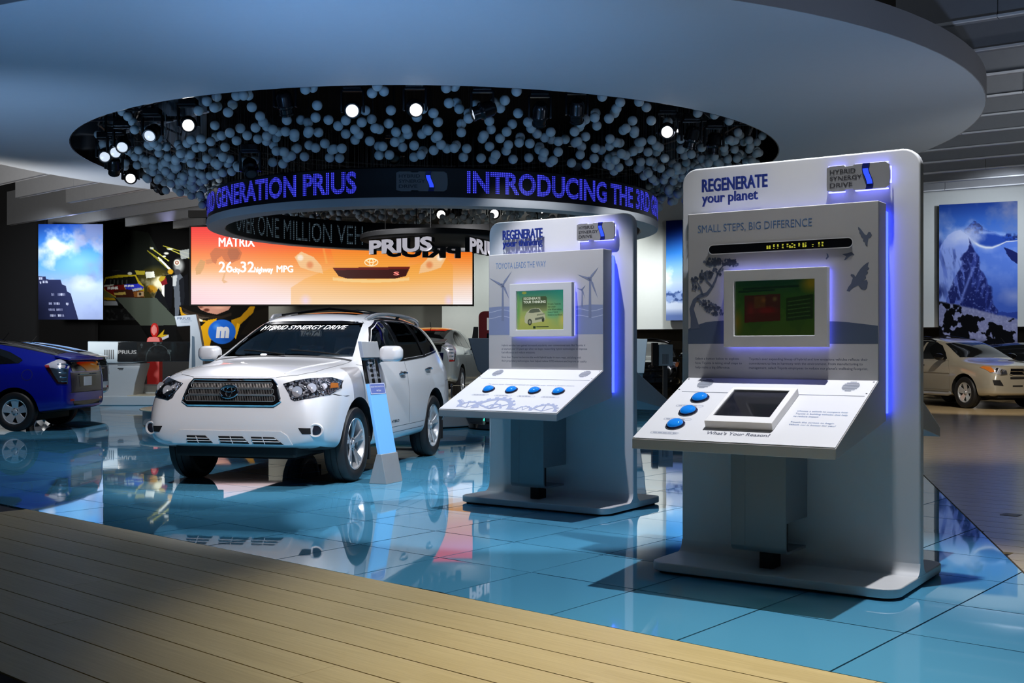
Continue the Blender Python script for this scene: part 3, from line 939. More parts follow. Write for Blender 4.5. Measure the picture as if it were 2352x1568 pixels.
# ------------------------------------------------------------------ the two double-sided touch-screen kiosks
M_KPAN = mat('kiosk_panel', (0.56, 0.58, 0.60), 0.42, var=0.02)
M_KBODY = mat('kiosk_housing', (0.46, 0.46, 0.465), 0.5, var=0.02)
M_KTOP = mat('kiosk_console_plate', (0.70, 0.71, 0.73), 0.35, var=0.01)
M_KBASE = mat('kiosk_base', (0.60, 0.61, 0.62), 0.38, var=0.03)
M_KPIL = mat('kiosk_pillar', (0.20, 0.23, 0.25), 0.40, 0.3, var=0.04)
M_GREYP = mat('print_grey_blue', lin('#5A6478'), 0.6)
M_GREYL = mat('print_light_grey_blue', lin('#8C96AC'), 0.6)
M_HEADP = mat('print_heading_blue', lin('#5577A6'), 0.6)
M_DARKP = mat('print_dark', lin('#454C60'), 0.6)
M_NAVY = mat('letter_navy', lin('#1C2E78'), 0.4)
M_LEDB = mat('led_strip_blue', (0.02, 0.03, 0.3), 0.5, emit=(0.032, 0.055, 1.0), es=5.5)
M_LEDW = mat('led_strip_violet', (0.02, 0.03, 0.3), 0.5, emit=(0.16, 0.17, 1.0), es=5.5)
M_BTN = mat('button_blue', (0.005, 0.16, 0.55), 0.05, coat=1.0, emit=(0.004, 0.22, 0.85), es=0.42)
M_BTNR = mat('button_rim', (0.01, 0.012, 0.03), 0.08, coat=1.0)
M_FRAME = mat('screen_frame_white', (0.66, 0.67, 0.68), 0.4)
M_SCREEN = attr_mat('screen_picture', emit=0.9, rough=0.12)
M_TEXTW = mat('screen_text_white', (0.3, 0.3, 0.28), 0.3, emit=(0.62, 0.68, 0.52), es=0.75)
M_TEXTD = mat('screen_text_dark', (0.01, 0.02, 0.01), 0.3, emit=(0.02, 0.05, 0.03), es=0.3)
SA = 0.4109; CA = 0.9117
BX0, BX1 = -0.597, 0.554


def slope(x, t, off=0.0): return (x, -(0.19 + t * CA) - off * SA, 1.15 - t * SA + off * CA)
def smap(x, y, z): return slope(x, -z, -y)


def flat(name, polys, m, parent, map):
    v = []; f = []
    for p in polys:
        f.append(tuple(range(len(v), len(v) + len(p)))); v += [map(*q) for q in p]
    me = bpy.data.meshes.new(name); me.from_pydata(v, [], f); me.materials.append(m)
    return link(bpy.data.objects.new(name, me), parent)


def on_face(d): return lambda x, z: (x, -d, z)
def on_slope(off): return lambda x, t: slope(x, t, off)


def frame_ring(mb, o, i, y0, y1):
    """rectangular frame: o, i = (x0,x1,z0,z1) outer and inner, front y0, back y1"""
    ov = [(o[0], o[2]), (o[1], o[2]), (o[1], o[3]), (o[0], o[3])]; iv = [(i[0], i[2]), (i[1], i[2]), (i[1], i[3]), (i[0], i[3])]
    v = [(x, y, z) for y in (y0, y1) for x, z in ov + iv]; f = []
    for k in range(4):
        j = (k + 1) % 4
        f += [(k, j, 4 + j, 4 + k), (8 + k, 12 + k, 12 + j, 8 + j), (k, 8 + k, 8 + j, j), (4 + k, 4 + j, 12 + j, 12 + k)]
    return mb.add(v, f)


def ribbon(pts, w):
    """flat ribbon polygons along a 2-D polyline with widths"""
    L = []; Rr = []
    for i, p in enumerate(pts):
        a = pts[max(i - 1, 0)]; b = pts[min(i + 1, len(pts) - 1)]
        dx, dz = b[0] - a[0], b[1] - a[1]; l = math.hypot(dx, dz) or 1
        ww = w[i] if isinstance(w, (list, tuple)) else w
        L.append((p[0] - dz / l * ww, p[1] + dx / l * ww)); Rr.append((p[0] + dz / l * ww, p[1] - dx / l * ww))
    return [[L[i], Rr[i], Rr[i + 1], L[i + 1]] for i in range(len(pts) - 1)]


def kiosk_shell(name, label, loc, rz):
    k = thing(name, label, 'kiosk', (loc[0], loc[1], 0), rz, 'double-sided touch-screen kiosks')
    # upright panel with rounded top corners and fillets running out into the foot
    p = MB()
    out = [(0.73, 0.055)] + [(0.73 - 0.10 + 0.10 * math.cos(R(a)), 2.35 + 0.10 * math.sin(R(a))) for a in range(0, 91, 15)] \
        + [(-0.73 + 0.10 + 0.10 * math.cos(R(a)), 2.35 + 0.10 * math.sin(R(a))) for a in range(90, 181, 15)] + [(-0.73, 0.055)]
    p.prism(out, 0.0, 0.07, 'y')
    p.build('back_panel', M_KPAN, k, bevel=0.012, seg=2)
    fl = MB(); r = 0.07
    for sgn, y0 in ((-1, 0.0), (1, 0.07)):
        prof = [(y0 - sgn * 0.004, 0.06), (y0 + sgn * r, 0.06)] + [(y0 + sgn * (r - r * math.sin(R(a))), 0.062 + r - r * math.cos(R(a))) for a in range(0, 91, 15)] + [(y0 - sgn * 0.004, 0.062 + r)]
        fl.prism(prof, -0.728, 0.728, 'x')
    fl.build('foot_fillet', M_KPAN, k, smooth=True, angle=30)
    b = MB().prism(rounded(1.46, 0.99, 0.10, 6, -0.73, -0.46), 0.014, 0.066, 'z').build('base', M_KBASE, k, bevel=0.008)
    MB().prism(rounded(1.40, 0.93, 0.08, 5, -0.70, -0.43), 0.0, 0.014, 'z').build('base_pad', M_BLACK, k)
    side = [(-0.045, 2.145), (-0.19, 2.145), (-0.19, 1.15), (-0.90, 0.83), (-0.90, 0.772), (-0.045, 0.922)]
    for tag_, s in (('front', 1), ('rear', -1)):
        q = MB().prism([(y, z) for y, z in side], BX0, BX1, 'x')
        if s < 0: q.v = [(-x, 0.07 - y, z) for x, y, z in q.v]
        q.build('housing', M_KBODY, k, bevel=0.005)
        sp = MB()
        sp.prism([(-0.045, 2.09), (-0.0005, 2.09), (-0.0005, 0.97), (-0.045, 0.97)], BX0 + 0.02, BX1 - 0.02, 'x')
        if s < 0: sp.v = [(-x, 0.07 - y, z) for x, y, z in sp.v]
        sp.build('spacer', M_BLACK, k)
        st = MB().box(BX1 - 0.019, BX1 - 0.001, -0.044, -0.003, 0.965, 2.10)
        if s < 0: st.v = [(-x, 0.07 - y, z) for x, y, z in st.v]
        st.build('led_strip', M_LEDB, k)
        st = MB().box(BX0 + 0.06, BX1 - 0.02, -0.027, -0.004, 2.095, 2.108)
        if s < 0: st.v = [(-x, 0.07 - y, z) for x, y, z in st.v]
        st.build('led_strip', M_LEDB, k)
        pl = MB()
        poly = [slope(BX0 + 0.004, 0.004, 0.001), slope(BX1 - 0.004, 0.004, 0.001), slope(BX1 - 0.004, 0.774, 0.001), slope(BX0 + 0.004, 0.774, 0.001)]
        top = [slope(BX0 + 0.004, 0.004, 0.004), slope(BX1 - 0.004, 0.004, 0.004), slope(BX1 - 0.004, 0.774, 0.004), slope(BX0 + 0.004, 0.774, 0.004)]
        pl.add(poly + top, [(0, 1, 2, 3), (4, 7, 6, 5), (0, 4, 5, 1), (1, 5, 6, 2), (2, 6, 7, 3), (3, 7, 4, 0)])
        if s < 0: pl.v = [(-x, 0.07 - y, z) for x, y, z in pl.v]
        pl.build('console_plate', M_KTOP, k)
        # pillar: front cover with a curled lower lip, box behind, foot block
        c = MB()
        prof = [(-0.38, 0.86), (-0.38, 0.21)] + [(-0.34 - 0.04 * math.cos(R(a)), 0.21 - 0.04 * math.sin(R(a))) for a in range(0, 91, 15)] + [(-0.06, 0.17), (-0.06, 0.185)] \
            + [(-0.34 - 0.025 * math.cos(R(a)), 0.21 - 0.025 * math.sin(R(a))) for a in range(90, -1, -15)] + [(-0.365, 0.86)]
        c.prism(prof, -0.233, 0.095, 'x')
        if s < 0: c.v = [(-x, 0.07 - y, z) for x, y, z in c.v]
        c.build('pillar_cover', M_KPIL, k, smooth=True, angle=30)
        c = MB().box(-0.235, -0.145, -0.384, -0.37, 0.20, 0.86).box(-0.22, 0.085, -0.365, -0.004, 0.34, 0.90)
        if s < 0: c.v = [(-x, 0.07 - y, z) for x, y, z in c.v]
        c.build('pillar', M_KPIL, k, bevel=0.006)
        c = MB().box(-0.10, -0.02, -0.28, -0.16, 0.066, 0.17).box(0.04, 0.09, -0.36, -0.33, 0.186, 0.34)
        if s < 0: c.v = [(-x, 0.07 - y, z) for x, y, z in c.v]
        c.build('pillar_foot', M_BLACK, k)
    # speakers, plate joint, screws
    for cx in (-0.446, 0.425):
        pols = []
        for i in range(9):
            t = -0.056 + 0.112 * i / 8; hw = math.sqrt(max(0.0605 ** 2 - t * t, 0)) * 0.78
            pols.append([(cx - hw, 0.082 + t - 0.0036), (cx + hw, 0.082 + t - 0.0036), (cx + hw, 0.082 + t + 0.0036), (cx - hw, 0.082 + t + 0.0036)])
        tag(flat('speaker_slots', pols, M_GREYP, k, on_slope(0.0052)), kind='stuff')
    flat('plate_joint', [[(-0.55, 0.192), (BX1 - 0.02, 0.196), (BX1 - 0.02, 0.2), (-0.55, 0.196)]], M_DARKP, k, on_slope(0.0050))
    for x, t in ((-0.58, 0.022), (-0.58, 0.165), (0.535, 0.022), (0.535, 0.165)):
        flat('screw', [[(x + 0.006 * math.cos(R(a)), t + 0.006 * math.sin(R(a))) for a in range(0, 360, 45)]], M_DARK, k, on_slope(0.0052))
    return k


def screen_frame(k, o, i, strip=True):
    fr = frame_ring(MB(), o, i, -0.262, -0.215).build('screen_frame', M_FRAME, k, bevel=0.003)
    MB().box(o[0] + 0.015, o[1] - 0.015, -0.215, -0.188, o[2] + 0.015, o[3] - 0.015).build('mount', M_BLACK, fr)
    g = 0.008
    frame_ring(MB(), (o[0] + g, o[1] - g, o[2] + g, o[3] - g), (o[0] + g + 0.006, o[1] - g - 0.006, o[2] + g + 0.006, o[3] - g - 0.006), -0.212, -0.196).build('led_halo', M_LEDW, fr)
    return fr


def button(k, x, t):
    q = Matrix.Translation(Vector(slope(x, t, 0.004))) @ Vector((0, -SA, CA)).to_track_quat('Z', 'Y').to_matrix().to_4x4()
    b = MB().lathe([(0.0, 0.0), (0.056, 0.0), (0.056, 0.006), (0.050, 0.013), (0.046, 0.013), (0.0, 0.013)], 28).xf(q).build('button_rim', M_BTNR, k, smooth=True)
    MB().lathe([(0.046, 0.010)] + [(0.046 * math.cos(R(a)), 0.012 + 0.024 * math.sin(R(a))) for a in range(0, 90, 12)] + [(0.0, 0.036)], 28).xf(q).build('button_dome', M_BTN, b, smooth=True)
    # outlined caption box below it
    o = rounded(0.17, 0.024, 0.012, 4, x - 0.11, t + 0.082); i2 = rounded(0.166, 0.020, 0.010, 4, x - 0.108, t + 0.084)
    pol = [[o[j], o[(j + 1) % len(o)], i2[(j + 1) % len(o)], i2[j]] for j in range(len(o))]
    flat('caption_box', pol, M_GREYL, k, on_slope(0.0052))
    flat('caption_text', [[(x - 0.095 + 0.03 * j, t + 0.0905), (x - 0.095 + 0.03 * j + 0.024, t + 0.0905), (x - 0.095 + 0.03 * j + 0.024, t + 0.0965), (x - 0.095 + 0.03 * j, t + 0.0965)] for j in range(4 if t < 0.5 else 5)], M_GREYL, k, on_slope(0.0053))


RZ = R(-34.5)
# ---- near kiosk
k2 = kiosk_shell('touch_kiosk', 'large near kiosk headed REGENERATE your planet with three blue buttons and tablet', (1.669, 6.703), RZ)
for body, z, h, w in (('REGENERATE', 2.293, 0.081, 0.424), ('your planet', 2.205, 0.082, 0.363)):
    text_on('raised_lettering', body, M_NAVY, k2, -0.574, z, h, w, -0.030, depth=0.012, bold=0.022 if body[0] == 'R' else 0.012)
hsd_badge(k2, 0.362, 0.148, lambda x, y, z: (0.213 + x, y - 0.030, 2.232 + z))
def badge_glow(k):
    g = MB()
    for x0, x1 in ((0.22, 0.315), (0.375, 0.56)):
        for z in (2.229, 2.378): g.box(x0, x1, -0.034, -0.018, z - 0.002, z + 0.006)
    g.box(0.571, 0.577, -0.034, -0.018, 2.26, 2.355)
    g.build('badge_led', M_LEDW, k)
    MB().box(0.24, 0.55, -0.034, 0.001, 2.25, 2.36).build('badge_mount', M_BLACK, k)
badge_glow(k2)
F19 = 0.1903
text_on('heading', 'SMALL STEPS, BIG DIFFERENCE', M_HEADP, k2, -0.53, 2.020, 0.053, 0.708, -F19)
sl = MB().prism(rounded(0.866, 0.050, 0.025, 6, -0.456, 1.897), -0.19, -0.194, 'y').build('ticker_window', M_BLACKG, k2)
o = rounded(0.876, 0.060, 0.030, 6, -0.461, 1.892); i2 = rounded(0.866, 0.050, 0.025, 6, -0.456, 1.897)
flat('ticker_rim', [[o[j], o[(j + 1) % len(o)], i2[(j + 1) % len(o)], i2[j]] for j in range(len(o))], M_FRAME, sl, on_face(0.1945))
rt = random.Random(3); pol = []
for x in (-0.092, -0.078, -0.052, -0.028, 0.002, 0.030, 0.045, 0.058, 0.072, 0.100, 0.124, 0.138, 0.180, 0.216, 0.236):
    for r_ in range(5):
        if rt.random() < 0.78:
            pol.append([(x, 1.909 + r_ * 0.0052), (x + rt.choice((0.007, 0.010, 0.012)), 1.909 + r_ * 0.0052), (x + 0.009, 1.9125 + r_ * 0.0052), (x, 1.9125 + r_ * 0.0052)])
tag(flat('ticker_dots', pol, mat('ticker_yellow', (0.1, 0.1, 0.02), 0.4, emit=(0.60, 0.58, 0.05), es=0.9), sl, on_face(0.1955)), kind='stuff')
# hill, tree, birds printed on the front
M_HILL = mat('print_hill_blue', lin('#4C5A70'), 0.6)
flat('hill_print', [[(-0.597, 1.359), (-0.31, 1.358), (-0.31, 1.496), (-0.363, 1.496), (-0.42, 1.494), (-0.482, 1.487), (-0.54, 1.470), (-0.594, 1.449)]], M_HILL, k2, on_face(F19))
flat('hill_print', [[(0.27, 1.356), (0.551, 1.356), (0.551, 1.455), (0.47, 1.466), (0.39, 1.476), (0.32, 1.482), (0.27, 1.484)]], M_HILL, k2, on_face(F19))
tr = ribbon([(-0.548, 1.45), (-0.560, 1.52), (-0.572, 1.57), (-0.552, 1.62), (-0.520, 1.645), (-0.470, 1.66), (-0.435, 1.70), (-0.415, 1.74), (-0.395, 1.79), (-0.365, 1.825)],
            [0.030, 0.018, 0.0145, 0.013, 0.012, 0.010, 0.008, 0.007, 0.006, 0.004])
tr += ribbon([(-0.535, 1.632), (-0.50, 1.60), (-0.47, 1.58), (-0.43, 1.575)], [0.008, 0.006, 0.005, 0.003])
tr += ribbon([(-0.50, 1.652), (-0.515, 1.70), (-0.535, 1.73)], [0.007, 0.005, 0.003])
tr += ribbon([(-0.435, 1.70), (-0.47, 1.735), (-0.50, 1.765)], [0.006, 0.005, 0.003])
rl = random.Random(8)
for cx, cz, rx, rz_, n in ((-0.36, 1.842, 0.085, 0.020, 70), (-0.43, 1.85, 0.06, 0.022, 46), (-0.31, 1.835, 0.05, 0.018, 30), (-0.475, 1.775, 0.05, 0.030, 46), (-0.53, 1.745, 0.045, 0.024, 36),
                           (-0.44, 1.572, 0.055, 0.024, 46), (-0.40, 1.545, 0.045, 0.02, 26), (-0.48, 1.602, 0.04, 0.018, 24), (-0.40, 1.79, 0.05, 0.02, 22), (-0.545, 1.70, 0.03, 0.018, 16)):
    for _ in range(n):
        a = rl.uniform(0, 6.28); q = math.sqrt(rl.random())
        x = cx + rx * q * math.cos(a); z = cz + rz_ * q * math.sin(a); s_ = rl.uniform(0.005, 0.011); b = rl.uniform(0, 6.28)
        tr.append([(x + s_ * math.cos(b + j * 1.2566) * (1 if j % 2 else 0.7), z + s_ * math.sin(b + j * 1.2566)) for j in range(5)])
flat('tree_print', tr, M_GREYP, k2, on_face(F19 + 0.0003))
bz = lambda *p: [[(-0.8546 + 0.000902 * a, 2.4723 - 0.000873 * b) for a, b in p]]
birds = [bz((1436, 533), (1450, 545), (1462, 562), (1478, 585), (1490, 590), (1500, 570), (1512, 572), (1522, 592), (1512, 606), (1500, 612), (1496, 640), (1494, 664), (1482, 650), (1478, 632), (1468, 628), (1470, 612), (1456, 600), (1452, 585), (1444, 575), (1446, 562), (1438, 552)),
         bz((1503, 760), (1496, 790), (1506, 800), (1492, 815), (1498, 830), (1482, 845), (1486, 862), (1466, 880), (1490, 872), (1497, 890), (1492, 925), (1478, 938), (1455, 930), (1438, 905), (1420, 912), (1400, 925), (1384, 945), (1366, 938), (1376, 915), (1392, 895), (1398, 875), (1404, 858), (1390, 842), (1394, 832), (1412, 838), (1420, 852), (1432, 830), (1452, 800), (1470, 782), (1488, 768)),
         [[(0.352, 1.858), (0.380, 1.862), (0.405, 1.868), (0.422, 1.852), (0.408, 1.850), (0.392, 1.842), (0.372, 1.826), (0.362, 1.824), (0.374, 1.846)]],
         [[(0.262, 1.870), (0.272, 1.862), (0.276, 1.846), (0.262, 1.832), (0.258, 1.838), (0.264, 1.850)]]]
for b in birds: flat('bird_print', b, M_GREYP, k2, on_face(F19))
text_on('body_text', 'Select a button below to explore\nhow Toyota is taking small steps to\nhelp make a big difference.', M_DARKP, k2, -0.547, 1.206, 0.070, 0.30, -F19, bold=0.006, line=1.35, res=2)
text_on('body_text', "Toyota's ever expanding lineup of hybrid and low emissions vehicles reflects their\ncommitment to live in harmony with the environment. From manufacturing to\nmanagement, select Toyota employees to reduce our planet's wellbeing footprint.", M_DARKP, k2, -0.203, 1.206, 0.070, 0.70, -F19, bold=0.006, line=1.35, res=2)
fr = screen_frame(k2, (-0.332, 0.290, 1.338, 1.788), (-0.267, 0.217, 1.404, 1.724))
cv = Canvas(220, 146, '#1E5A16')
n = cv.noise(4, 2)
cv.vgrad([(0, '#0E3E20'), (0.4, '#2A5C14'), (1, '#3A5A14')])
cv.ell(0.95, 0.08, 0.18, 0.22, '#8A7A10', 0.8); cv.ell(0.02, 0.75, 0.10, 0.3, '#7A6A14', 0.9); cv.ell(0.4, 0.02, 0.5, 0.16, '#083820', 0.9)
cv.mix((n > 0.55) * 0.25, '#123A10')
cv.poly([(0.12, 0.27), (0.57, 0.25), (0.57, 0.73), (0.12, 0.76)], '#3C1A10')
cv.poly([(0.24, 0.29), (0.38, 0.28), (0.38, 0.5), (0.24, 0.5)], '#5A3A12', alpha=0.7)
cv.ell(0.40, 0.55, 0.18, 0.10, '#6E1410', 0.7); cv.ell(0.2, 0.55, 0.08, 0.2, '#6A1A14', 0.9); cv.poly([(0.12, 0.6), (0.57, 0.58), (0.57, 0.73), (0.12, 0.76)], '#4A140C', alpha=0.7)
cv.ell(0.36, 0.36, 0.04, 0.06, '#7A4A1A', 0.9); cv.ell(0.50, 0.34, 0.04, 0.06, '#6A5A2A', 0.9)
cv.poly([(0.64, 0.33), (0.97, 0.27), (0.97, 0.70), (0.64, 0.74)], '#14300E')
for q in range(5): cv.poly([(0.66, 0.39 + q * 0.07), (0.93, 0.345 + q * 0.072), (0.93, 0.362 + q * 0.072), (0.66, 0.408 + q * 0.07)], '#3C6A2A', alpha=0.7)
cv.poly([(0.10, 0.13), (0.8, 0.10), (0.8, 0.14), (0.10, 0.17)], '#0A2A14'); cv.poly([(0.04, 0.18), (0.5, 0.16), (0.5, 0.195), (0.04, 0.215)], '#0A2A14')
cv.a *= 0.46
cv.build('screen', M_SCREEN, fr, -0.267, 0.217, 1.404, 1.724, -0.238)
for x, t in ((-0.396, 0.280), (-0.398, 0.447), (-0.404, 0.612)): button(k2, x, t)
# tablet: tilted white frame standing proud of the plate
def tab_map(off): return lambda x, t: slope(x, t, off)
tb = MB(); ox = (-0.215, 0.172, 0.205, 0.630); ix = (-0.192, 0.135, 0.240, 0.560)
vv = []
for off in (0.004, 0.05):
    for r_ in (ox, ix):
        vv += [slope(r_[0], r_[2], off), slope(r_[1], r_[2], off), slope(r_[1], r_[3], off), slope(r_[0], r_[3], off)]
ff = []
for q in range(4):
    j = (q + 1) % 4
    ff += [(8 + q, 8 + j, 12 + j, 12 + q), (q, j, 8 + j, 8 + q), (4 + q, 12 + q, 12 + j, 4 + j), (q, 4 + q, 4 + j, j)]
tab = tb.add(vv, ff).build('tablet_frame', mat('tablet_white', (0.80, 0.80, 0.80), 0.35), k2, bevel=0.004)
flat('tablet_screen', [[(ix[0], ix[2]), (ix[1], ix[2]), (ix[1], ix[3]), (ix[0], ix[3])]], mat('tablet_glass', (0.012, 0.013, 0.018), 0.08), tab, on_slope(0.040))
text_on('console_text', "What's Your Reason?", M_DARKP, k2, -0.185, -0.700, 0.034, 0.36, -0.0052, map=smap, bold=0.008)
text_on('console_text', 'Choose a vehicle to compare how\nToyota is building vehicles that help\nto reduce impact.', M_HEADP, k2, 0.225, -0.470, 0.085, 0.285, -0.0052, map=smap, line=1.2, res=2)
text_on('console_text', 'Touch the screen to begin\nWhich car is better for you?', M_HEADP, k2, 0.230, -0.565, 0.050, 0.255, -0.0052, map=smap, line=1.2, res=2)

# ---- farther kiosk
k1 = kiosk_shell('touch_kiosk', 'farther kiosk headed REGENERATE your thinking with wind turbines and four blue buttons', (0.3965, 9.713), RZ)
for body, z, h, w in (('REGENERATE', 2.285, 0.085, 0.417), ('your thinking', 2.203, 0.080, 0.417)):
    text_on('raised_lettering', body, M_NAVY, k1, -0.552, z, h, w, -0.034, depth=0.012, bold=0.022 if body[0] == 'R' else 0.012)
hsd_badge(k1, 0.366, 0.148, lambda x, y, z: (0.213 + x, y - 0.030, 2.232 + z))
badge_glow(k1)
text_on('heading', 'TOYOTA LEADS THE WAY', M_HEADP, k1, -0.521, 2.018, 0.053, 0.518, -F19)
M_TURB = mat('print_turbine', lin('#76809A'), 0.6)
M_BAND = mat('print_field_band', lin('#7F8BAA'), 0.6)
flat('field_print', [[(-0.594, 1.447), (-0.32, 1.447), (-0.32, 1.69), (-0.48, 1.694), (-0.594, 1.687)]], M_BAND, k1, on_face(F19))
flat('field_print', [[(0.29, 1.447), (0.551, 1.447), (0.551, 1.687), (0.44, 1.692), (0.29, 1.683)]], M_BAND, k1, on_face(F19))
pol = []
for a, b, z0 in ((-0.592, -0.33, 1.655), (0.295, 0.55, 1.648), (-0.592, -0.33, 1.600), (0.295, 0.55, 1.596)):
    pol += ribbon([(a + (b - a) * j / 8, z0 + 0.010 * math.sin(j * 0.8 + a * 3)) for j in range(9)], 0.0024)
flat('field_lines', pol, mat('print_pale_line', lin('#B9C0D2'), 0.6), k1, on_face(F19 + 0.0004))


def turbine(hx, hz, tips, base, w):
    p = [[(hx - w * 0.55, hz), (hx + w * 0.55, hz), (hx + w, base), (hx - w, base)], [(hx - 1.6 * w, hz - 1.2 * w), (hx + 1.2 * w, hz - 1.2 * w), (hx + 1.2 * w, hz + 1.2 * w), (hx - 1.6 * w, hz + 1.2 * w)]]
    for tx, tz in tips:
        dx, dz = tx - hx, tz - hz; l = math.hypot(dx, dz); nx, nz = -dz / l, dx / l
        p.append([(hx, hz), (hx + dx * 0.22 + nx * w * 1.0, hz + dz * 0.22 + nz * w * 1.0), (tx, tz), (hx + dx * 0.25 - nx * w * 0.5, hz + dz * 0.25 - nz * w * 0.5)])
    return p


for t_ in (turbine(-0.447, 1.877, ((-0.351, 1.998), (-0.592, 1.946), (-0.378, 1.755)), 1.568, 0.014), turbine(0.428, 1.903, ((0.510, 1.997), (0.306, 1.943), (0.506, 1.735)), 1.581, 0.014), turbine(0.353, 1.816, ((0.386, 1.853), (0.300, 1.830), (0.380, 1.742)), 1.675, 0.007)):
    flat('turbine_print', t_, M_TURB, k1, on_face(F19 + 0.0006))
text_on('body_text', 'Hybrid vehicles have gained increased popularity over conventional cars. But Toyota, it\nall started over 30 years ago when we began researching hybrid technologies to improve\nfuel efficiency and reduce emissions.', M_DARKP, k1, -0.46, 1.283, 0.082, 0.86, -F19, bold=0.004, line=1.3, res=2)
text_on('body_text', 'Since then Toyota has become the world hybrid leader in more ways, and along with\ntheir proprietary technologies, have helped reduce CO2 emissions and improve air quality.', M_DARKP, k1, -0.46, 1.210, 0.054, 0.86, -F19, bold=0.004, line=1.3, res=2)
fr = screen_frame(k1, (-0.328, 0.295, 1.430, 1.879), (-0.262, 0.212, 1.488, 1.817))
cv = Canvas(220, 155, '#7FA86A')
cv.vgrad([(0, '#2E8076'), (0.3, '#7EA870'), (0.75, '#B4BC62'), (1, '#A8B45A')])
n = cv.noise(3, 4)
cv.mix(np.clip((cv.u - 0.6) * 2.2, 0, 1) * (1 - np.clip((cv.v - 0.6) * 2.5, 0, 1)) * 0.8, '#2F9A8A')
cv.ell(0.0, 0.5, 0.08, 0.6, '#5FA850', 0.9); cv.ell(0.96, 0.75, 0.12, 0.25, '#C8C060', 0.9); cv.ell(0.15, 0.05, 0.06, 0.04, '#9AA850', 0.3); cv.ell(0.72, 0.6, 0.18, 0.16, '#5AB89A', 0.9, 0.6)
cv.poly([(0.11, 0.18), (0.13, 0.15), (0.61, 0.15), (0.63, 0.18), (0.63, 0.5), (0.11, 0.5)], '#4C5A3E', alpha=0.9)
cv.mix(((cv.u > 0.11) & (cv.u < 0.63) & (cv.v > 0.36) & (cv.v < 0.52)) * np.clip((cv.v - 0.36) * 7, 0, 1), '#8A9A62')
# the car on the display
cv.poly([(0.16, 0.66), (0.20, 0.55), (0.28, 0.47), (0.38, 0.44), (0.47, 0.45), (0.54, 0.55), (0.59, 0.60), (0.60, 0.74), (0.56, 0.78), (0.38, 0.82), (0.20, 0.84), (0.16, 0.80)], '#C4C8A8')
cv.poly([(0.28, 0.48), (0.37, 0.455), (0.46, 0.465), (0.50, 0.54), (0.32, 0.57), (0.24, 0.56)], '#5F6A58')
cv.ell(0.27, 0.80, 0.05, 0.09, '#3A4234', 0.2); cv.ell(0.55, 0.74, 0.03, 0.07, '#3A4234', 0.2); cv.ell(0.27, 0.80, 0.03, 0.055, '#9AA088', 0.3)
cv.poly([(0.38, 0.70), (0.56, 0.66), (0.56, 0.71), (0.38, 0.76)], '#6A7260'); cv.poly([(0.42, 0.60), (0.58, 0.58), (0.585, 0.61), (0.42, 0.64)], '#8C947A')
cv.a *= 0.84
sc = cv.build('screen', M_SCREEN, fr, -0.262, 0.212, 1.488, 1.817, -0.238)
text_on('screen_title', 'REGENERATE\nYOUR THINKING', M_TEXTW, fr, -0.200, 1.712, 0.052, 0.225, -0.239, bold=0.02)
text_on('screen_text', 'For years, Toyota has\nbeen a leader\nin fuel efficient vehicles.\nLineup of Hybrid\nmodels for your lifestyle.', M_TEXTD, fr, 0.048, 1.60, 0.11, 0.145, -0.239, bold=0.01, line=1.15, res=2)
flat('screen_mark', [[(-0.10, 1.498), (-0.075, 1.498), (-0.075, 1.518), (-0.10, 1.518)], [(-0.068, 1.510), (0.055, 1.510), (0.055, 1.516), (-0.068, 1.516)]], M_TEXTD, fr, on_face(0.2392))
for x, t in ((-0.326, 0.412), (-0.095, 0.414), (0.132, 0.416), (0.362, 0.418)): button(k1, x, t)
text_on('console_text', 'To learn how Toyota continues to lead the way, select a button below.', M_GREYL, k1, -0.401, -0.318, 0.024, 0.853, -0.0052, map=smap, shear=0.2, res=2)
M_GEAR = mat('print_gear', lin('#9AA3BE'), 0.6)


def gear(cx, rad, teeth, ph, bot, lo=0, hi=180, spokes=3):
    p = []; r0, r1, r2 = rad * 0.72, rad * 0.9, rad
    st = (hi - lo) / (teeth * 4)
    for j in range(teeth * 4):
        a, b = R(lo + j * st), R(lo + (j + 1) * st); ro = r2 if j % 4 < 2 else r1
        p.append([(cx + r0 * math.cos(a), bot - r0 * math.sin(a)), (cx + ro * math.cos(a), bot - ro * math.sin(a)), (cx + ro * math.cos(b), bot - ro * math.sin(b)), (cx + r0 * math.cos(b), bot - r0 * math.sin(b))])
    for j in range(spokes):
        a = R(ph + 60 * j)
        if lo < ph + 60 * j < hi: p += ribbon([(cx, bot), (cx + r0 * math.cos(a), bot - r0 * math.sin(a))], rad * 0.045)
    return p


flat('gear_print', gear(-0.10, 0.215, 9, 35, 0.745), M_GEAR, k1, on_slope(0.0052))
flat('gear_print', gear(-0.34, 0.120, 7, 50, 0.735), M_GEAR, k1, on_slope(0.0053))
flat('gear_print', gear(-0.545, 0.150, 6, 20, 0.730, 5, 70, 0), M_GEAR, k1, on_slope(0.0054))
flat('gear_print', gear(-0.08, 0.085, 6, 50, 0.735), M_GEAR, k1, on_slope(0.0055))
flat('gear_print', gear(0.40, 0.135, 8, 40, 0.752), M_GEAR, k1, on_slope(0.0052))
flat('gear_print', gear(0.215, 0.075, 6, 60, 0.745), M_GEAR, k1, on_slope(0.0053))
flat('gear_print', [[(0.06, 0.735), (0.12, 0.725), (0.16, 0.735), (0.16, 0.745), (0.06, 0.745)]], M_GEAR, k1, on_slope(0.0054))
# ------------------------------------------------------------------ cars: a lofted, subdivided body; everything else is cut from or laid on it
def lerp_table(keys, cols, x):
    xs = [k for k in keys]
    return [float(np.interp(x, xs, c)) for c in cols]


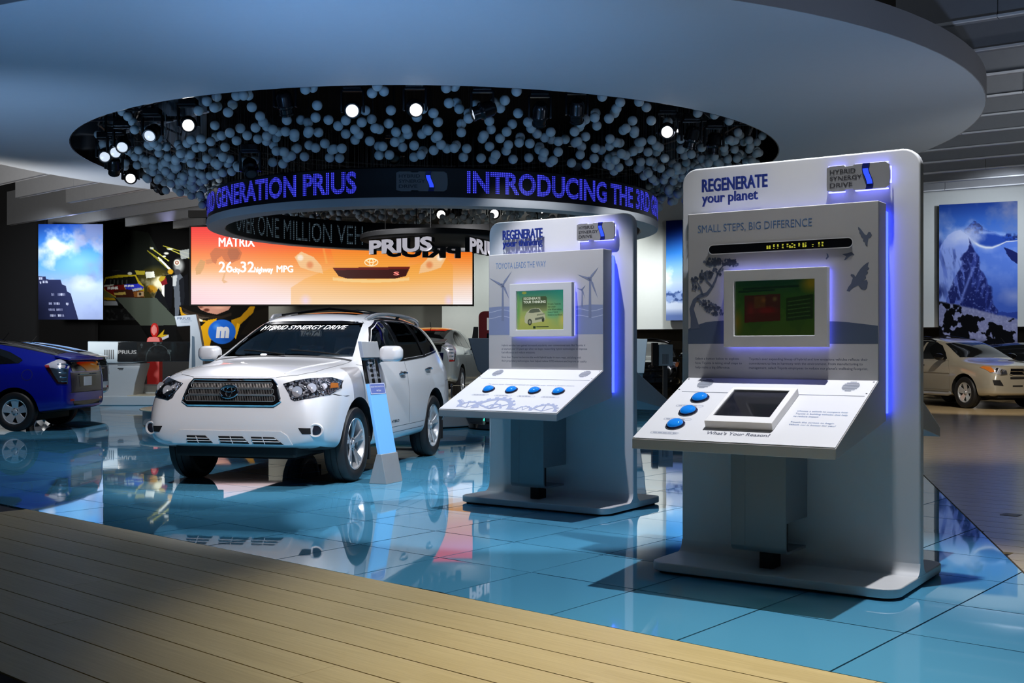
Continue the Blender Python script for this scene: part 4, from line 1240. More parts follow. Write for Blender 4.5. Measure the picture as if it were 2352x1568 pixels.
def car_body(T, L, lean=None, stations=None, levels=3):
    """T: table rows (x, zb, wb, zm, wm, zs, ws, zt, wt, ze, we, zc) front to rear. Returns a closed mesh."""
    rows = np.array(T, float)
    V = []; rings = []
    for r in rows:
        x, zb, wb, zm, wm, zs, ws, zt, wt, ze, we, zc = r
        ring = [(0, zb), (wb * 0.55, zb), (wb, zb + 0.005), (wb + (wm - wb) * 0.8, zb + (zm - zb) * 0.35), (wm, zm), (ws, zs), (wt, zt), (we, ze), (we * 0.55, zc - (zc - ze) * 0.25), (0, zc)]
        idx = []
        for y, z in ring:
            dx = lean(x, y, z) if lean else 0
            idx.append(len(V)); V.append((x + dx, y, z))
        rings.append(idx)
    n = len(rings[0])
    # mirrored half: same ring with -y, sharing the centre points
    mir = []
    for idx in rings:
        m = []
        for k, i in enumerate(idx):
            if k in (0, n - 1): m.append(i)
            else: m.append(len(V)); V.append((V[i][0], -V[i][1], V[i][2]))
        mir.append(m)
    F = []
    for a in range(len(rings) - 1):
        for k in range(n - 1):
            F.append((rings[a][k], rings[a][k + 1], rings[a + 1][k + 1], rings[a + 1][k]))
            F.append((mir[a][k], mir[a + 1][k], mir[a + 1][k + 1], mir[a][k + 1]))
    for a in (0, len(rings) - 1):
        for k in range(n - 1):
            q = [rings[a][k], rings[a][k + 1], mir[a][k + 1], mir[a][k]]
            q = list(dict.fromkeys(q))
            F.append(tuple(q))
    me = bpy.data.meshes.new('body'); me.from_pydata(V, [], F)
    bm = bmesh.new(); bm.from_mesh(me); bmesh.ops.recalc_face_normals(bm, faces=bm.faces); bm.to_mesh(me); bm.free()
    o = bpy.data.objects.new('tmp_body', me); COL.objects.link(o)
    md = o.modifiers.new('s', 'SUBSURF'); md.levels = levels; md.render_levels = levels
    out = bake(o)
    bpy.data.objects.remove(o)
    return out


def bake(o):
    dg = bpy.context.evaluated_depsgraph_get(); dg.update()
    return bpy.data.meshes.new_from_object(o.evaluated_get(dg))


def boolean(me, cutters, mats):
    """cut meshes out of me; cut faces keep the cutter's material slot"""
    for m in mats:
        if m.name not in [q.name for q in me.materials if q]: me.materials.append(m)
    o = bpy.data.objects.new('tmp', me); COL.objects.link(o)
    cs = []
    for c in cutters:
        co = bpy.data.objects.new('cut', c); COL.objects.link(co); cs.append(co)
        md = o.modifiers.new('b', 'BOOLEAN'); md.operation = 'DIFFERENCE'; md.object = co; md.solver = 'EXACT'
    r = bake(o)
    for q in cs: bpy.data.objects.remove(q)
    bpy.data.objects.remove(o)
    return r


def bvh_of(me):
    return BVHTree.FromPolygons([v.co.copy() for v in me.vertices], [tuple(p.vertices) for p in me.polygons])


def densify(poly, step, closed=True):
    out = []; n = len(poly)
    for i in range(n if closed else n - 1):
        a, b = poly[i], poly[(i + 1) % n]; l = math.hypot(b[0] - a[0], b[1] - a[1]); k = max(1, int(math.ceil(l / step)))
        for j in range(k): out.append((a[0] + (b[0] - a[0]) * j / k, a[1] + (b[1] - a[1]) * j / k))
    if not closed: out.append(poly[-1])
    return out


def smooth_poly(poly, it=2):
    for _ in range(it):
        out = []
        for i in range(len(poly)):
            a, b = poly[i], poly[(i + 1) % len(poly)]
            out += [(a[0] * .75 + b[0] * .25, a[1] * .75 + b[1] * .25), (a[0] * .25 + b[0] * .75, a[1] * .25 + b[1] * .75)]
        poly = out
    return poly


def caster(bvh, axis, side=1, far=3.0):
    """map 2-D points onto the body: axis 'y' = side view (x,z), 'f' = front view (y,z), 'r' = rear view (y,z), 't' = top view (x,y)"""
    def f(p, off=0.0):
        if axis == 'y': o = Vector((p[0], side * far, p[1])); d = Vector((0, -side, 0))
        elif axis == 'f': o = Vector((-far, p[0], p[1])); d = Vector((1, 0, 0))
        elif axis == 'r': o = Vector((9, p[0], p[1])); d = Vector((-1, 0, 0))
        else: o = Vector((p[0], p[1], far)); d = Vector((0, 0, -1))
        h, n, i, t = bvh.ray_cast(o, d, 12)
        if h is None:
            c = Vector((p[0], side * 0.8, p[1])) if axis == 'y' else Vector((0.1 if axis == 'f' else 4.5, p[0], p[1])) if axis != 't' else Vector((p[0], p[1], 1.2))
            h, n, i, t = bvh.find_nearest(c)
        if n.dot(d) > 0: n = -n
        return h + n * off
    return f


def patch(name, cast, poly, m, parent, off=0.003, step=0.04, skirt=0.008, smooth=0):
    """a panel with its own edge laid on the body"""
    if smooth: poly = smooth_poly(poly, smooth)
    b = densify(poly, step)
    area = sum(b[i][0] * b[(i + 1) % len(b)][1] - b[(i + 1) % len(b)][0] * b[i][1] for i in range(len(b)))
    if area < 0: b.reverse()
    xs = [p[0] for p in b]; zs = [p[1] for p in b]
    pts = list(b); nb = len(b)
    bb = np.array(b)
    gx = np.arange(min(xs) + step * .5, max(xs), step); gz = np.arange(min(zs) + step * .5, max(zs), step)
    for x in gx:
        for z in gz:
            ins = False
            for i in range(nb):
                x0, y0 = b[i]; x1, y1 = b[(i + 1) % nb]
                if (y0 > z) != (y1 > z) and x < (x1 - x0) * (z - y0) / (y1 - y0) + x0: ins = not ins
            if ins and np.min((bb[:, 0] - x) ** 2 + (bb[:, 1] - z) ** 2) > (0.4 * step) ** 2: pts.append((x, z))
    r = delaunay_2d_cdt([Vector(p) for p in pts], [(i, (i + 1) % nb) for i in range(nb)], [], 1, 1e-6)
    v2, fs = r[0], r[2]
    v = [tuple(cast(p, off)) for p in v2]
    f = [tuple(q) for q in fs]
    # skirt: boundary edges sink into the body
    cnt = {}
    for q in f:
        for i in range(len(q)):
            e = (q[i], q[(i + 1) % len(q)]); cnt[tuple(sorted(e))] = cnt.get(tuple(sorted(e)), []) + [e]
    low = {}
    def lo(i):
        if i not in low: low[i] = len(v); v.append(tuple(cast(v2[i], off - skirt)))
        return low[i]
    if skirt:
        for k, es in cnt.items():
            if len(es) == 1:
                a, c = es[0]; f.append((c, a, lo(a), lo(c)))
    me = bpy.data.meshes.new(name); me.from_pydata(v, [], f); me.materials.append(m)
    bm = bmesh.new(); bm.from_mesh(me); bmesh.ops.recalc_face_normals(bm, faces=bm.faces)
    for q in bm.faces: q.smooth = True
    for e in bm.edges:
        if len(e.link_faces) == 2 and e.calc_face_angle(0) > R(40): e.smooth = False
    bm.to_mesh(me); bm.free()
    return link(bpy.data.objects.new(name, me), parent)


def strip(name, cast, line, w, m, parent, off=0.004, closed=False, step=0.03, h=0.0):
    """thin band along a line on the body (gaps, mouldings)"""
    L = densify(line, step, closed)
    P = [cast(p, off) for p in L]
    if h:
        mb = MB(); mb.tube(P + ([P[0]] if closed else []), h, 6); return mb.build(name, m, parent, smooth=True)
    v = []; f = []
    n = len(L)
    for i in range(n):
        a = L[i - 1] if (closed or i) else L[0]; b = L[(i + 1) % n] if (closed or i < n - 1) else L[-1]
        dx, dz = b[0] - a[0], b[1] - a[1]; l = math.hypot(dx, dz) or 1
        for s in (-1, 1): v.append(tuple(cast((L[i][0] - dz / l * w / 2 * s, L[i][1] + dx / l * w / 2 * s), off)))
    for i in range(n if closed else n - 1):
        j = (i + 1) % n; f.append((2 * i, 2 * i + 1, 2 * j + 1, 2 * j))
    me = bpy.data.meshes.new(name); me.from_pydata(v, [], f); me.materials.append(m)
    return link(bpy.data.objects.new(name, me), parent)


def paint(name, col, metal=0.25, rough=0.32, coat=1.0):
    m = mat(name, col, rough, metal, coat=coat)
    return m


def wheel(parent, x, y, R0, rim_r, spokes, m_rim, side, wide=0.235, style='split', n=40):
    """tyre with a rim on its outer face; side = +1 / -1 outward"""
    hw = wide / 2
    prof = [(rim_r, -hw * 0.80), (rim_r + 0.012, -hw * 0.90), (R0 - 0.055, -hw), (R0 - 0.018, -hw * 0.90), (R0 - 0.002, -hw * 0.70), (R0, -hw * 0.3), (R0 - 0.006, -hw * 0.28), (R0 - 0.006, -hw * 0.22), (R0, -hw * 0.2),
            (R0, hw * 0.2), (R0 - 0.006, hw * 0.22), (R0 - 0.006, hw * 0.28), (R0, hw * 0.3), (R0 - 0.002, hw * 0.70), (R0 - 0.018, hw * 0.90), (R0 - 0.055, hw), (rim_r + 0.012, hw * 0.90), (rim_r, hw * 0.80)]
    t = MB().lathe(prof, 48, 'y', close=True).build('tire', M_RUBBER, parent, (x, y, R0), smooth=True)
    o = side
    rim = MB().lathe([(rim_r + 0.001, o * hw * 0.80), (rim_r - 0.004, o * hw * 0.86), (rim_r - 0.016, o * hw * 0.80), (rim_r - 0.026, o * hw * 0.55), (rim_r - 0.040, -o * hw * 0.6), (rim_r, -o * hw * 0.75)], 48, 'y', close=True)
    rim.build('rim', m_rim, t, smooth=True)
    MB().lathe([(0.01, -o * 0.02), (rim_r * 0.62, -o * 0.02), (rim_r * 0.62, o * 0.005), (0.01, o * 0.005)], 32, 'y', close=True).build('brake_disc', M_DARK, t, smooth=True)
    MB().lathe([(0.0, -o * hw * 0.86), (rim_r + 0.004, -o * hw * 0.86), (rim_r + 0.004, -o * hw * 0.80), (0.0, -o * hw * 0.80)], 32, 'y').build('inner_cover', M_BLACK, t)
    for k in range(spokes):
        a0 = 2 * math.pi * k / spokes + math.pi / 2
        s = MB()
        subs = (-0.16, 0.16) if style == 'split' else (0,)
        for da in subs:
            w0, w1 = (0.020, 0.022) if style == 'split' else (0.048, 0.072)
            v = []
            for rr, ww, yy in ((0.045, w0, 0.50), (rim_r * 0.55, (w0 + w1) / 2 * 0.92, 0.66), (rim_r - 0.016, w1, 0.78)):
                aa = a0 + da * (rr / rim_r)
                c, sn = math.cos(aa), math.sin(aa)
                for sg in (-1, 1):
                    for dy in (0.0, -0.022):
                        hgt = o * (hw * yy + dy)
                        v.append((rr * c - sn * ww * sg, hgt, rr * sn + c * ww * sg))
            f = []
            for q in range(2):
                a = q * 4; b = a + 4
                f += [(a, a + 2, b + 2, b), (a + 1, b + 1, b + 3, a + 3), (a, b, b + 1, a + 1), (a + 2, a + 3, b + 3, b + 2)]
            f += [(0, 1, 3, 2), (8, 10, 11, 9)]
            s.add(v, f)
        s.build('spoke', m_rim, t, bevel=0.004, seg=1)
    MB().lathe([(0.0, o * hw * 0.70), (0.028, o * hw * 0.68), (0.034, o * hw * 0.60), (0.066, o * hw * 0.55), (0.07, o * hw * 0.40), (0.0, o * hw * 0.40)], 24, 'y').build('hub', m_rim, t, smooth=True)
    nut = MB()
    for k in range(5):
        a = 2 * math.pi * k / 5 + 0.6
        nut.lathe([(0.0, o * hw * 0.60), (0.010, o * hw * 0.60), (0.011, o * hw * 0.45), (0.0, o * hw * 0.45)], 8, 'y', (0.050 * math.cos(a), 0, 0.050 * math.sin(a)))
    tag(nut.build('wheel_nuts', M_DARK, t), kind='stuff')
    return t


def place_car(root, rear_dir, front):
    """local +x runs towards the tail"""
    root.location = (front[0], front[1], front[2] if len(front) > 2 else 0)
    root.rotation_euler = (0, 0, math.atan2(rear_dir[1], rear_dir[0]))


def arch_cutters(axles, rc, zc, y0=0.52, n=40, flat=0.0):
    out = []
    for x in axles:
        for s in (-1, 1):
            mb = MB(); mb.cur = 1
            poly = [(x + rc * math.cos(2 * math.pi * k / n), zc + rc * math.sin(2 * math.pi * k / n)) for k in range(n)]
            mb.prism(poly, s * y0, s * 1.3, 'y')
            out.append(mb.mesh('c', [M_BLACK, M_BLACK]))
    return out


def underside_black(me, z):
    """the lower faces that look down are unpainted"""
    for p in me.polygons:
        if p.normal.z < -0.88 and p.center.z < z and p.center.x > 0.25: p.material_index = 1


M_GLASSD = mat('car_glass_dark', (0.006, 0.007, 0.008), 0.03, ior=1.5)
M_GLASS = glass_mat('car_glass_clear', (0.62, 0.67, 0.67))
M_GLASST = glass_mat('car_glass_tinted', (0.10, 0.11, 0.12))
M_RIMA = mat('alloy_rim', (0.72, 0.74, 0.76), 0.26, 0.6)
M_SEAM = mat('panel_gap', (0.02, 0.02, 0.02), 0.7)
M_LAMPC = mat('lamp_reflector', (0.70, 0.71, 0.75), 0.22, 0.55)
M_TAILF = mat('tail_facets', (0.80, 0.81, 0.85), 0.2, 0.3, var=0.35)
M_LAMPD = mat('lamp_dark', (0.02, 0.02, 0.03), 0.1)
M_LENSC = glass_mat('lamp_cover', (0.90, 0.90, 0.92))
M_AMBER = mat('amber_lens', (0.65, 0.20, 0.03), 0.2, emit=(0.6, 0.16, 0.02), es=0.12)
M_RED = mat('red_lens', (0.45, 0.02, 0.02), 0.15, coat=1)
M_INT = mat('cabin_dark', (0.020, 0.021, 0.023), 0.7)
M_SEAT = mat('seat_grey', (0.12, 0.125, 0.13), 0.7)
# ------------------------------------------------------------------ the white SUV
M_PEARL = mat('pearl_white_paint', (0.68, 0.68, 0.695), 0.30, 0.10, coat=1.0)
#        x     zb    wb    zm    wm    zs    ws    zt    wt    ze    we    zc
SUV = [(0.02, 0.43, 0.60, 0.62, 0.66, 0.86, 0.62, 0.98, 0.56, 1.03, 0.50, 1.045),
       (0.05, 0.41, 0.72, 0.62, 0.81, 0.87, 0.75, 0.99, 0.68, 1.045, 0.58, 1.07),
       (0.14, 0.39, 0.80, 0.62, 0.90, 0.88, 0.87, 1.01, 0.77, 1.07, 0.66, 1.10),
       (0.30, 0.36, 0.86, 0.63, 0.925, 0.90, 0.91, 1.03, 0.845, 1.10, 0.72, 1.135),
       (0.55, 0.33, 0.89, 0.66, 0.955, 0.93, 0.945, 1.055, 0.89, 1.13, 0.77, 1.17),
       (0.96, 0.30, 0.90, 0.70, 0.965, 0.96, 0.955, 1.09, 0.905, 1.165, 0.80, 1.205),
       (1.22, 0.28, 0.90, 0.66, 0.965, 0.97, 0.95, 1.115, 0.905, 1.185, 0.815, 1.225),
       (1.42, 0.28, 0.90, 0.62, 0.96, 0.97, 0.945, 1.125, 0.90, 1.26, 0.80, 1.305),
       (1.75, 0.28, 0.90, 0.62, 0.955, 0.98, 0.94, 1.14, 0.895, 1.45, 0.755, 1.495),
       (2.08, 0.28, 0.90, 0.62, 0.955, 0.99, 0.94, 1.15, 0.89, 1.605, 0.715, 1.66),
       (2.30, 0.28, 0.90, 0.62, 0.955, 0.99, 0.94, 1.155, 0.89, 1.67, 0.70, 1.725),
       (2.80, 0.28, 0.90, 0.62, 0.955, 1.00, 0.94, 1.17, 0.89, 1.695, 0.695, 1.765),
       (3.40, 0.28, 0.90, 0.66, 0.96, 1.01, 0.945, 1.19, 0.885, 1.69, 0.69, 1.765),
       (3.90, 0.31, 0.90, 0.70, 0.96, 1.02, 0.945, 1.205, 0.88, 1.665, 0.68, 1.74),
       (4.30, 0.36, 0.88, 0.70, 0.95, 1.02, 0.93, 1.21, 0.865, 1.62, 0.66, 1.69),
       (4.50, 0.40, 0.85, 0.68, 0.92, 1.01, 0.905, 1.19, 0.84, 1.55, 0.64, 1.61),
       (4.66, 0.43, 0.80, 0.66, 0.88, 0.99, 0.86, 1.12, 0.79, 1.28, 0.62, 1.31),
       (4.76, 0.46, 0.72, 0.64, 0.80, 0.95, 0.76, 1.04, 0.69, 1.10, 0.58, 1.12)]


def suv_lean(x, y, z):
    k = max(0.0, 1 - x / 0.7)
    d = 0.0
    if z > 0.74: d += (z - 0.74) * 0.34 * k
    if z < 0.54: d += (0.54 - z) * 0.35 * k
    return d


suv_me = car_body(SUV, 4.785, suv_lean)
# ====
SUV_AX = (0.96, 3.75); SUV_R = 0.376

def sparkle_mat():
    m = bpy.data.materials.new('lamp_facet_glints'); m.use_nodes = True
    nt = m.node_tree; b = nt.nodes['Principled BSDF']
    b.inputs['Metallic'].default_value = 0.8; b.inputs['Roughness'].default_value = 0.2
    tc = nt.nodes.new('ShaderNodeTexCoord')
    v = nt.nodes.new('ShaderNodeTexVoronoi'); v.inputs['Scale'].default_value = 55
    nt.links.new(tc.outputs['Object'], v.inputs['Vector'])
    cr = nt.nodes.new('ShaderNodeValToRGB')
    cr.color_ramp.elements[0].position = 0.38; cr.color_ramp.elements[0].color = (0.03, 0.03, 0.045, 1)  # lamp sparkle painted as dark and bright cells
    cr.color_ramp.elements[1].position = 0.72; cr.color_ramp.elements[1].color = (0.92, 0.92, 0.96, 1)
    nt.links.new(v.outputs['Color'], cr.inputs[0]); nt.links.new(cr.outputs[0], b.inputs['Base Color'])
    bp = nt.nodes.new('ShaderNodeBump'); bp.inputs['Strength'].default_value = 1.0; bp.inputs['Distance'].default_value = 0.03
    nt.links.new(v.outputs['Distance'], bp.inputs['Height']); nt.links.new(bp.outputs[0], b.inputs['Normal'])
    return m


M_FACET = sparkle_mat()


def hull_mesh(pts, mats, mi=0):
    bm = bmesh.new()
    for p in pts: bm.verts.new(p)
    r = bmesh.ops.convex_hull(bm, input=bm.verts)
    bmesh.ops.delete(bm, geom=[g for g in r['geom_interior'] if isinstance(g, bmesh.types.BMVert)], context='VERTS')
    bmesh.ops.recalc_face_normals(bm, faces=bm.faces)
    for f in bm.faces: f.material_index = mi
    me = bpy.data.meshes.new('h'); bm.to_mesh(me); bm.free()
    for m in mats: me.materials.append(m)
    return me


def cutter(poly, a0, a1, ax, mats, mi):
    mb = MB(); mb.cur = mi; mb.prism(poly, a0, a1, ax)
    return mb.mesh('c', mats)


suv = thing('sport_utility_car', 'white SUV with white banner lettering across its windshield', 'car')
M3 = [M_PEARL, M_BLACK, M_INT]
for m in M3: suv_me.materials.append(m)
full_bvh = bvh_of(suv_me)
cY = {s: caster(full_bvh, 'y', s) for s in (-1, 1)}
cF = caster(full_bvh, 'f'); cT = caster(full_bvh, 't')
WF = [(1.62, 1.222), (1.83, 1.37), (2.10, 1.535), (2.42, 1.625), (2.60, 1.645), (2.60, 1.215)]
WR = [(2.72, 1.215), (2.72, 1.650), (3.20, 1.655), (3.45, 1.640), (3.52, 1.25)]
WQ = [(3.60, 1.255), (3.54, 1.635), (3.80, 1.620), (3.98, 1.575), (4.20, 1.36), (4.17, 1.305)]
WS = [(-0.73, 1.245), (0.73, 1.245), (0.68, 1.37), (0.615, 1.54), (0.585, 1.615), (0.35, 1.635), (-0.35, 1.635), (-0.585, 1.615), (-0.615, 1.54), (-0.68, 1.37)]
cab = hull_mesh([(x, s * y, z) for s in (-1, 1) for x, y, z in ((1.38, 0.80, 0.8), (1.42, 0.80, 1.20), (2.16, 0.56, 1.615), (2.5, 0.58, 1.66), (3.9, 0.58, 1.65), (4.3, 0.55, 1.58), (4.5, 0.70, 1.15), (4.45, 0.80, 0.8), (2.5, 0.86, 1.14), (4.0, 0.84, 1.16), (2.5, 0.86, 0.8))], M3, 2)
body_me = boolean(suv_me, [cab], M3)
cuts = arch_cutters(SUV_AX, 0.445, 0.40)
for s in (-1, 1):
    for w in (WF, WR, WQ): cuts.append(cutter(w, s * 0.40, s * 1.3, 'y', M3, 2))
cuts.append(cutter(WS, 1.24, 2.60, 'x', M3, 2))
body_me = boolean(body_me, cuts, M3)
underside_black(body_me, 0.55)
for p in body_me.polygons: p.use_smooth = True
body_me.set_sharp_from_angle(angle=R(32))
link(bpy.data.objects.new('body', body_me), suv)

# glass
patch('windshield', cF, WS, M_GLASS, suv, -0.006, 0.05, 0)
for s in (-1, 1):
    for w, nm, gm in ((WF, 'front_side_window', M_GLASS), (WR, 'rear_side_window', M_GLASST), (WQ, 'quarter_window', M_GLASST)):
        patch(nm, cY[s], w, gm, suv, -0.006, 0.06, 0)
    patch('window_trim', cY[s], [(2.60, 1.21), (2.60, 1.648), (2.72, 1.652), (2.72, 1.212)], M_BLACKG, suv, 0.003, 0.05)
    patch('window_trim', cY[s], [(3.52, 1.245), (3.45, 1.645), (3.54, 1.640), (3.60, 1.25)], M_BLACKG, suv, 0.003, 0.05)
    strip('window_moulding', cY[s], [(1.56, 1.205), (2.6, 1.195), (3.55, 1.235), (4.20, 1.295)], 0.022, M_BLACKG, suv, 0.004)
    strip('window_moulding', cY[s], [(1.60, 1.225), (1.82, 1.385), (2.09, 1.552), (2.42, 1.640), (2.72, 1.664), (3.2, 1.668), (3.55, 1.650), (3.85, 1.632), (4.0, 1.587), (4.225, 1.36), (4.20, 1.295)], 0.020, M_BLACKG, suv, 0.004)
    # doors: panels with a real edge plus the dark gap round them
    fd = [(1.50, 0.47), (1.48, 0.72), (1.50, 1.02), (1.58, 1.185), (2.60, 1.18), (2.66, 1.05), (2.66, 0.47)]
    rd = [(2.675, 0.47), (2.675, 1.05), (2.68, 1.18), (3.55, 1.215), (3.60, 1.0), (3.50, 0.88), (3.36, 0.74), (3.28, 0.60), (3.25, 0.47)]
    for nm, d in (('front_door', fd), ('rear_door', rd)):
        patch(nm, cY[s], d, M_PEARL, suv, 0.0022, 0.05, 0.006)
        strip('door_gap', cY[s], d, 0.007, M_SEAM, suv, 0.0012, True)
    for hx_, hz_ in ((2.48, 1.045), (3.50, 1.075)):
        P = [cY[s]((hx_ + dx, hz_ + dz), o) for dx, dz, o in ((-0.11, -0.004, 0.004), (-0.08, 0.0, 0.034), (0.0, 0.004, 0.040), (0.08, 0.0, 0.034), (0.10, -0.002, 0.004))]
        h = MB().tube(P, [0.010, 0.014, 0.015, 0.014, 0.010], 8).build('door_handle', M_CHROME, suv, smooth=True)
        patch('handle_cup', cY[s], [(hx_ + 0.065 * math.cos(R(a)), hz_ - 0.004 + 0.034 * math.sin(R(a))) for a in range(0, 360, 30)], mat('handle_cup', (0.25, 0.25, 0.26), 0.3, 0.6), h, 0.002, 0.03)
    strip('sill_step', cY[s], [(1.44, 0.405), (3.26, 0.405)], 0.004, M_SEAM, suv, 0.002)
    strip('fender_gap', cY[s], [(1.22, 1.165), (1.36, 1.14), (1.47, 1.06)], 0.005, M_SEAM, suv, 0.0015)
    text_on('door_badge', 'HYBRID', M_CHROME, suv, 0, 0, 0.03, 0.26, 0, bold=0.02, map=lambda x, y, z: tuple(cY[s](((2.02 + x) if s < 0 else (2.28 - x), 0.515 + z), 0.004)))
    strip('fuel_or_bumper_gap', cY[s], [(4.16, 0.74), (4.30, 0.92), (4.60, 0.93)], 0.006, M_SEAM, suv, 0.0015)

# hood panel and its gaps
hood = [(0.155, -0.42), (0.26, -0.60), (0.45, -0.70), (0.8, -0.735), (1.24, -0.755), (1.24, 0.755), (0.8, 0.735), (0.45, 0.70), (0.26, 0.60), (0.155, 0.42)]
patch('hood', cT, hood, M_PEARL, suv, 0.003, 0.06, 0.008)
strip('hood_gap', cT, [hood[k] for k in (5, 6, 7, 8, 9)], 0.008, M_SEAM, suv, 0.0014)
strip('hood_gap', cT, [hood[k] for k in (0, 1, 2, 3, 4)], 0.008, M_SEAM, suv, 0.0014)
strip('cowl', cT, [(1.27, -0.76), (1.275, 0.76)], 0.055, M_BLACK, suv, 0.003)
for y0, y1 in ((-0.60, -0.05), (-0.02, 0.50)):
    P = [Vector(cF((y0 + (y1 - y0) * q / 8, 1.25 + 0.05 * math.sin(q / 8 * 1.2)), 0.018)) for q in range(9)]
    MB().tube(P, 0.008, 6).build('wiper', M_BLACK, suv)
vg = strip('hood_crease', cT, [(0.25, -0.47), (0.7, -0.56), (1.22, -0.66)], 0.01, M_PEARL, suv, 0.004, h=0.006)

# windshield banner
def on_wind(x, y, z): return tuple(cF((-x, z), 0.008))
text_on('windshield_lettering', 'HYBRID SYNERGY DRIVE', mat('banner_white', (0.85, 0.85, 0.86), 0.5, emit=(0.9, 0.9, 0.92), es=0.30), suv, -0.52, 1.532, 0.047, 0.99, 0, bold=0.014, shear=0.25, map=on_wind)
patch('windshield_shade', cF, [(-0.60, 1.60), (0.60, 1.60), (0.575, 1.625), (0.35, 1.637), (-0.35, 1.637), (-0.575, 1.625)], M_BLACKG, suv, 0.001, 0.06, 0)

# grille
go = [(-0.40, 1.032), (-0.452, 0.985), (-0.505, 0.835), (-0.445, 0.797), (0.425, 0.797), (0.485, 0.835), (0.435, 0.985), (0.395, 1.032)]
gr = patch('grille', cF, go, M_BLACKG, suv, 0.004, 0.04)
def sec(z): return float(np.interp(z, [0.80, 0.835, 0.985, 1.03], [0.45, 0.495, 0.442, 0.40]))
zs = ((1.002, 0.955), (0.945, 0.895), (0.885, 0.832))
for zt, zb_ in zs:
    w = sec((zt + zb_) / 2) - 0.035
    o = rounded(2 * w, zt - zb_, 0.018, 4, -w, zb_)
    strip('grille_bar', cF, o, 0.008, mat('grille_frame', (0.28, 0.28, 0.28), 0.3, 0.7), gr, 0.016, True, h=0.0045)
    fins = MB(); nf = 52
    for q in range(nf):
        y = -w + 0.02 + (2 * w - 0.04) * q / (nf - 1)
        p0 = cF((y, zt - 0.006), 0.012); p1 = cF((y, zb_ + 0.006), 0.012)
        fins.tube([p0, p1], 0.0032, 5)
    tag(fins.build('grille_fins', mat('grille_fin', (0.22, 0.21, 0.20), 0.4, 0.6), gr), kind='stuff')
strip('grille_surround', cF, go, 0.02, M_CHROME, gr, 0.010, True, h=0.013)
em = MB()
def oval(cy, cz, ry, rz_, r, n=28):
    pts = [Vector(cF((cy, cz), 0.03)) + Vector((0, ry * math.cos(2 * math.pi * k / n), rz_ * math.sin(2 * math.pi * k / n))) + Vector((0.34 * rz_ * math.sin(2 * math.pi * k / n), 0, 0)) for k in range(n)]
    em.tube(pts + [pts[0]], r, 8, caps=False)
oval(0.008, 0.915, 0.090, 0.058, 0.010)
oval(0.008, 0.912, 0.030, 0.046, 0.007)
oval(0.008, 0.938, 0.062, 0.024, 0.007)
em.build('emblem', M_CHROME, gr, smooth=True)
eb = Vector(cF((0.008, 0.915), 0.022))
MB().lathe([(0.0, 0.0), (1.0, 0.0), (1.0, 0.1), (0.0, 0.1)], 28, 'x').xf(Matrix.Translation(eb) @ Matrix.Rotation(R(18.8), 4, 'Y') @ Matrix.Diagonal((0.05, 0.088, 0.056, 1))).build('emblem_back', M_BLACKG, gr, smooth=True)

# head lamps
HL = [(0.515, 0.995), (0.62, 1.022), (0.73, 1.040), (0.85, 1.045), (0.900, 1.015), (0.918, 0.945), (0.890, 0.893), (0.75, 0.863), (0.642, 0.842), (0.605, 0.86), (0.582, 0.91)]
for s in (-1, 1):
    P = [(y * s, z) for y, z in HL]
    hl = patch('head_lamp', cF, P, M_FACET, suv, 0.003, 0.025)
    for y, z, r_ in ((0.66, 0.925, 0.052), (0.77, 0.955, 0.048), (0.60, 0.955, 0.026), (0.845, 0.97, 0.028)):
        c = Vector(cF((y * s, z), 0.004)); n_ = (Vector(cF((y * s, z), 0.1)) - c).normalized()
        q = Matrix.Translation(c) @ (n_ * 0.6 + Vector((-1, 0, 0))).normalized().to_track_quat('Z', 'Y').to_matrix().to_4x4()
        MB().lathe([(r_, 0.012), (r_ * 0.92, 0.012), (r_ * 0.75, -0.002), (r_ * 0.4, -0.01), (0.0, -0.012)], 20).xf(q).build('lamp_bowl', M_LAMPC, hl, smooth=True)
        MB().lathe([(0.0, 0.016), (r_ * 0.3, 0.008), (r_ * 0.34, -0.01), (0.0, -0.012)], 12).xf(q).build('bulb', mat('bulb_glass', (0.9, 0.9, 0.92), 0.05, emit=(1, 1, 1), es=0.2), hl, smooth=True)
    patch('amber_marker', cF, [(0.868 * s, 1.0), (0.897 * s, 0.995), (0.910 * s, 0.955), (0.880 * s, 0.950)], M_AMBER, hl, 0.006, 0.02)
    strip('lamp_edge', cF, P, 0.01, M_BLACK, hl, 0.001, True)
    patch('lamp_cover', cF, P, M_LENSC, hl, 0.014, 0.03, 0.012)
# bumper: gap below the lamps, lower grille panel with three slatted vents, fog lamps
strip('bumper_gap', cF, [(-0.905, 0.895), (-0.945, 0.865)], 0.006, M_SEAM, suv, 0.0015)
vp = patch('lower_grille_panel', cF, [(-0.52, 0.560), (0.50, 0.560), (0.565, 0.52), (0.60, 0.435), (-0.625, 0.435), (-0.585, 0.52)], M_PEARL, suv, 0.010, 0.05, 0.02)
for v_ in ([(0.43, 0.512), (0.235, 0.512), (0.165, 0.443), (0.43, 0.443)], [(0.105, 0.510), (-0.14, 0.510), (-0.205, 0.440), (0.085, 0.443)], [(-0.225, 0.508), (-0.455, 0.505), (-0.545, 0.438), (-0.245, 0.440)]):
    vt = patch('vent', cF, v_, M_BLACK, vp, 0.0125, 0.04, 0)
    yl = lambda z: np.interp(z, [v_[3][1], v_[0][1]], [v_[3][0], v_[0][0]]); yr = lambda z: np.interp(z, [v_[2][1], v_[1][1]], [v_[2][0], v_[1][0]])
    for z in (0.465, 0.488):
        strip('slat', cF, [(yl(z), z), (yr(z), z)], 0.007, M_PEARL, vt, 0.018, h=0.0045)
    ym = (v_[0][0] + v_[1][0]) / 2
    strip('slat', cF, [(ym, 0.508), (ym - 0.02, 0.443)], 0.006, M_PEARL, vt, 0.018, h=0.004)
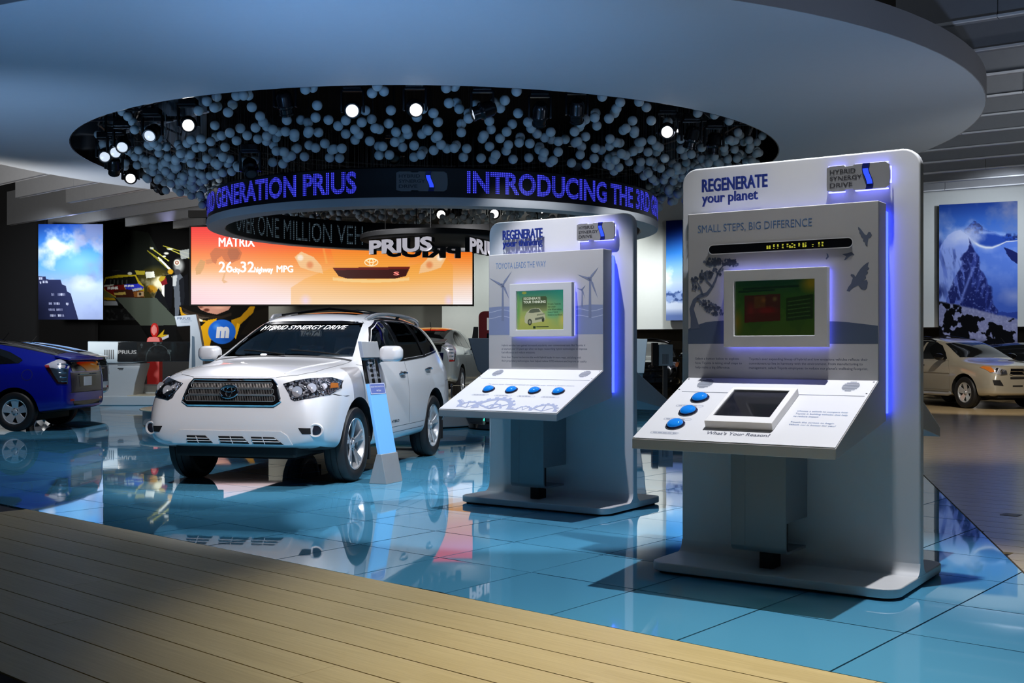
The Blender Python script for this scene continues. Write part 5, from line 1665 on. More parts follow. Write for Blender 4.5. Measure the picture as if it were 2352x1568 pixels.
for s in (-1, 1):
    fs_ = patch('fog_recess', cF, [(0.69 * s, 0.592), (0.80 * s, 0.590), (0.80 * s, 0.535), (0.725 * s, 0.535)], M_BLACK, suv, 0.003, 0.03)
    c = Vector(cF((0.838 * s, 0.568), 0.002)); n_ = (Vector((-1, 0.0, 0)) + (Vector(cF((0.838 * s, 0.568), 0.1)) - c).normalized() * 0.8).normalized()
    q = Matrix.Translation(c) @ n_.to_track_quat('Z', 'Y').to_matrix().to_4x4() @ Matrix.Diagonal((1.12, 1.0, 1, 1))
    fg = MB().lathe([(0.067, -0.03), (0.067, 0.006), (0.060, 0.013), (0.048, 0.010), (0.045, 0.003), (0.045, -0.03)], 28).xf(q).build('fog_lamp_surround', M_PEARL, suv, smooth=True)
    MB().lathe([(0.0, 0.012), (0.02, 0.010), (0.044, 0.004), (0.044, -0.012), (0.0, -0.012)], 24).xf(q).build('fog_lamp', M_LAMPD, fg, smooth=True)
# dark under-bumper and underbody
MB().box(0.16, 1.3, -0.62, 0.62, 0.30, 0.44).box(0.6, 4.3, -0.45, 0.45, 0.24, 0.42).build('underbody', M_BLACK, suv, bevel=0.03)
for xa in SUV_AX: MB().tube([(xa, -0.8, 0.376), (xa, 0.8, 0.376)], 0.045, 10).build('axle', M_BLACK, suv)
for s in (-1, 1):
    for xa in SUV_AX:
        wheel(suv, xa, s * 0.825, SUV_R, 0.262, 5, M_RIMA, s, 0.235)
        MB().box(xa + 0.40, xa + 0.425, s * 0.72, s * 0.93, 0.18, 0.42).build('mud_flap', M_RUBBER, suv, bevel=0.008)
    # mirrors
    c = (1.70, s * 1.045, 1.275)
    v = []
    m_ = MB()
    for q_ in range(6):
        x_ = (-0.085, -0.075, -0.045, 0.0, 0.04, 0.05)[q_]; k_s = (0.45, 0.72, 0.92, 1.0, 1.0, 0.96)[q_]
        m_.v += [(c[0] + x_, c[1] + (yy_ - 0.125) * k_s, c[2] + (zz_ - 0.085) * k_s) for yy_, zz_ in rounded(0.25, 0.17, 0.065, 5)]
    nr_ = len(m_.v) // 6
    for q_ in range(5):
        for j_ in range(nr_): m_.f.append((q_ * nr_ + j_, q_ * nr_ + (j_ + 1) % nr_, (q_ + 1) * nr_ + (j_ + 1) % nr_, (q_ + 1) * nr_ + j_))
    m_.f += [tuple(range(nr_)), tuple(5 * nr_ + j_ for j_ in range(nr_))]; m_.mi = [0] * len(m_.f)
    mr = m_.build('door_mirror', M_PEARL, suv, smooth=True)
    MB().tube([(1.70, s * 0.96, 1.235), (1.68, s * 0.86, 1.20)], [0.035, 0.05], 8).build('mirror_foot', M_BLACKG, mr, smooth=True)
    MB().lathe([(0.0, 0.054), (0.9, 0.054), (0.9, 0.046), (0.0, 0.046)], 24, 'x').xf(Matrix.Translation(c) @ Matrix.Diagonal((1, 0.12, 0.082, 1))).build('mirror_glass', M_CHROME, mr)
    # roof rails
    P = [tuple(Vector(cT((x_, s * y_), h_))) for x_, y_, h_ in ((2.26, 0.565, 0.0), (2.38, 0.58, 0.032), (2.55, 0.585, 0.05), (2.9, 0.59, 0.055), (3.3, 0.59, 0.055), (3.7, 0.585, 0.055), (4.0, 0.575, 0.05), (4.14, 0.57, 0.035), (4.26, 0.56, 0.0))]
    rr_ = MB().tube(P, [0.026, 0.030, 0.022, 0.020, 0.020, 0.020, 0.022, 0.028, 0.024], 10).build('roof_rail', mat('rail_silver', (0.55, 0.56, 0.58), 0.25, 0.8), suv, smooth=True)
    MB().tube([tuple(cT((3.3, s * 0.59), 0.05)), tuple(cT((3.3, s * 0.59), -0.01))], 0.02, 8).build('rail_post', M_BLACK, rr_)
for x in (2.62, 3.55):
    MB().tube([tuple(cT((x, -0.585), 0.05)), tuple(cT((x, 0), 0.05)), tuple(cT((x, 0.585), 0.05))], 0.014, 8).build('cross_bar', M_BLACKG, suv, smooth=True)
patch('sunroof', cT, [(2.42, -0.40), (2.42, 0.40), (2.9, 0.40), (2.9, -0.40)], M_GLASSD, suv, 0.004, 0.08)
# cabin
for s in (-1, 1):
    st = MB().box(2.35, 2.90, s * 0.40 - 0.25, s * 0.40 + 0.25, 0.62, 0.80).build('seat', M_SEAT, suv, bevel=0.05)
    b = MB().box(2.78, 2.92, s * 0.40 - 0.24, s * 0.40 + 0.24, 0.76, 1.33); b.build('seat_back', M_SEAT, st, bevel=0.05)
    MB().box(2.84, 2.94, s * 0.40 - 0.13, s * 0.40 + 0.13, 1.36, 1.54).build('headrest', mat('headrest_grey', (0.30, 0.31, 0.32), 0.7), st, bevel=0.04)
MB().prism([(1.40, 0.82), (1.42, 1.16), (1.62, 1.215), (1.92, 1.19), (2.0, 1.05), (1.95, 0.82)], -0.78, 0.78, 'y').build('dashboard', mat('dashboard_grey', (0.07, 0.075, 0.08), 0.6), suv, bevel=0.04)
MB().prism([(1.66, 1.19), (1.74, 1.265), (1.92, 1.25), (1.96, 1.18)], -0.60, -0.20, 'y').build('instrument_hood', mat('hood_grey', (0.13, 0.135, 0.14), 0.6), suv, bevel=0.03)
sw = [Matrix.Translation((2.12, -0.40, 1.17)) @ Matrix.Rotation(R(-62), 4, 'Y') @ Vector((0.19 * math.cos(2 * math.pi * k / 28), 0.19 * math.sin(2 * math.pi * k / 28), 0)) for k in range(29)]
w_ = MB().tube(sw, 0.016, 8, caps=False).tube([(2.12, -0.58, 1.15), (2.14, -0.22, 1.15)], 0.018, 6).tube([(2.12, -0.40, 1.17), (1.96, -0.40, 1.08)], 0.03, 8).build('steering_wheel', M_DARK, suv, smooth=True)
MB().box(2.02, 2.05, -0.13, 0.13, 1.46, 1.53).build('interior_mirror', mat('mirror_back', (0.30, 0.31, 0.32), 0.5), suv, bevel=0.02)
place_car(suv, (0.21, 0.978), (-2.668, 10.605))
# ------------------------------------------------------------------ the other cars
HATCH = [(0.02, .30, .45, .48, .50, .60, .48, .68, .42, .72, .36, .74),
         (0.12, .26, .66, .48, .72, .64, .70, .76, .62, .80, .50, .82),
         (0.35, .22, .76, .50, .82, .70, .80, .84, .74, .88, .60, .90),
         (0.80, .20, .80, .52, .865, .76, .86, .92, .82, .96, .70, .985),
         (1.05, .19, .80, .52, .87, .80, .86, .95, .83, 1.02, .70, 1.06),
         (1.45, .19, .81, .52, .87, .82, .86, .97, .82, 1.22, .66, 1.27),
         (1.85, .19, .81, .52, .87, .84, .86, .985, .82, 1.39, .61, 1.44),
         (2.20, .19, .81, .52, .87, .85, .865, 1.0, .82, 1.45, .59, 1.50),
         (2.70, .19, .81, .52, .87, .87, .865, 1.02, .82, 1.455, .58, 1.505),
         (3.20, .19, .81, .55, .87, .89, .865, 1.04, .81, 1.415, .57, 1.47),
         (3.63, .22, .81, .56, .875, .92, .865, 1.06, .80, 1.345, .57, 1.40),
         (4.00, .28, .79, .56, .865, .95, .85, 1.08, .79, 1.27, .58, 1.315),
         (4.25, .31, .76, .56, .845, .95, .83, 1.08, .78, 1.205, .60, 1.245),
         (4.37, .33, .73, .55, .82, .92, .80, 1.05, .75, 1.17, .62, 1.205),
         (4.42, .36, .69, .54, .78, .84, .74, .96, .70, 1.06, .60, 1.08),
         (4.46, .40, .62, .54, .71, .72, .66, .82, .62, .88, .56, .90)]
COMPACT = [(0.03, .36, .52, .55, .58, .76, .55, .90, .50, .95, .42, .97),
           (0.12, .30, .72, .56, .78, .80, .75, .94, .68, .99, .55, 1.02),
           (0.35, .26, .80, .58, .87, .84, .85, .98, .79, 1.03, .62, 1.06),
           (0.90, .24, .83, .62, .905, .90, .895, 1.03, .85, 1.09, .72, 1.12),
           (1.20, .24, .83, .60, .905, .92, .89, 1.05, .85, 1.12, .74, 1.16),
           (1.55, .24, .84, .58, .905, .94, .89, 1.07, .84, 1.32, .72, 1.37),
           (1.95, .24, .84, .58, .905, .95, .89, 1.09, .83, 1.54, .66, 1.59),
           (2.30, .24, .84, .58, .905, .96, .89, 1.10, .83, 1.63, .64, 1.68),
           (3.00, .24, .84, .58, .905, .97, .89, 1.13, .83, 1.65, .63, 1.70),
           (3.60, .28, .84, .58, .905, .97, .89, 1.15, .82, 1.62, .62, 1.67),
           (4.05, .34, .82, .58, .89, .97, .87, 1.15, .81, 1.56, .59, 1.61),
           (4.28, .38, .78, .58, .86, .96, .83, 1.10, .78, 1.30, .58, 1.33),
           (4.38, .42, .70, .58, .78, .90, .74, 1.02, .70, 1.08, .56, 1.10)]
def low(z): return z if z < 0.5 else 0.5 + (z - 0.5) * 0.915
COMPACT = [(r[0],) + tuple(low(v) if k % 2 == 0 or k == 10 else v for k, v in enumerate(r[1:])) for r in COMPACT]
_body = {}
P_HATCH = mat('hatch_dark_reflection', (0.003, 0.004, 0.03), 0.2, 0.0, coat=0.2)  # dark reflections on the tail put into the paint colour


def other_car(kind, name, label, pnt, rear_dir, front, group=None, lift=0.0, mirror_mat=None):
    t = thing(name, label, 'car', group=group)
    hat = kind == 'hatch'
    ax = (0.93, 3.63) if hat else (0.90, 3.56); rad = 0.316 if hat else 0.352
    if kind not in _body:
        me = car_body(HATCH if hat else COMPACT, 4.46)
        bv = bvh_of(me)
        me.materials.append(pnt); me.materials.append(M_BLACK)
        me = boolean(me, arch_cutters(ax, rad + 0.062, rad + 0.012, 0.5), [pnt, M_BLACK])
        underside_black(me, 0.5)
        for p in me.polygons: p.use_smooth = True
        me.set_sharp_from_angle(angle=R(32))
        _body[kind] = (me, bv)
    me0, bv = _body[kind]
    me = me0.copy(); me.materials[0] = pnt
    link(bpy.data.objects.new('body', me), t)
    cY = {s: caster(bv, 'y', s) for s in (-1, 1)}; cF = caster(bv, 'f'); cR = caster(bv, 'r'); cT = caster(bv, 't')
    if not hat:                                   # the compact's features follow its lowered upper body
        wrap = lambda c: (lambda p, off=0.0: c((p[0], low(p[1])), off))
        cY = {s: wrap(cY[s]) for s in (-1, 1)}; cF = wrap(cF)
    if hat:
        wins = (('front_side_window', [(1.45, 1.035), (1.62, 1.17), (1.85, 1.31), (2.15, 1.395), (2.44, 1.41), (2.44, 1.03)]),
                ('rear_side_window', [(2.52, 1.03), (2.52, 1.41), (2.85, 1.40), (3.14, 1.345), (3.18, 1.06)]),
                ('quarter_window', [(3.24, 1.07), (3.21, 1.33), (3.45, 1.26), (3.66, 1.16), (3.70, 1.13), (3.66, 1.09)]))
        hand = ((2.36, 0.90), (3.10, 0.92))
        doors = ([(1.35, .34), (1.36, .80), (1.46, 1.0), (2.46, 1.0), (2.49, .9), (2.49, .34)], [(2.50, .34), (2.50, .9), (2.53, 1.0), (3.20, 1.03), (3.26, .9), (3.20, .72), (3.12, .5), (3.10, .34)])
    else:
        wins = (('front_side_window', [(1.60, 1.15), (1.75, 1.30), (1.98, 1.47), (2.25, 1.56), (2.52, 1.58), (2.52, 1.14)]),
                ('rear_side_window', [(2.60, 1.14), (2.60, 1.585), (3.30, 1.57), (3.36, 1.18)]),
                ('quarter_window', [(3.46, 1.19), (3.40, 1.565), (3.75, 1.545), (4.0, 1.40), (4.02, 1.23)]))
        hand = ((2.42, 0.98), (3.26, 1.0))
        doors = ([(1.38, .40), (1.38, .85), (1.52, 1.11), (2.54, 1.11), (2.57, 1.0), (2.57, .40)], [(2.58, .40), (2.58, 1.0), (2.6, 1.11), (3.36, 1.14), (3.42, 1.0), (3.2, .72), (3.06, .40)])
    for s in (-1, 1):
        for nm, w in wins: patch(nm, cY[s], w, M_GLASSD, t, 0.004, 0.06)
        strip('window_moulding', cY[s], wins[0][1][:5] + wins[1][1][1:4] + wins[2][1][1:5], 0.02, M_BLACKG, t, 0.003)
        for nm, d in zip(('front_door', 'rear_door'), doors):
            patch(nm, cY[s], d, pnt, t, 0.0025, 0.06, 0.006); strip('door_gap', cY[s], d, 0.008, M_SEAM, t, 0.0013, True)
        for hx, hz in hand:
            P = [cY[s]((hx + dx, hz), o) for dx, o in ((-0.10, 0.004), (-0.07, 0.032), (0.07, 0.032), (0.09, 0.004))]
            MB().tube(P, 0.013, 8).build('door_handle', pnt if hat else M_BLACKG, t, smooth=True)
        mz = 1.03 if hat else low(1.17); mx = 1.52 if hat else 1.62
        m_ = MB().lathe([(0.0, -0.08), (0.6, -0.07), (0.95, -0.02), (1.0, 0.04), (0.0, 0.05)], 20, 'x').xf(Matrix.Translation((mx, s * 0.98, mz + 0.03)) @ Matrix.Diagonal((1, 0.115, 0.08, 1))).build('door_mirror', mirror_mat or pnt, t, smooth=True)
        MB().tube([(mx, s * 0.92, mz), (mx - 0.02, s * 0.84, mz - 0.03)], 0.03, 8).build('mirror_foot', M_BLACKG, m_)
        for xa in ax: wheel(t, xa, s * 0.775, rad, 0.205 if hat else 0.225, 5, M_RIMA, s, 0.20 if hat else 0.225, style='solid')
    if hat:
        patch('windshield', cT, [(1.10, -0.62), (1.10, 0.62), (1.5, 0.60), (1.84, 0.55), (1.84, -0.55), (1.5, -0.60)], M_GLASSD, t, 0.004, 0.07)
        patch('rear_window', cT, [(3.05, -0.50), (3.05, 0.50), (3.6, 0.52), (4.18, 0.56), (4.18, -0.56), (3.6, -0.52)], M_GLASSD, t, 0.004, 0.07)
        sp = MB().prism([(4.18, 1.225), (4.40, 1.175), (4.465, 1.155), (4.46, 1.14), (4.38, 1.145), (4.2, 1.18)], -0.66, 0.66, 'y').build('spoiler', pnt, t, bevel=0.01)
        patch('rear_lower_window', cR, [(-0.56, 0.955), (0.56, 0.955), (0.58, 1.11), (-0.58, 1.11)], M_GLASSD, t, 0.006, 0.05)
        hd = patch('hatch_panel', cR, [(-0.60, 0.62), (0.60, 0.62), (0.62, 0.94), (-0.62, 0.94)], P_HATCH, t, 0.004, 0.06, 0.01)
        patch('plate_recess', cR, [(-0.30, 0.70), (0.30, 0.70), (0.34, 0.88), (-0.34, 0.88)], M_BLACKG, hd, 0.007, 0.06)
        patch('licence_plate', cR, [(-0.155, 0.715), (0.155, 0.715), (0.155, 0.865), (-0.155, 0.865)], mat('plate_white', (0.75, 0.78, 0.82), 0.4), hd, 0.014, 0.06)
        strip('plate_garnish', cR, [(-0.34, 0.905), (0.34, 0.905)], 0.03, M_CHROME, hd, 0.014, h=0.010)
        strip('bumper_gap', cR, [(-0.64, 0.615), (0.64, 0.615)], 0.010, M_SEAM, t, 0.002)
        patch('bumper_insert', cR, [(-0.50, 0.40), (0.50, 0.40), (0.55, 0.47), (-0.55, 0.47)], M_BLACKG, t, 0.006, 0.06)
        for s in (-1, 1):
            L = [(4.09, 1.055), (4.26, 1.145), (4.365, 1.175), (4.405, 1.12), (4.425, 0.90), (4.43, 0.755), (4.31, 0.765), (4.21, 0.91)]
            lm = patch('tail_lamp', cY[s], L, M_TAILF, t, 0.006, 0.03)
            for q in range(5):
                zq = 0.80 + q * 0.068
                strip('lamp_segment', cY[s], [(4.365 - q * 0.022, zq), (4.418 - q * 0.006, zq)], 0.02, M_CHROME, lm, 0.010, h=0.009)
            patch('red_lens', cY[s], [(4.09, 1.055), (4.155, 1.06), (4.24, 0.93), (4.33, 0.79), (4.42, 0.79), (4.425, 0.757), (4.31, 0.766), (4.21, 0.912)], M_RED, lm, 0.009, 0.03)
            patch('lamp_cover', cY[s], L, M_LENSC, lm, 0.013, 0.03)
            patch('rear_reflector', cR, [(s * 0.50, 0.475), (s * 0.64, 0.475), (s * 0.63, 0.51), (s * 0.52, 0.51)], M_RED, t, 0.006, 0.04)
        tag(strip('fuel_flap', cY[-1], [(3.83 + .085 * math.cos(R(a)), 0.905 + .085 * math.sin(R(a))) for a in range(0, 360, 20)], 0.006, M_SEAM, t, 0.0015, True), 'round fuel flap outline')
        MB().tube([(3.0, 0.05, 1.48), (3.05, 0.05, 1.53), (3.10, 0.05, 1.60)], 0.006, 6).build('aerial', M_BLACK, t)
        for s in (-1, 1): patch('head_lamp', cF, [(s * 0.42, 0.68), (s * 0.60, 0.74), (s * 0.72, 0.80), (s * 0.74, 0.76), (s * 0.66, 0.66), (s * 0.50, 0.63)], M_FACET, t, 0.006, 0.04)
    else:
        patch('windshield', cF, [(-0.66, 1.19), (0.66, 1.19), (0.62, 1.34), (0.55, 1.53), (0.33, 1.555), (-0.33, 1.555), (-0.55, 1.53), (-0.62, 1.34)], M_GLASSD, t, 0.004, 0.06)
        g = patch('grille', cF, [(-0.36, 0.93), (-0.38, 0.80), (-0.30, 0.775), (0.30, 0.775), (0.38, 0.80), (0.36, 0.93)], M_BLACKG, t, 0.006, 0.05)
        for z in (0.865,): strip('grille_bar', cF, [(-0.37, z), (0.37, z)], 0.012, M_CHROME, g, 0.014, h=0.008)
        e = MB(); c = Vector(cF((0, 0.865), 0.03)); e.tube([c + Vector((0, 0.075 * math.cos(2 * math.pi * k / 20), 0.05 * math.sin(2 * math.pi * k / 20))) for k in range(21)], 0.009, 6)
        e.tube([c + Vector((0, 0.03 * math.cos(2 * math.pi * k / 16), 0.045 * math.sin(2 * math.pi * k / 16))) for k in range(17)], 0.007, 6)
        e.build('emblem', M_CHROME, g, smooth=True)
        strip('grille_trim', cF, [(-0.36, 0.935), (-0.385, 0.80), (-0.30, 0.77), (0.30, 0.77), (0.385, 0.80), (0.36, 0.935)], 0.016, M_CHROME if pnt.name.startswith('black') else pnt, g, 0.010, True, h=0.010)
        patch('bumper_intake', cF, [(-0.36, 0.68), (0.36, 0.68), (0.36, 0.73), (-0.36, 0.73)], M_BLACK, t, 0.005, 0.05)
        patch('lower_intake', cF, [(-0.30, 0.50), (-0.05, 0.50), (-0.05, 0.535), (-0.30, 0.535)], M_BLACK, t, 0.005, 0.05)
        patch('lower_intake', cF, [(0.30, 0.50), (0.05, 0.50), (0.05, 0.535), (0.30, 0.535)], M_BLACK, t, 0.005, 0.05)
        for s in (-1, 1):
            L = [(s * 0.44, 0.80), (s * 0.46, 0.89), (s * 0.60, 0.945), (s * 0.76, 0.975), (s * 0.80, 0.95), (s * 0.74, 0.83), (s * 0.58, 0.785)]
            lm = patch('head_lamp', cF, L, M_LAMPC, t, 0.005, 0.03)
            patch('amber_lens', cF, [(s * 0.70, 0.96), (s * 0.76, 0.975), (s * 0.80, 0.95), (s * 0.75, 0.84), (s * 0.69, 0.85)], M_AMBER, lm, 0.010, 0.03)
            for y, z in ((0.55, 0.86), (0.64, 0.89)):
                cc = Vector(cF((s * y, z), 0.010)); MB().lathe([(0.05, 0.0), (0.04, 0.012), (0.02, 0.006), (0.0, 0.015)], 16, 'x', tuple(cc)).build('lamp_bowl', M_CHROME, lm, smooth=True)
            patch('lamp_cover', cF, L, M_LENSC, lm, 0.022, 0.04)
            patch('fog_recess', cF, [(s * 0.52, 0.52), (s * 0.72, 0.54), (s * 0.74, 0.66), (s * 0.60, 0.66)], M_BLACK, t, 0.004, 0.04)
            P = [tuple(cT((x_, s * y_), h_)) for x_, y_, h_ in ((2.30, 0.56, 0.0), (2.45, 0.57, 0.05), (3.2, 0.57, 0.06), (3.8, 0.56, 0.05), (3.95, 0.55, 0.0))]
            MB().tube(P, 0.020, 8).build('roof_rail', M_BLACKG, t, smooth=True)
            MB().tube([(1.30, s * 0.93, 0.33), (1.36, s * 0.95, 0.30), (3.10, s * 0.95, 0.30), (3.16, s * 0.93, 0.33)], 0.040, 10).build('running_board', M_ALU, t, smooth=True)
            strip('side_moulding', cY[s], [(1.38, 0.80), (3.2, 0.83)], 0.03, pnt, t, 0.010, h=0.010)
        for x in (2.7, 3.5): MB().tube([tuple(cT((x, -0.57), 0.055)), tuple(cT((x, 0), 0.055)), tuple(cT((x, 0.57), 0.055))], 0.015, 8).build('cross_bar', M_BLACKG, t)
        MB().box(0.14, 1.1, -0.6, 0.6, 0.25, 0.36).build('underbody', M_BLACK, t)
    MB().box(0.5, 3.9, -0.6, 0.6, 0.16 if hat else 0.22, 0.34).build('floor_pan', M_BLACK, t, bevel=0.02)
    place_car(t, rear_dir, (front[0], front[1], lift))
    return t


P_BLUE = mat('deep_blue_paint', (0.004, 0.010, 0.34), 0.28, 0.30, coat=0.55)
P_SILV = mat('silver_green_paint', (0.42, 0.47, 0.47), 0.28, 0.45, coat=1.0)
P_GOLD = mat('gold_beige_paint', (0.46, 0.42, 0.33), 0.28, 0.35, coat=1.0)
P_BLK = mat('black_paint', (0.006, 0.006, 0.007), 0.15, 0.0, coat=1.0)
P_WHT = mat('white_paint', (0.62, 0.63, 0.62), 0.28, 0.0, coat=1.0)
a = R(-2.0)
other_car('hatch', 'hatchback_car', 'deep blue hatchback cut off by the left frame edge', P_BLUE, (math.cos(a), math.sin(a)), (-11.57, 19.12), 'hybrid hatchbacks')
other_car('hatch', 'hatchback_car', 'white hatchback mostly hidden behind the blue one', P_WHT, (1.0, 0.0), (-13.45, 24.6), 'hybrid hatchbacks')
other_car('hatch', 'hatchback_car', 'silver hatchback seen from behind on the low platform past the white SUV', P_SILV, (-0.14, -0.99), (-1.40, 27.75), 'hybrid hatchbacks', lift=0.302)
other_car('compact', 'compact_sport_utility_car', 'gold beige compact SUV under the right mountain picture', P_GOLD, (-0.27, 0.963), (11.14, 24.55), 'compact SUVs', mirror_mat=M_BLACKG)
other_car('compact', 'compact_sport_utility_car', 'black SUV half hidden between the two kiosks', P_BLK, (0.12, 0.99), (3.92, 32.0), 'compact SUVs')
other_car('hatch', 'hatchback_car', 'dark car at the right frame edge behind the gold SUV', P_BLK, (-0.9, 0.43), (15.6, 28.3), 'hybrid hatchbacks')
# ------------------------------------------------------------------ platforms, counters, signs
M_PLAT = mat('platform_grey', (0.30, 0.33, 0.35), 0.35, var=0.03)
M_PLATT = wood_mat('platform_top', '#C9BFA4', '#DDD4BB', 0.25)
M_GREENL = mat('green_step_light', (0.02, 0.3, 0.25), 0.4, emit=(0.05, 0.75, 0.55), es=1.3)
pf = thing('car_platform', 'low round-cornered platform with green edge lights under the silver hatchback', 'platform', (-3.45, 23.8, 0))
MB().prism(rounded(5.9, 10.2, 1.2, 10, -2.95, -5.2), 0.02, 0.27, 'z').build('base', M_PLAT, pf, bevel=0.02)
MB().prism(rounded(6.0, 10.3, 1.25, 10, -3.0, -5.25), 0.27, 0.30, 'z').build('deck', M_PLATT, pf, bevel=0.01)
ol = rounded(5.9, 10.2, 1.2, 10, -2.95, -5.2)
L = densify(ol, 0.42)
for k in range(len(L)):
    p, q = L[k], L[(k + 1) % len(L)]
    if p[1] < -2.0 and math.hypot(q[0] - p[0], q[1] - p[1]) > 0.2:
        dx, dy = q[0] - p[0], q[1] - p[1]; n = math.hypot(dx, dy); ux, uy = dx / n, dy / n
        a = (p[0] + ux * 0.02 + uy * 0.012, p[1] + uy * 0.02 - ux * 0.012); b = (q[0] - ux * 0.02 + uy * 0.012, q[1] - uy * 0.02 - ux * 0.012)
        MB().tube([(a[0], a[1], 0.075), (b[0], b[1], 0.075)], 0.016, 6).build('edge_light', M_GREENL, pf)
# chrome barrier in front of the silver car
br = thing('barrier_rail', 'chrome post and thin rail beside the silver hatchback wheel', 'barrier', (-1.15, 21.6, 0.30))
MB().lathe([(0.0, 0.0), (0.10, 0.0), (0.10, 0.015), (0.02, 0.03), (0.018, 0.30), (0.03, 0.31), (0.03, 0.35), (0.0, 0.36)], 20).build('post', M_CHROME, br, smooth=True)
MB().tube([(0, 0, 0.33), (1.3, 0.2, 0.33)], 0.008, 6).build('rail', M_CHROME, br)
MB().lathe([(0.0, 0.0), (0.10, 0.0), (0.10, 0.015), (0.02, 0.03), (0.018, 0.30), (0.03, 0.31), (0.03, 0.35), (0.0, 0.36)], 20, 'z', (1.3, 0.2, 0)).build('post', M_CHROME, br, smooth=True)

# leaning acrylic data stand in front of the white car
sd = thing('data_stand', 'leaning blue acrylic data stand before the white SUV', 'stand', (-1.19, 11.235, 0), R(66))
def lean(x, y, z): return (x, y + z * 0.20, z)
def slab(name, z0, z1, m, w=0.155, th=0.035, parent=sd, dy=0.0):
    b = MB().box(-w, w, -th / 2 + dy, th / 2 + dy, z0, z1); b.v = [lean(*p) for p in b.v]; return b.build(name, m, parent, bevel=0.003)
M_ACR = bpy.data.materials.new('blue_acrylic'); M_ACR.use_nodes = True
_b = M_ACR.node_tree.nodes['Principled BSDF']; _b.inputs['Base Color'].default_value = (0.20, 0.48, 0.80, 1); _b.inputs['Roughness'].default_value = 0.18
_b.inputs['Transmission Weight'].default_value = 0.25; _b.inputs['Emission Color'].default_value = (0.10, 0.34, 0.72, 1); _b.inputs['Emission Strength'].default_value = 0.30
slab('acrylic_panel', 0.28, 0.98, M_ACR)
ca_ = slab('clear_panel', 0.98, 1.24, glass_mat('clear_acrylic', (0.86, 0.88, 0.90)))
slab('top_plate', 1.24, 1.40, M_ALU, 0.157, 0.042)
lb = MB().box(-0.145, 0.145, -0.0205, -0.0185, 0.875, 0.985); lb.v = [lean(*p) for p in lb.v]
lbo = lb.build('label_plate', mat('label_blue', lin('#5D6CA8'), 0.5), sd)
M_LW = mat('label_white', (0.75, 0.76, 0.80), 0.5)
text_on('label_text', 'Highlander Hybrid Limited Pearl Coat', M_LW, lbo, -0.125, 0.94, 0.018, 0.25, -0.0215, map=lean, res=2)
text_on('label_text', '4x4 Door', M_LW, lbo, -0.03, 0.903, 0.018, 0.09, -0.0215, map=lean, res=2)
o = rounded(0.284, 0.104, 0.008, 3, -0.142, 0.878); i2 = rounded(0.274, 0.094, 0.006, 3, -0.137, 0.883)
flat('label_border', [[o[j], o[(j + 1) % len(o)], i2[(j + 1) % len(o)], i2[j]] for j in range(len(o))], M_LW, lbo, lambda x, z: lean(x, -0.0215, z))
text_on('data_text', 'Highlander\nHybrid Limited\nEngine 3.3 liter V6\nHybrid Synergy Drive', mat('data_grey', (0.30, 0.32, 0.36), 0.5), ca_, -0.10, 1.02, 0.18, 0.19, -0.019, map=lean, line=1.4, res=2)
# metal foot: wedge
ft = MB(); v = [(-0.16, -0.03, 0), (0.16, -0.03, 0), (0.16, 0.17, 0), (-0.16, 0.17, 0), (-0.16, 0.030, 0.29), (0.16, 0.030, 0.29), (0.16, 0.085, 0.29), (-0.16, 0.085, 0.29)]
ft.add(v, [(0, 3, 2, 1), (4, 5, 6, 7), (0, 1, 5, 4), (1, 2, 6, 5), (2, 3, 7, 6), (3, 0, 4, 7)]).build('metal_foot', M_ALU, sd, bevel=0.004)

# ---- left display counter with a dark glass panel
M_CTR = mat('counter_pale_blue', (0.36, 0.44, 0.50), 0.4, var=0.03)
M_CTRW = mat('counter_white', (0.50, 0.53, 0.56), 0.4, var=0.03)
ct = thing('display_counter', 'pale counter with dark glass name panel left of the white SUV', 'counter', (-9.0, 26.9, 0))
body = [(-1.03, 0.06), (-0.90, 0.0), (-0.25, 0.0), (-0.22, 0.25), (-0.12, 0.95), (-0.10, 1.50), (-0.98, 1.50), (-0.98, 0.62), (-1.0, 0.3)]
MB().prism([(-1.02, 0.02), (-0.62, 0.0), (-0.60, 0.9), (-0.62, 1.49), (-1.02, 1.50)], 0.0, 0.7, 'y').build('cabinet', M_CTR, ct, bevel=0.02)
MB().prism([(-0.72, 0.06), (0.02, 0.06), (0.08, 0.5), (0.22, 0.98), (-0.72, 0.98)], -0.12, 0.6, 'y').build('leg_panel', M_CTRW, ct, bevel=0.02)
MB().prism([(-1.02, 0.98), (0.02, 0.98), (0.30, 1.02), (0.26, 1.49), (-1.02, 1.50)], -0.18, 0.6, 'y').build('top_cabinet', M_CTR, ct, bevel=0.02)
pan = MB().prism([(-0.30, 1.02), (1.58, 1.02), (1.72, 1.49), (-0.28, 1.49)], -0.24, -0.19, 'y').build('glass_panel', mat('panel_black_glass', (0.01, 0.012, 0.014), 0.06, coat=1.0), ct, bevel=0.01)
text_on('panel_lettering', 'PRIUS', mat('panel_letters', (0.13, 0.14, 0.15), 0.4), pan, -0.28, 1.20, 0.09, 0.44, -0.243, bold=0.03)
cv = Canvas(240, 76, '#06080A'); n = cv.noise(10, 3); n2 = cv.noise(5, 9, sx=3)
cv.mix(np.clip((n2 - 0.5) * 3, 0, 1) * np.clip(1.2 - cv.u * 1.1, 0, 1) * np.clip(1 - cv.v * 0.8, 0, 1), '#4E7F92')
cv.mix((n > 0.68) * 0.5, '#9FB8BE')
cv.ell(0.42, 0.9, 0.24, 0.7, '#0A1114', 0.2, 0.8); cv.mix((np.abs(((cv.u - .42) / .24) ** 2 + ((cv.v - .9) / .75) ** 2 - 1) < 0.06) * 0.5, '#8AA0A6')
cv.build('panel_picture', M_SCREEN if False else attr_mat('panel_print', emit=0.35, rough=0.08), pan, 0.17, 1.36, 1.04, 1.475, -0.2425)
v = MB()
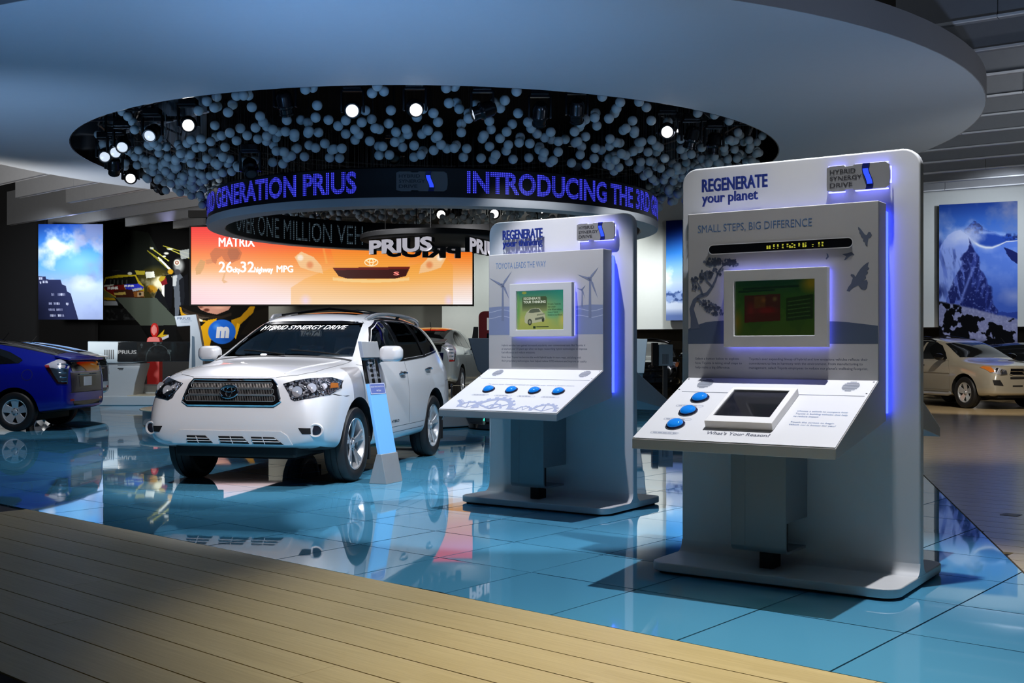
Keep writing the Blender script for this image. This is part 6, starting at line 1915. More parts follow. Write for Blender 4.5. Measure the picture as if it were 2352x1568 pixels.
for k in range(5): v.box(-0.62 + k * 0.05, -0.597 + k * 0.05, -0.186, -0.178, 1.08, 1.30)
tag(v.build('vent_slots', M_DARK, ct), kind='stuff')
flat('counter_mark', [[(-0.33, 0.845), (-0.19, 0.845), (-0.19, 0.87), (-0.33, 0.87)], [(-0.30, 0.82), (-0.20, 0.82), (-0.20, 0.835), (-0.30, 0.835)]], M_DARK, ct, on_face(0.1225))
MB().prism([(-0.62, 0.0), (1.85, 0.0), (1.85, 0.22), (-0.58, 0.22)], -0.55, 1.2, 'y').build('foot_platform', M_CTRW, ct, bevel=0.02)
MB().prism([(0.02, 0.22), (1.82, 0.22), (1.82, 0.235), (0.02, 0.235)], -0.50, 1.15, 'y').build('deck', M_PLATT, ct)
bx = thing('pedestal_box', 'small white box on the counter platform', 'box', (-8.75, 27.75, 0.237))
MB().box(-0.30, 0.30, -0.2, 0.2, 0.0, 0.20).box(-0.28, 0.28, -0.18, 0.18, 0.2, 0.215).build('box', M_WHITE, bx, bevel=0.01)
# white low stand with blue top behind
ls = thing('low_stand', 'low white stand with a blue band by the red pump', 'stand', (-8.15, 27.3, 0.238))
MB().prism([(-0.30, 0.0), (0.55, 0.0), (0.55, 0.25), (-0.30, 0.25)], -0.2, 0.4, 'y').build('body', M_CTRW, ls, bevel=0.02)
MB().prism([(-0.30, 0.20), (-0.12, 0.27), (0.55, 0.27), (0.55, 0.33), (-0.15, 0.33), (-0.30, 0.25)], -0.22, 0.4, 'y').build('top', mat('stand_blue', (0.08, 0.2, 0.5), 0.4), ls, bevel=0.01)
# dark machine on legs seen under the glass
dm = thing('machine_stand', 'dark engine cutaway on thin legs behind the counter', 'engine', (-9.85, 29.2, 0))
mb = MB().lathe([(0.0, 0.55), (0.16, 0.56), (0.20, 0.7), (0.12, 0.8), (0.22, 0.95), (0.18, 1.15), (0.0, 1.2)], 14).box(-0.3, 0.3, -0.12, 0.12, 0.5, 0.58)
mb.build('engine_block', M_BLACKG, dm, bevel=0.01)
for x in (-0.26, 0.0, 0.26): MB().tube([(x, 0, 0.55), (x * 1.3, 0.0, 0.0)], 0.03, 8).build('leg', M_BLACK, dm)
# red pump
M_REDP = mat('pump_red', (0.62, 0.02, 0.015), 0.4)
gp = thing('fuel_pump', 'red vintage fuel pump with an oval globe behind the counter', 'fuel pump', (-9.53, 30.2, 0))
MB().box(-0.17, 0.17, -0.14, 0.14, 0.0, 1.02).build('column', M_REDP, gp, bevel=0.02)
MB().box(-0.12, 0.12, -0.12, 0.12, 1.02, 1.50).build('meter_box', M_REDP, gp, bevel=0.02)
MB().prism([(-0.18, 1.50), (0.18, 1.50), (0.16, 1.60), (0.10, 1.64), (-0.10, 1.64), (-0.16, 1.60)], -0.12, 0.12, 'y').build('cap', M_REDP, gp, bevel=0.01)
MB().lathe([(0.0, -0.06), (0.7, -0.06), (1.0, -0.03), (1.0, 0.03), (0.7, 0.06), (0.0, 0.06)], 28, 'y').xf(Matrix.Translation((0, 0, 1.82)) @ Matrix.Diagonal((0.105, 1, 0.19, 1))).build('globe', M_REDP, gp, smooth=True)
MB().lathe([(0.0, -0.066), (1.0, -0.066), (1.0, -0.058), (0.0, -0.058)], 28, 'y').xf(Matrix.Translation((0, 0, 1.82)) @ Matrix.Diagonal((0.050, 1, 0.135, 1))).build('globe_face', mat('globe_face_red', (0.62, 0.03, 0.02), 0.4), gp, smooth=True)
# tall white sign like an inverted seven
ts = thing('tower_sign', 'tall white hook-shaped sign behind the white SUV mirror', 'sign', (-7.45, 26.0, 0))
MB().prism([(-0.28, 2.07), (0.22, 2.11), (0.30, 1.75), (0.37, 1.35), (0.38, 0.9), (0.34, 0.0), (-0.02, 0.0), (0.05, 0.9), (0.08, 1.4), (0.08, 1.85), (-0.22, 1.83)], -0.09, 0.09, 'y').build('mast', M_CTRW, ts, bevel=0.015)
text_on('sign_lettering', 'PRIUS', mat('sign_grey', (0.10, 0.14, 0.22), 0.5), ts, -0.21, 1.99, 0.055, 0.30, -0.092, bold=0.02)
text_on('sign_lettering', 'SOLAR POWERED\nMOONROOF', mat('sign_grey_light', (0.22, 0.28, 0.36), 0.5), ts, -0.13, 1.915, 0.06, 0.26, -0.092, res=2)
MB().prism([(0.115, 0.3), (0.175, 0.3), (0.20, 1.0), (0.18, 1.6), (0.125, 1.62)], -0.096, -0.088, 'y').build('groove', mat('groove_blue_grey', (0.10, 0.15, 0.20), 0.4), ts)

# ---- counter and red sign seen behind the farther kiosk
M_SLATE = mat('slate_panel', (0.085, 0.11, 0.14), 0.4, var=0.04)
c2 = thing('display_counter', 'slate counter panel on a pedestal just left of the farther kiosk', 'counter', (-0.30, 18.7, 0))
MB().prism([(-0.42, 1.50), (0.75, 1.50), (0.70, 0.92), (-0.20, 0.92), (-0.26, 0.97)], -0.20, -0.12, 'y').build('front_panel', M_SLATE, c2, bevel=0.015)
MB().prism([(-0.15, 0.09), (0.55, 0.09), (0.60, 1.45), (-0.22, 1.45)], 0.10, 0.45, 'y').build('pedestal', M_SLATE, c2, bevel=0.03)
MB().lathe([(0.0, 0.0), (0.62, 0.0), (0.65, 0.03), (0.62, 0.09), (0.0, 0.09)], 40, 'z', (0.22, 0.2, 0)).build('base', M_BLACKG, c2, smooth=True)
for x in (-0.05, 0.10): MB().tube([(x, -0.08, 0.09), (x - 0.05, -0.14, 0.93)], 0.018, 8).build('leg', M_CHROME, c2)
rs = thing('red_screen_sign', 'dark red framed screen standing behind the slate counter', 'screen', (-0.35, 20.4, 0.0))
MB().prism(rounded(0.95, 0.62, 0.10, 6, -0.25, 1.38), -0.06, 0.06, 'y').build('frame', mat('frame_dark_red', (0.16, 0.012, 0.012), 0.3), rs, bevel=0.01)
MB().box(-0.10, 0.60, -0.067, -0.055, 1.42, 1.60).build('screen', M_BLACKG, rs)
MB().box(-0.10, 0.20, -0.067, -0.055, 1.66, 1.88).build('picture', mat('picture_pale', (0.5, 0.5, 0.48), 0.5, emit=(.6, .6, .56), es=0.3), rs)
MB().box(0.05, 0.55, -0.070, -0.066, 1.425, 1.455).build('screen_bar', mat('screen_bar_blue', (0.05, 0.1, 0.4), 0.4, emit=(0.05, 0.15, 0.8), es=0.6), rs)
MB().prism([(-0.40, 1.30), (-0.26, 1.30), (-0.26, 1.72), (-0.34, 1.72)], -0.05, 0.05, 'y').build('side_panel', M_BLACK, rs)
MB().box(0.15, 0.30, -0.04, 0.04, 0.0, 1.40).build('post', M_BLACK, rs)
# ---- pale counter and grey cabinet between the kiosks
c3 = thing('display_counter', 'pale blue counter between the two kiosks', 'counter', (2.12, 20.5, 0))
MB().prism([(-0.75, 0.88), (0.26, 0.88), (0.32, 1.50), (-0.75, 1.53)], -0.12, 0.35, 'y').build('top_cabinet', M_CTR, c3, bevel=0.015)
MB().prism([(-0.70, 0.0), (-0.05, 0.0), (0.20, 0.45), (0.25, 0.88), (-0.70, 0.88)], -0.05, 0.30, 'y').build('leg_panel', M_CTRW, c3, bevel=0.02)
c4 = thing('vented_cabinet', 'grey cabinet with vent slots before the black SUV', 'cabinet', (3.55, 26.2, 0))
MB().box(-0.16, 0.16, -0.1, 0.25, 0.93, 1.42).build('box', M_CTR, c4, bevel=0.01)
MB().box(-0.30, -0.17, -0.06, 0.25, 0.93, 1.46).build('side_box', M_BLACK, c4, bevel=0.01)
MB().box(-0.05, 0.05, 0.0, 0.12, 0.0, 0.93).build('post', M_DARK, c4)
MB().box(-0.25, 0.25, -0.15, 0.3, 0.0, 0.03).build('base', M_DARK, c4)
v = MB()
for k in range(5): v.box(-0.08 + k * 0.03, -0.068 + k * 0.03, -0.106, -0.098, 0.97, 1.20)
tag(v.build('vent_slots', M_DARK, c4), kind='stuff')
# floor hatch in the boards on the right
fh = MB().box(-0.065, 0.065, -0.065, 0.065, 0.0, 0.003).build('floor_hatch', mat('hatch_grey', (0.12, 0.11, 0.12), 0.4), None)
fh.location = (3.99, 9.05, 0.0); fh.rotation_euler = (0, 0, R(48))
tag(fh, 'small dark square hatch plate in the boards right of the kiosk', 'floor hatch')
# ------------------------------------------------------------------ big pictures, the LED wall and the racing mural
M_PRINT = attr_mat('picture_print', rough=0.8)
M_PRINT.node_tree.nodes['Principled BSDF'].inputs['Specular IOR Level'].default_value = 0.08
M_LEDW2 = attr_mat('led_wall_picture', emit=1.0, rough=0.4)


def picture(name, label, x0, x1, z0, z1, Y, cv, rz=0.0, edge=0.06, m=None, cat='picture', framem=None, wires=0):
    t = thing(name, label, cat, ((x0 + x1) / 2, Y, z0), rz)
    w = (x1 - x0) / 2; h = z1 - z0
    MB().box(-w, w, 0.002, edge, 0, h).build('backing', framem or mat('picture_edge', (0.10, 0.11, 0.12), 0.5), t, bevel=0.004)
    cv.build('print', m or M_PRINT, t, -w, w, 0, h, 0.0)
    if wires:
        for x in (-w * 0.8, w * 0.8): MB().tube([(x, 0.03, h - 0.02), (x, 0.03, 8.5 - z0)], 0.006, 5).build('hanging_wire', M_BLACK, t)
    return t


# sky picture on the left
cv = Canvas(170, 248, '#3E78C0')
cv.vgrad([(0, '#2350B4'), (0.18, '#3F86E2'), (0.45, '#6DB2F4'), (0.55, '#8FB8F2'), (1, '#8C9FD6')])
c1 = cv.vn(cv.u * 5, cv.v * 7, 3, 5); c2 = cv.vn(cv.u * 9 + 3, cv.v * 12, 8, 5)
d = np.sqrt(((cv.u - 0.30) / 0.30) ** 2 + ((cv.v - 0.25) / 0.15) ** 2)
cv.mix(np.clip((1.15 - d) * 1.3 + (c1 - 0.5) * 3.0, 0, 1) * (d < 1.6) * 0.92, '#D6E4FA'); cv.mix(np.clip((0.75 - d) * 2 + (c1 - 0.5) * 2, 0, 1), '#FFFFFF')
d = np.abs(cv.v - 0.10 - (cv.u - 0.4) * 0.25) / 0.07
cv.mix(np.clip(1 - d + (c2 - 0.5) * 3, 0, 1) * np.clip((cv.u - 0.2) * 5, 0, 1) * 0.75, '#B9C4E6')
cv.mix(np.clip((cv.u - 0.55) * 2.4 - cv.v * 1.6 + (c1 - 0.4) * 2.5, 0, 1) * 0.75, '#8688A6')
cv.ell(0.62, 0.40, 0.42, 0.16, '#8CCBFA', 0.9, 0.8)
top = 0.57 - 0.05 * np.clip(1 - np.abs(cv.u - 0.68) / 0.22, 0, 1) + (c2 - 0.5) * 0.10
m = np.clip((cv.v - top) * 18, 0, 1); cv.mix(m, '#BFD2F6'); cv.ell(0.70, 0.62, 0.24, 0.10, '#EEF5FF', 0.9, 0.8)
cv.mix(m * np.clip((c1 - 0.42) * 3, 0, 1) * 0.5, '#9DB0E4'); cv.mix(m * np.clip((cv.v - 0.7) * 2.5, 0, 1) * 0.7, '#A3B2E2')
bl = [(0, 0.545), (0.115, 0.548), (0.125, 0.578), (0.345, 0.582), (0.37, 0.632), (0.425, 0.645), (0.445, 0.705), (0.50, 0.725), (0.62, 1.0), (0, 1.0)]
cv.poly(bl, '#2A3056'); cv.mix(((cv.u < 0.52) & (cv.v > 0.6)) * np.clip((0.45 - cv.u) * 2, 0, 1) * np.clip((cv.v - 0.55) * 3, 0, 1) * 0.8, '#0B0E20')
rw = random.Random(4)
for v0, u0, u1, k in ((0.566, 0.01, 0.10, 6), (0.605, 0.07, 0.15, 3), (0.612, 0.0, 0.05, 2), (0.735, 0.13, 0.42, 12), (0.83, 0.14, 0.36, 9), (0.835, 0.43, 0.47, 2), (0.895, 0.16, 0.38, 9), (0.955, 0.18, 0.40, 9)):
    for q in range(k):
        if rw.random() < 0.8:
            x = u0 + (u1 - u0) * q / k; cv.poly([(x, v0 - 0.012), (x + 0.020, v0 - 0.011), (x + 0.023, v0 + 0.014), (x + 0.003, v0 + 0.013)], rw.choice(('#C9CDE4', '#8C90B0', '#6A6E90')))
picture('hanging_picture', 'sky picture with clouds and a dark office tower hung on the left', -15.9, -13.73, 2.30, 5.50, 38.0, cv, edge=0.08, wires=5.2)
# mural on the black wall: dark night race
cv = Canvas(430, 300, '#050505')
n = cv.noise(8, 2, 5); n2 = cv.noise(20, 4, 4)
U = lambda px: (px - 225) / (660 - 225)
V = lambda py: (py - 500) / (800 - 500)
def P(*a): return [(U(x), V(y)) for x, y in a]
Q = lambda *a: [(U(230 + x / 2.986), V(500 + y / 2.986)) for x, y in a]       # measured on an enlarged view
E = lambda x, y, rx, ry, c, s_=0.1, al=1.0: cv.ell(U(230 + x / 2.986), V(500 + y / 2.986), rx / 2.986 / 435, ry / 2.986 / 300, c, s_, al)
wn = (cv.vn(cv.u * 40, cv.v * 28, 5, 3) - 0.5)
u0_, v0_ = cv.u.copy(), cv.v.copy()
cv.poly(Q((0, 60), (330, 100), (470, 360), (0, 360)), '#161B17', alpha=0.9)
cv.poly(Q((0, 355), (250, 360), (470, 365), (480, 560), (0, 600)), '#14161A')
cv.mix(((cv.v > V(620)) & (cv.v < V(632)) & (cv.u < U(300))) * np.clip(wn * 4, 0, 1) * 0.8, '#4A4640')
E(380, 420, 120, 100, '#8A7A2A', 0.9, 0.9); E(390, 440, 80, 80, '#E8DCA0', 0.9, 0.95)
cv.u = u0_ + wn * 0.05; cv.v = v0_ + wn * 0.06
cv.mix(np.clip((n2 - 0.48) * 8, 0, 1) * ((cv.v > V(618)) & (cv.v < V(690)) & (cv.u > U(315)) & (cv.u < U(385))) * 0.85, '#3A3410')
cv.mix(np.clip((n - 0.55) * 8, 0, 1) * ((cv.v > V(622)) & (cv.v < V(690)) & (cv.u > U(315)) & (cv.u < U(392))) * 0.9, '#FFF6D2')
E(355, 485, 34, 30, '#B8841A', 0.5); E(340, 500, 20, 20, '#5A3A0C', 0.5)
cv.u, cv.v = u0_, v0_
cv.poly(Q((240, 362), (308, 364), (306, 392), (250, 390)), '#A99C2A'); cv.poly(Q((310, 372), (370, 368), (378, 408), (318, 414)), '#EDEFE2'); E(205, 382, 18, 12, '#D8DAD0', 0.3)
for x0, y0, x1, y1, w, c in ((340, 205, 470, 300, 5, '#D2CC4A'), (322, 228, 450, 320, 4, '#B8B03A'), (330, 235, 455, 345, 4, '#8A8420'), (430, 195, 610, 250, 4, '#C6BE40'), (455, 210, 610, 280, 4, '#D8D05A'), (395, 275, 470, 355, 8, '#F0F0DC'), (420, 300, 480, 360, 8, '#FFFFF0')):
    cv.poly(Q((x0, y0), (x0 + w, y0 - w), (x1 + w, y1 - w), (x1, y1)), c, alpha=0.95)
for x, y, w, h in ((355, 210, 34, 18), (455, 245, 42, 20), (480, 215, 50, 16), (415, 290, 26, 22), (440, 265, 30, 14)): E(x, y, w / 2, h / 2, '#E6E8DC', 0.4)
cv.poly(Q((545, 225), (610, 215), (612, 275), (556, 285)), '#AEB4B4', alpha=0.9); E(540, 330, 46, 60, '#B8BCBC', 0.6, 0.9); E(527, 308, 24, 24, '#E8E4DA', 0.2); E(527, 308, 15, 15, '#8A3A20', 0.3); E(527, 308, 8, 8, '#E0DCD0', 0.3)
# pit crew
cv.poly(Q((500, 395), (548, 380), (575, 420), (580, 540), (560, 680), (515, 680), (508, 520)), '#5A616C'); cv.poly(Q((500, 400), (530, 392), (520, 470), (492, 470)), '#C2C6CA'); E(530, 372, 26, 22, '#3A3A40', 0.3); cv.poly(Q((540, 430), (600, 380), (615, 600), (560, 690)), '#0C0E14', alpha=0.85)
cv.poly(Q((440, 395), (485, 388), (500, 430), (496, 520), (490, 620), (440, 625), (436, 520)), '#0A0B12'); cv.poly(Q((410, 430), (452, 410), (462, 450), (430, 470)), '#7A1820'); cv.poly(Q((400, 420), (420, 400), (450, 400), (440, 425), (412, 440)), '#B89A2A'); E(483, 370, 22, 20, '#C8961E', 0.25)
cv.poly(Q((420, 470), (440, 460), (440, 540), (425, 530)), '#F2F2EA'); cv.poly(Q((372, 545), (400, 480), (440, 545), (480, 640), (430, 620)), '#101216')
# race car
cv.poly(Q((20, 470), (38, 408), (120, 392), (245, 390), (268, 430), (300, 470), (304, 545), (20, 545)), '#B8A41A')
cv.poly(Q((22, 470), (42, 418), (240, 400), (264, 452), (160, 458)), '#0E100E')
for x in (70, 95, 120, 150, 180): cv.poly(Q((x, 425), (x + 8, 424), (x + 6, 455), (x - 2, 456)), '#3A3E3A')
cv.poly(Q((22, 468), (165, 458), (180, 520), (100, 535), (40, 500)), '#6E1512'); cv.poly(Q((165, 456), (262, 452), (300, 474), (292, 492), (182, 502)), '#2A34C4'); cv.poly(Q((24, 462), (100, 456), (90, 466), (24, 474)), '#C8CCC0')
for x in (50, 75, 100): cv.poly(Q((x, 475), (x + 20, 470), (x + 24, 488), (x + 2, 492)), '#F4F4F0')
for x in (165, 190, 212): cv.poly(Q((x, 462), (x + 18, 459), (x + 22, 470), (x + 2, 474)), '#EEF2FF')
cv.poly(Q((95, 500), (180, 490), (300, 500), (304, 545), (110, 545)), '#3A1A10'); cv.poly(Q((95, 515), (175, 508), (178, 526), (100, 530)), '#B8A050'); cv.poly(Q((218, 488), (285, 478), (292, 492), (226, 504)), '#A8B2C4'); cv.poly(Q((228, 508), (300, 498), (302, 540), (236, 544)), '#7A4A1E')
cv.poly(Q((256, 512), (298, 506), (298, 538), (258, 540)), '#C4B8A0', alpha=0.6); E(275, 522, 10, 12, '#22201C', 0.3)
cv.poly(Q((18, 540), (95, 545), (110, 565), (18, 562)), '#B08E10'); cv.poly(Q((18, 568), (115, 572), (125, 600), (18, 600)), '#9498A0')
cv.poly(Q((18, 605), (240, 640), (250, 700), (18, 700)), '#101112'); cv.mix(((cv.v > V(702)) & (cv.v < V(735)) & (cv.u < U(320))) * np.clip(wn * 5, 0, 1) * 0.7, '#3E4042')
# grey-green slanted bands
cv.poly(Q((22, 490), (100, 540), (110, 552), (30, 545)), '#3F4A42', alpha=0.7)
cv.poly(Q((105, 546), (385, 550), (520, 690), (520, 735), (280, 738)), '#4A524A'); cv.poly(Q((280, 738), (520, 736), (530, 850), (370, 850)), '#08090A')
cv.poly(Q((0, 735), (275, 735), (340, 845), (0, 860)), '#121314')
cv.poly(Q((385, 820), (440, 768), (432, 800), (470, 800), (400, 828)), '#C8A41E'); cv.poly(Q((400, 830), (470, 800), (470, 818), (410, 845)), '#B8BAC4')
# helmeted driver, cropped
cv.poly(Q((545, 600), (1190, 600), (1130, 720), (980, 900), (600, 900), (530, 760)), '#0C0A09')
cv.poly(Q((665, 600), (900, 600), (880, 630), (800, 662), (740, 650), (690, 630)), '#B98472'); E(730, 632, 26, 14, '#5A2E24', 0.5); E(690, 612, 24, 10, '#6A4034', 0.8); E(820, 615, 70, 16, '#D8A48C', 0.8, 0.7)
cv.poly(Q((550, 606), (620, 640), (720, 668), (830, 672), (900, 650), (900, 668), (830, 694), (700, 690), (600, 664)), '#241C16'); cv.poly(Q((560, 640), (650, 672), (760, 684), (700, 692), (600, 672)), '#4A4038')
cv.poly(Q((545, 612), (556, 612), (566, 650), (640, 690), (740, 706), (730, 716), (620, 700), (556, 668)), '#C29018')
cv.poly(Q((1030, 605), (1062, 605), (1048, 650), (960, 730), (930, 810), (905, 760), (900, 700), (960, 680)), '#B07F10'); cv.poly(Q((940, 720), (960, 730), (930, 830), (915, 810)), '#E0A818')
cv.poly(Q((690, 745), (740, 700), (800, 690), (780, 760), (750, 880), (700, 880)), '#D29A12'); cv.poly(Q((680, 690), (705, 700), (700, 712), (676, 706)), '#E6E0C8')
cv.poly(Q((1060, 640), (1180, 606), (1215, 660), (1000, 800), (960, 800)), '#17130E')
E(835, 780, 97, 86, '#1C60C8', 0.05); E(800, 745, 34, 30, '#5A9AEA', 0.9, 0.8); E(870, 830, 50, 30, '#1448A0', 0.9, 0.6)
mu = picture('wall_mural', 'dark night-race mural with stock car and pit crew on the black wall', (225 - 1176) / 2600 * 41.7, (660 - 1176) / 2600 * 41.7, 1.33, 1.33 + 300 / 2600 * 41.7, 41.7, cv, edge=0.04, framem=M_BLACK)
s_ = 41.7 / 2600
text_on('mural_lettering', 'm', mat('mural_letter_white', (0.62, 0.63, 0.68), 0.5), mu, (496 - 442.5) * s_, (800 - 776) * s_, 27 * s_, 31 * s_, -0.004, bold=0.07, shear=0.1)

# LED wall
cv = Canvas(560, 156, '#F08020')
cv.vgrad([(0, '#F4120E'), (0.12, '#F8300C'), (0.35, '#FB7A1E'), (0.58, '#FBB274'), (0.78, '#FDE0D4'), (1, '#FFF8FA')])
U = lambda px: (px - 439) / (1085 - 439); V = lambda py: (py - 521) / (699 - 521)
n = cv.noise(5, 7, 4)
cv.mix(np.clip((cv.v - 0.55) * 2.2, 0, 1) * np.clip(1 - cv.u * 2.2, 0, 1), '#F4C2CC')
cv.mix(np.clip((0.45 - np.abs(cv.u - 0.66)) * 2.2, 0, 1) * np.clip((cv.v - 0.15) * 2, 0, 1) * np.clip((0.95 - cv.v) * 3, 0, 1) * 0.55, '#F8B030')
q_ = lambda *a: [(U(230 + x / 2.986), V(500 + y / 2.986)) for x, y in a]
cv.poly(q_((755, 245), (790, 205), (850, 215), (900, 200), (950, 205), (975, 240), (960, 285), (905, 310), (860, 300), (835, 262), (805, 285), (795, 318), (768, 300)), '#C05A0C', alpha=0.8)
cv.poly(q_((880, 215), (940, 212), (962, 245), (940, 285), (895, 290), (875, 250)), '#A04A0A', alpha=0.6)
cv.poly(q_((655, 345), (690, 285), (725, 300), (712, 345), (690, 385), (660, 390)), '#C8924A', alpha=0.75); cv.poly(q_((725, 290), (760, 280), (780, 310), (730, 320)), '#C8783A', alpha=0.6)
cv.poly(q_((835, 430), (858, 360), (866, 365), (850, 425), (880, 440), (850, 448)), '#D8A060', alpha=0.7)
# the printed car front: bonnet lines, lamps, grille
cv.poly(P((690, 520), (760, 572), (770, 612), (700, 640), (668, 660), (668, 699), (1040, 699), (1040, 610), (1020, 590), (935, 612), (950, 570), (985, 520)), '#F6A028', alpha=0.35)
cv.mix(np.clip(1 - np.abs(cv.u - U(740) - (cv.v - 0.2) * 0.06) * 160, 0, 1) * (cv.v < V(605)) * 0.5, '#FAC060')
cv.poly(P((677, 590), (692, 578), (720, 590), (738, 610), (742, 628), (715, 622), (690, 614)), '#F7C48A'); cv.ell(U(690), V(592), 0.014, 0.05, '#FDE8D0', 0.5); cv.ell(U(712), V(608), 0.016, 0.06, '#E89058', 0.6)
cv.poly(P((1025, 590), (1012, 578), (985, 590), (966, 610), (962, 628), (990, 622), (1012, 614)), '#F7C48A'); cv.ell(U(1010), V(592), 0.014, 0.05, '#FDE8D0', 0.5); cv.ell(U(986), V(608), 0.016, 0.06, '#E89058', 0.6)
cv.poly(P((764, 615), (942, 612), (932, 634), (905, 640), (800, 640), (778, 634)), '#3A0C08'); cv.poly(P((764, 615), (942, 612), (940, 618), (768, 620)), '#7A1A10', alpha=0.7)
cv.mix((np.abs(cv.v - V(645) + 0.03 * ((cv.u - U(852)) / 0.14) ** 2) < 0.02) * (np.abs(cv.u - U(852)) < 0.135) * 0.6, '#FDE0A0')
cv.ell(U(702), V(690), 0.025, 0.1, '#F0D8F4', 0.9, 0.8); cv.ell(U(1030), V(690), 0.02, 0.1, '#F0D8F4', 0.9, 0.8)
cv.a *= (1 - 0.05 * ((np.arange(156) // 2) % 2))[:, None, None]
YS = 33.0; k_ = YS / 2600
lw = picture('led_wall', 'wide orange LED wall showing a car front and fuel figures', (439 - 1176) * k_, (1085 - 1176) * k_, 1.33 + (800 - 699) * k_, 1.33 + (800 - 521) * k_, YS, cv, edge=0.30, m=M_LEDW2, cat='screen', framem=M_DARK)
frame_ring(MB(), (-4.14, 4.14, -0.04, 2.29), (-4.10, 4.10, 0.0, 2.259), -0.03, 0.30).build('bezel', M_BLACK, lw)
M_LWT = mat('led_wall_white', (0.8, 0.8, 0.8), 0.5, emit=(1, 0.98, 0.98), es=1.0)
X = lambda px: (px - 762) * k_
Z = lambda py: (699 - py) * k_
for body, x0, x1, y0, y1, b in (('MATRIX', 503, 585, 566, 546, 0.0), ('26', 503, 534, 625, 601, 0.0), ('city', 535, 552, 629, 614, 0.0), ('32', 553, 584, 625, 601, 0.0), ('highway', 585, 627, 629, 613, 0.0), ('MPG', 636, 673, 625, 610, 0.0), ('S', 904, 917, 632, 624, .01)):
    text_on('screen_lettering', body, M_LWT if body != 'S' else mat('screen_red_letter', (0.5, 0.1, 0.1), 0.5, emit=(0.9, 0.35, 0.3), es=0.8), lw, X(x0), Z(y0), (y0 - y1) * k_, (x1 - x0) * k_, -0.006, bold=b, thick=0.007 if y0 - y1 > 14.5 else 0.002)
lg = MB()
for cx, cz, rx, rz_ in ((853, 602, 15, 8.5), (853, 602, 4.5, 7.5), (853, 598.5, 10.5, 4)):
    pts = [(X(cx) + rx * k_ * math.cos(2 * math.pi * q / 24), -0.008, Z(cz) + rz_ * k_ * math.sin(2 * math.pi * q / 24)) for q in range(25)]
    lg.tube(pts, 0.015, 5)
lg.build('screen_emblem', mat('screen_emblem', (0.8, 0.7, 0.5), 0.5, emit=(0.95, 0.75, 0.45), es=0.8), lw)
hk = MB()
for px in (862, 905, 960, 1072): hk.box(X(px) - 0.03, X(px) + 0.03, 0.02, 0.2, 2.25, 2.6)
hb = MB().box(-4.2, 4.2, 0.05, 0.25, 2.55, 2.75).build('hanging_bar', M_BLACK, lw)
for px in (480, 700, 905, 1060): MB().tube([(X(px), 0.15, 2.7), (X(px), 0.15, 4.8)], 0.02, 6).build('hanger', M_BLACK, lw)

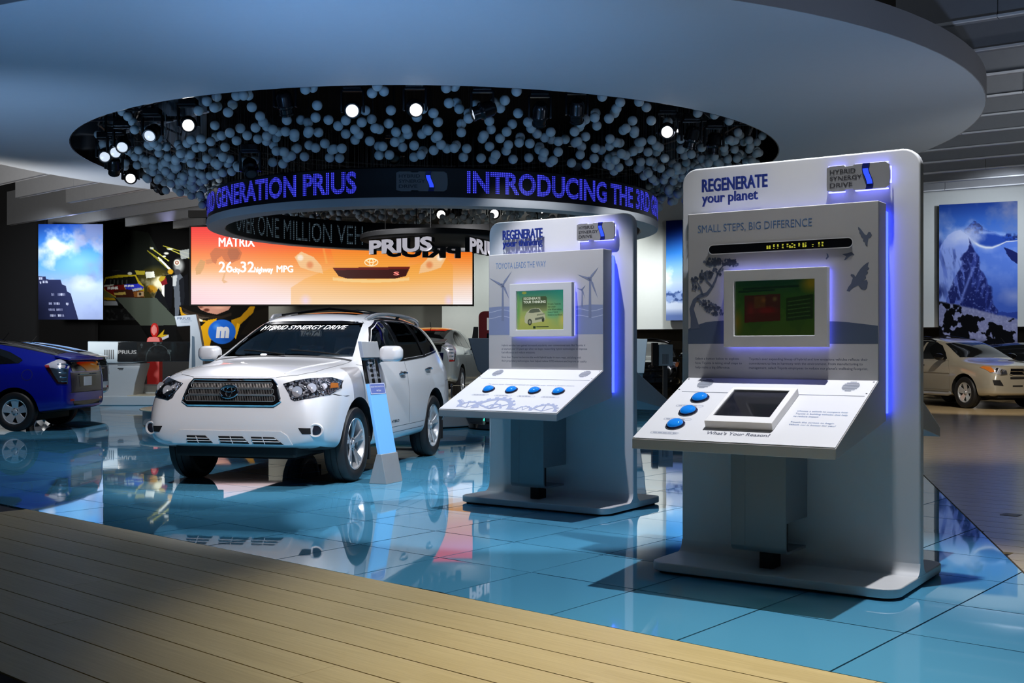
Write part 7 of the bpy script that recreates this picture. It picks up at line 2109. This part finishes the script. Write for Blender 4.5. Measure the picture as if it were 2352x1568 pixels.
# mountain pictures on the white wall
def mountain(seed, kind):
    cv = Canvas(180, 340, '#3B62B8')
    n = cv.noise(5, seed, 6); n2 = cv.noise(12, seed + 3, 5); n3 = cv.noise(26, seed + 8, 4); n4 = cv.noise(10, seed + 12, 5, sx=2)
    if kind == 'peak':
        u, v = cv.u.copy(), cv.v.copy()
        w1 = cv.vn(u * 7, v * 14, seed, 5) - 0.5; w2 = cv.vn(u * 16, v * 30, seed + 1, 4) - 0.5
        st = cv.vn((u + (v - 0.2) * 0.55) * 26, v * 9 - u * 4, seed + 2, 4); st2 = cv.vn((u - (v - 0.2) * 0.45) * 26, v * 9 + u * 4, seed + 3, 4); gr_ = cv.vn(u * 45, v * 85, seed + 4, 3)
        cv.vgrad([(0, '#1F3F92'), (0.12, '#3C6CC6'), (0.22, '#5C86DA'), (0.4, '#4668CC'), (0.7, '#2C3C92'), (1, '#0E1330')])
        cv.mix(np.clip((u - 0.55) * 2.4 - v * 2.2 + w1 * 1.6, 0, 1) * 0.8, '#8A8EAE'); cv.mix(np.clip((0.35 - u) * 2 - np.abs(v - 0.12) * 7 + w1 * 2, 0, 1) * 0.7, '#8E9AC8')
        cv.u = u + w1 * 0.05; cv.v = v + w2 * 0.016
        cv.poly([(0.32, 0.168), (0.40, 0.145), (0.47, 0.115), (0.53, 0.142), (0.60, 0.178), (0.74, 0.208), (0.82, 0.225), (0.88, 0.212), (0.94, 0.235), (1.02, 0.255), (1.02, 0.36), (0.32, 0.36)], '#2B50B4')
        cv.mix(((cv.v > 0.12) & (cv.v < 0.2) & (np.abs(cv.u - 0.45) < 0.12)) * (cv.v > 0.115 + np.abs(cv.u - 0.47) * 0.4) * np.clip(0.5 + (gr_ - 0.45) * 5, 0, 1) * 0.85, '#16225E')
        cv.mix(np.clip((cv.u - 0.80) * 14, 0, 1) * np.clip((cv.v - 0.208) * 60, 0, 1) * np.clip((0.258 - cv.v) * 60, 0, 1) * np.clip(0.4 + (gr_ - 0.45) * 5, 0, 1) * 0.8, '#1A2868')
        cv.mix(np.clip(1 - np.abs(cv.v - 0.19 - (cv.u - 0.55) * 0.10) * 60, 0, 1) * (cv.u > 0.52) * (cv.u < 0.85) * 0.7, '#A9C4FA')
        # left snow slope and right snow field
        cv.poly([(-0.02, 0.30), (0.12, 0.20), (0.28, 0.175), (0.42, 0.23), (0.42, 0.62), (-0.02, 0.66)], '#93AAF2')
        cv.mix(((cv.u < 0.42) & (cv.v > 0.3) & (cv.v < 0.66)) * np.clip((st2 - 0.50) * 6, 0, 1) * 0.6, '#5A74D2')
        cv.mix(np.clip(1 - np.sqrt(((u - 0.14) / 0.16) ** 2 + ((v - 0.36) / 0.08) ** 2), 0, 1) * np.clip((st2 - 0.42) * 9, 0, 1), '#27367E'); cv.mix(np.clip(1 - np.sqrt((u / 0.10) ** 2 + ((v - 0.27) / 0.06) ** 2), 0, 1) * np.clip((st - 0.4) * 8, 0, 1), '#2E3F8C')
        cv.mix(np.clip(1 - np.sqrt((u / 0.14) ** 2 + ((v - 0.58) / 0.07) ** 2), 0, 1) * np.clip((st2 - 0.38) * 9, 0, 1), '#1E2A6C')
        cv.poly([(0.42, 0.25), (0.52, 0.285), (0.66, 0.30), (0.80, 0.28), (0.88, 0.26), (1.02, 0.258), (1.02, 0.72), (0.42, 0.72)], '#5F86E4')
        cv.mix(((u > 0.5) & (v > 0.3) & (v < 0.7)) * np.clip(w1 * 3 + 0.2, 0, 1) * 0.6, '#86A4F0'); cv.mix(((u > 0.5) & (v > 0.46)) * np.clip((v - 0.46) * 5, 0, 1) * 0.6, '#3450B0')
        cv.poly([(0.82, 0.295), (0.92, 0.315), (1.02, 0.34), (1.02, 0.42), (0.93, 0.385), (0.86, 0.345)], '#1B2668'); cv.ell(0.95, 0.62, 0.22, 0.07, '#98A6DC', 0.9, 0.8)
        # cloud round the main peak, bright snow ridge
        cv.u, cv.v = u, v
        cv.mix(np.clip(1.25 - np.sqrt(((u - 0.30) / 0.26) ** 2 + ((v - 0.215) / 0.075) ** 2) + w1 * 1.3, 0, 1) * 0.85, '#D2DBFA')
        arc = np.interp(u, [0.40, 0.46, 0.52, 0.60, 0.68, 0.78, 0.86, 1.0], [0.235, 0.262, 0.282, 0.296, 0.298, 0.280, 0.262, 0.258])
        cv.mix(np.exp(-((v - arc) / np.interp(u, [0.6, 0.9], [0.010, 0.003])) ** 2) * np.clip((u - 0.40) * 12, 0, 1), '#F4F7FF'); cv.mix(np.clip(1 - np.abs(v - arc - 0.018) * 40, 0, 1) * np.clip((0.8 - np.abs(u - 0.62) * 4), 0, 1) * (v > arc) * 0.6, '#B4C8FC')
        # the dark rock pyramid with snow gullies
        cv.u = u + w1 * 0.09 + w2 * 0.05; cv.v = v + w2 * 0.02
        L_ = np.interp(cv.v, [0.222, 0.26, 0.34, 0.45, 0.58, 0.72], [0.405, 0.375, 0.315, 0.23, 0.12, 0.05]); R_ = np.interp(cv.v, [0.222, 0.26, 0.34, 0.45, 0.55, 0.72], [0.405, 0.44, 0.50, 0.58, 0.66, 0.74])
        m = np.clip((cv.u - L_) * 40, 0, 1) * np.clip((R_ - cv.u) * 40, 0, 1) * (cv.v > 0.222)
        cv.mix(m * 0.93, '#1A2262'); left = np.clip((np.interp(v, [0.22, 0.7], [0.42, 0.40]) - u) * 12 + 0.3, 0, 1)
        cv.mix(m * left * np.clip((st2 - 0.52) * 9, 0, 1) * 0.8, '#6C82DC'); cv.mix(m * (1 - left) * np.clip((st - 0.56) * 9, 0, 1) * 0.55, '#4A5CB8'); cv.mix(m * np.clip((gr_ - 0.6) * 8, 0, 1) * 0.6, '#7F92E2')
        cv.mix(m * np.exp(-((u - np.interp(v, [0.40, 0.66], [0.46, 0.27])) / 0.018) ** 2) * ((v > 0.42) & (v < 0.66)) * 0.75, '#7C90E2')
        # foreground snow with black rocks
        cv.u, cv.v = u, v
        g = np.interp(u, [0, 0.35, 0.7, 1.0], [0.638, 0.675, 0.725, 0.76]) + w2 * 0.012
        m = np.clip((v - g) * 80, 0, 1); cv.mix(m, '#8488B2'); cv.mix(m * np.clip((gr_ - 0.45) * 4, 0, 1) * 0.5, '#A9AED2')
        rk = cv.vn(u * 9, v * 17, seed + 9, 4); cv.mix(m * np.clip((rk - 0.53 + np.clip(v - g - 0.09, -0.1, 0.06) * 1.6) * 30, 0, 1), '#06070C'); cv.mix(m * np.clip((v - 0.88) * 9, 0, 1) * 0.85, '#080B1C')
    else:
        cv.vgrad([(0, '#0A1E6A'), (0.15, '#12388E'), (0.32, '#2E78CC'), (0.5, '#8FBCEC'), (0.62, '#B9CDEE'), (1, '#7E96C8')])
        cv.mix(np.clip((n - 0.46) * 5, 0, 1) * np.clip(1 - np.abs(cv.v - 0.55) * 7, 0, 1), '#F2F6FF')
        m = np.clip((cv.v - 0.70 - (n4 - 0.5) * 0.10) * 40, 0, 1); cv.mix(m, '#8FA6D6'); cv.mix(m * np.clip((n3 - 0.5) * 6, 0, 1), '#3E568E')
        m = np.clip((cv.v - 0.80 - (n4 - 0.5) * 0.05) * 40, 0, 1); cv.mix(m, '#D3DDF2'); cv.mix(m * np.clip((cv.v - 0.88) * 14, 0, 1) * 0.8, '#4E68AC')
        cv.poly([(0.30, 1), (0.42, 0.88), (0.5, 0.84), (0.6, 0.90), (1, 0.95), (1, 1)], '#C9D4EC')
    return cv


WR_ = math.atan2(WD.y, WD.x)
def on_back(px, off): # where the sight line at that bearing meets the plane of the white wall, standing off it
    m = (px - 1176) / 2600
    nx, ny = WD.y, -WD.x                                  # towards the hall
    ax, ay = WA[0] + nx * off, WA[1] + ny * off
    # m*y = ax + WD.x*s ; y = ay + WD.y*s
    s = (ax - m * ay) / (m * WD.y - WD.x); return ax + WD.x * s, ay + WD.y * s


for nm, lab, pl_, pr_, yt, yb, kd, sd_ in (('hanging_picture', 'tall snowy mountain peak picture on the white wall behind the gold SUV', 2157, 2337, 466, 815, 'peak', 31),
                                         ('hanging_picture', 'tall blue-sky snowfield picture seen between the kiosks', 1530, 1700, 503, 735, 'sky', 44)):
    a_, b_ = on_back(pl_, 0.25), on_back(pr_, 0.25)
    w = math.hypot(b_[0] - a_[0], b_[1] - a_[1]); yc = (a_[1] + b_[1]) / 2
    z1 = 1.33 + (800 - yt) / 2600 * yc; z0 = 1.33 + (800 - yb) / 2600 * yc
    cx, cy = (a_[0] + b_[0]) / 2, yc
    picture(nm, lab, cx - w / 2, cx + w / 2, z0, z1, cy, mountain(sd_, kd), WR_, edge=0.12)
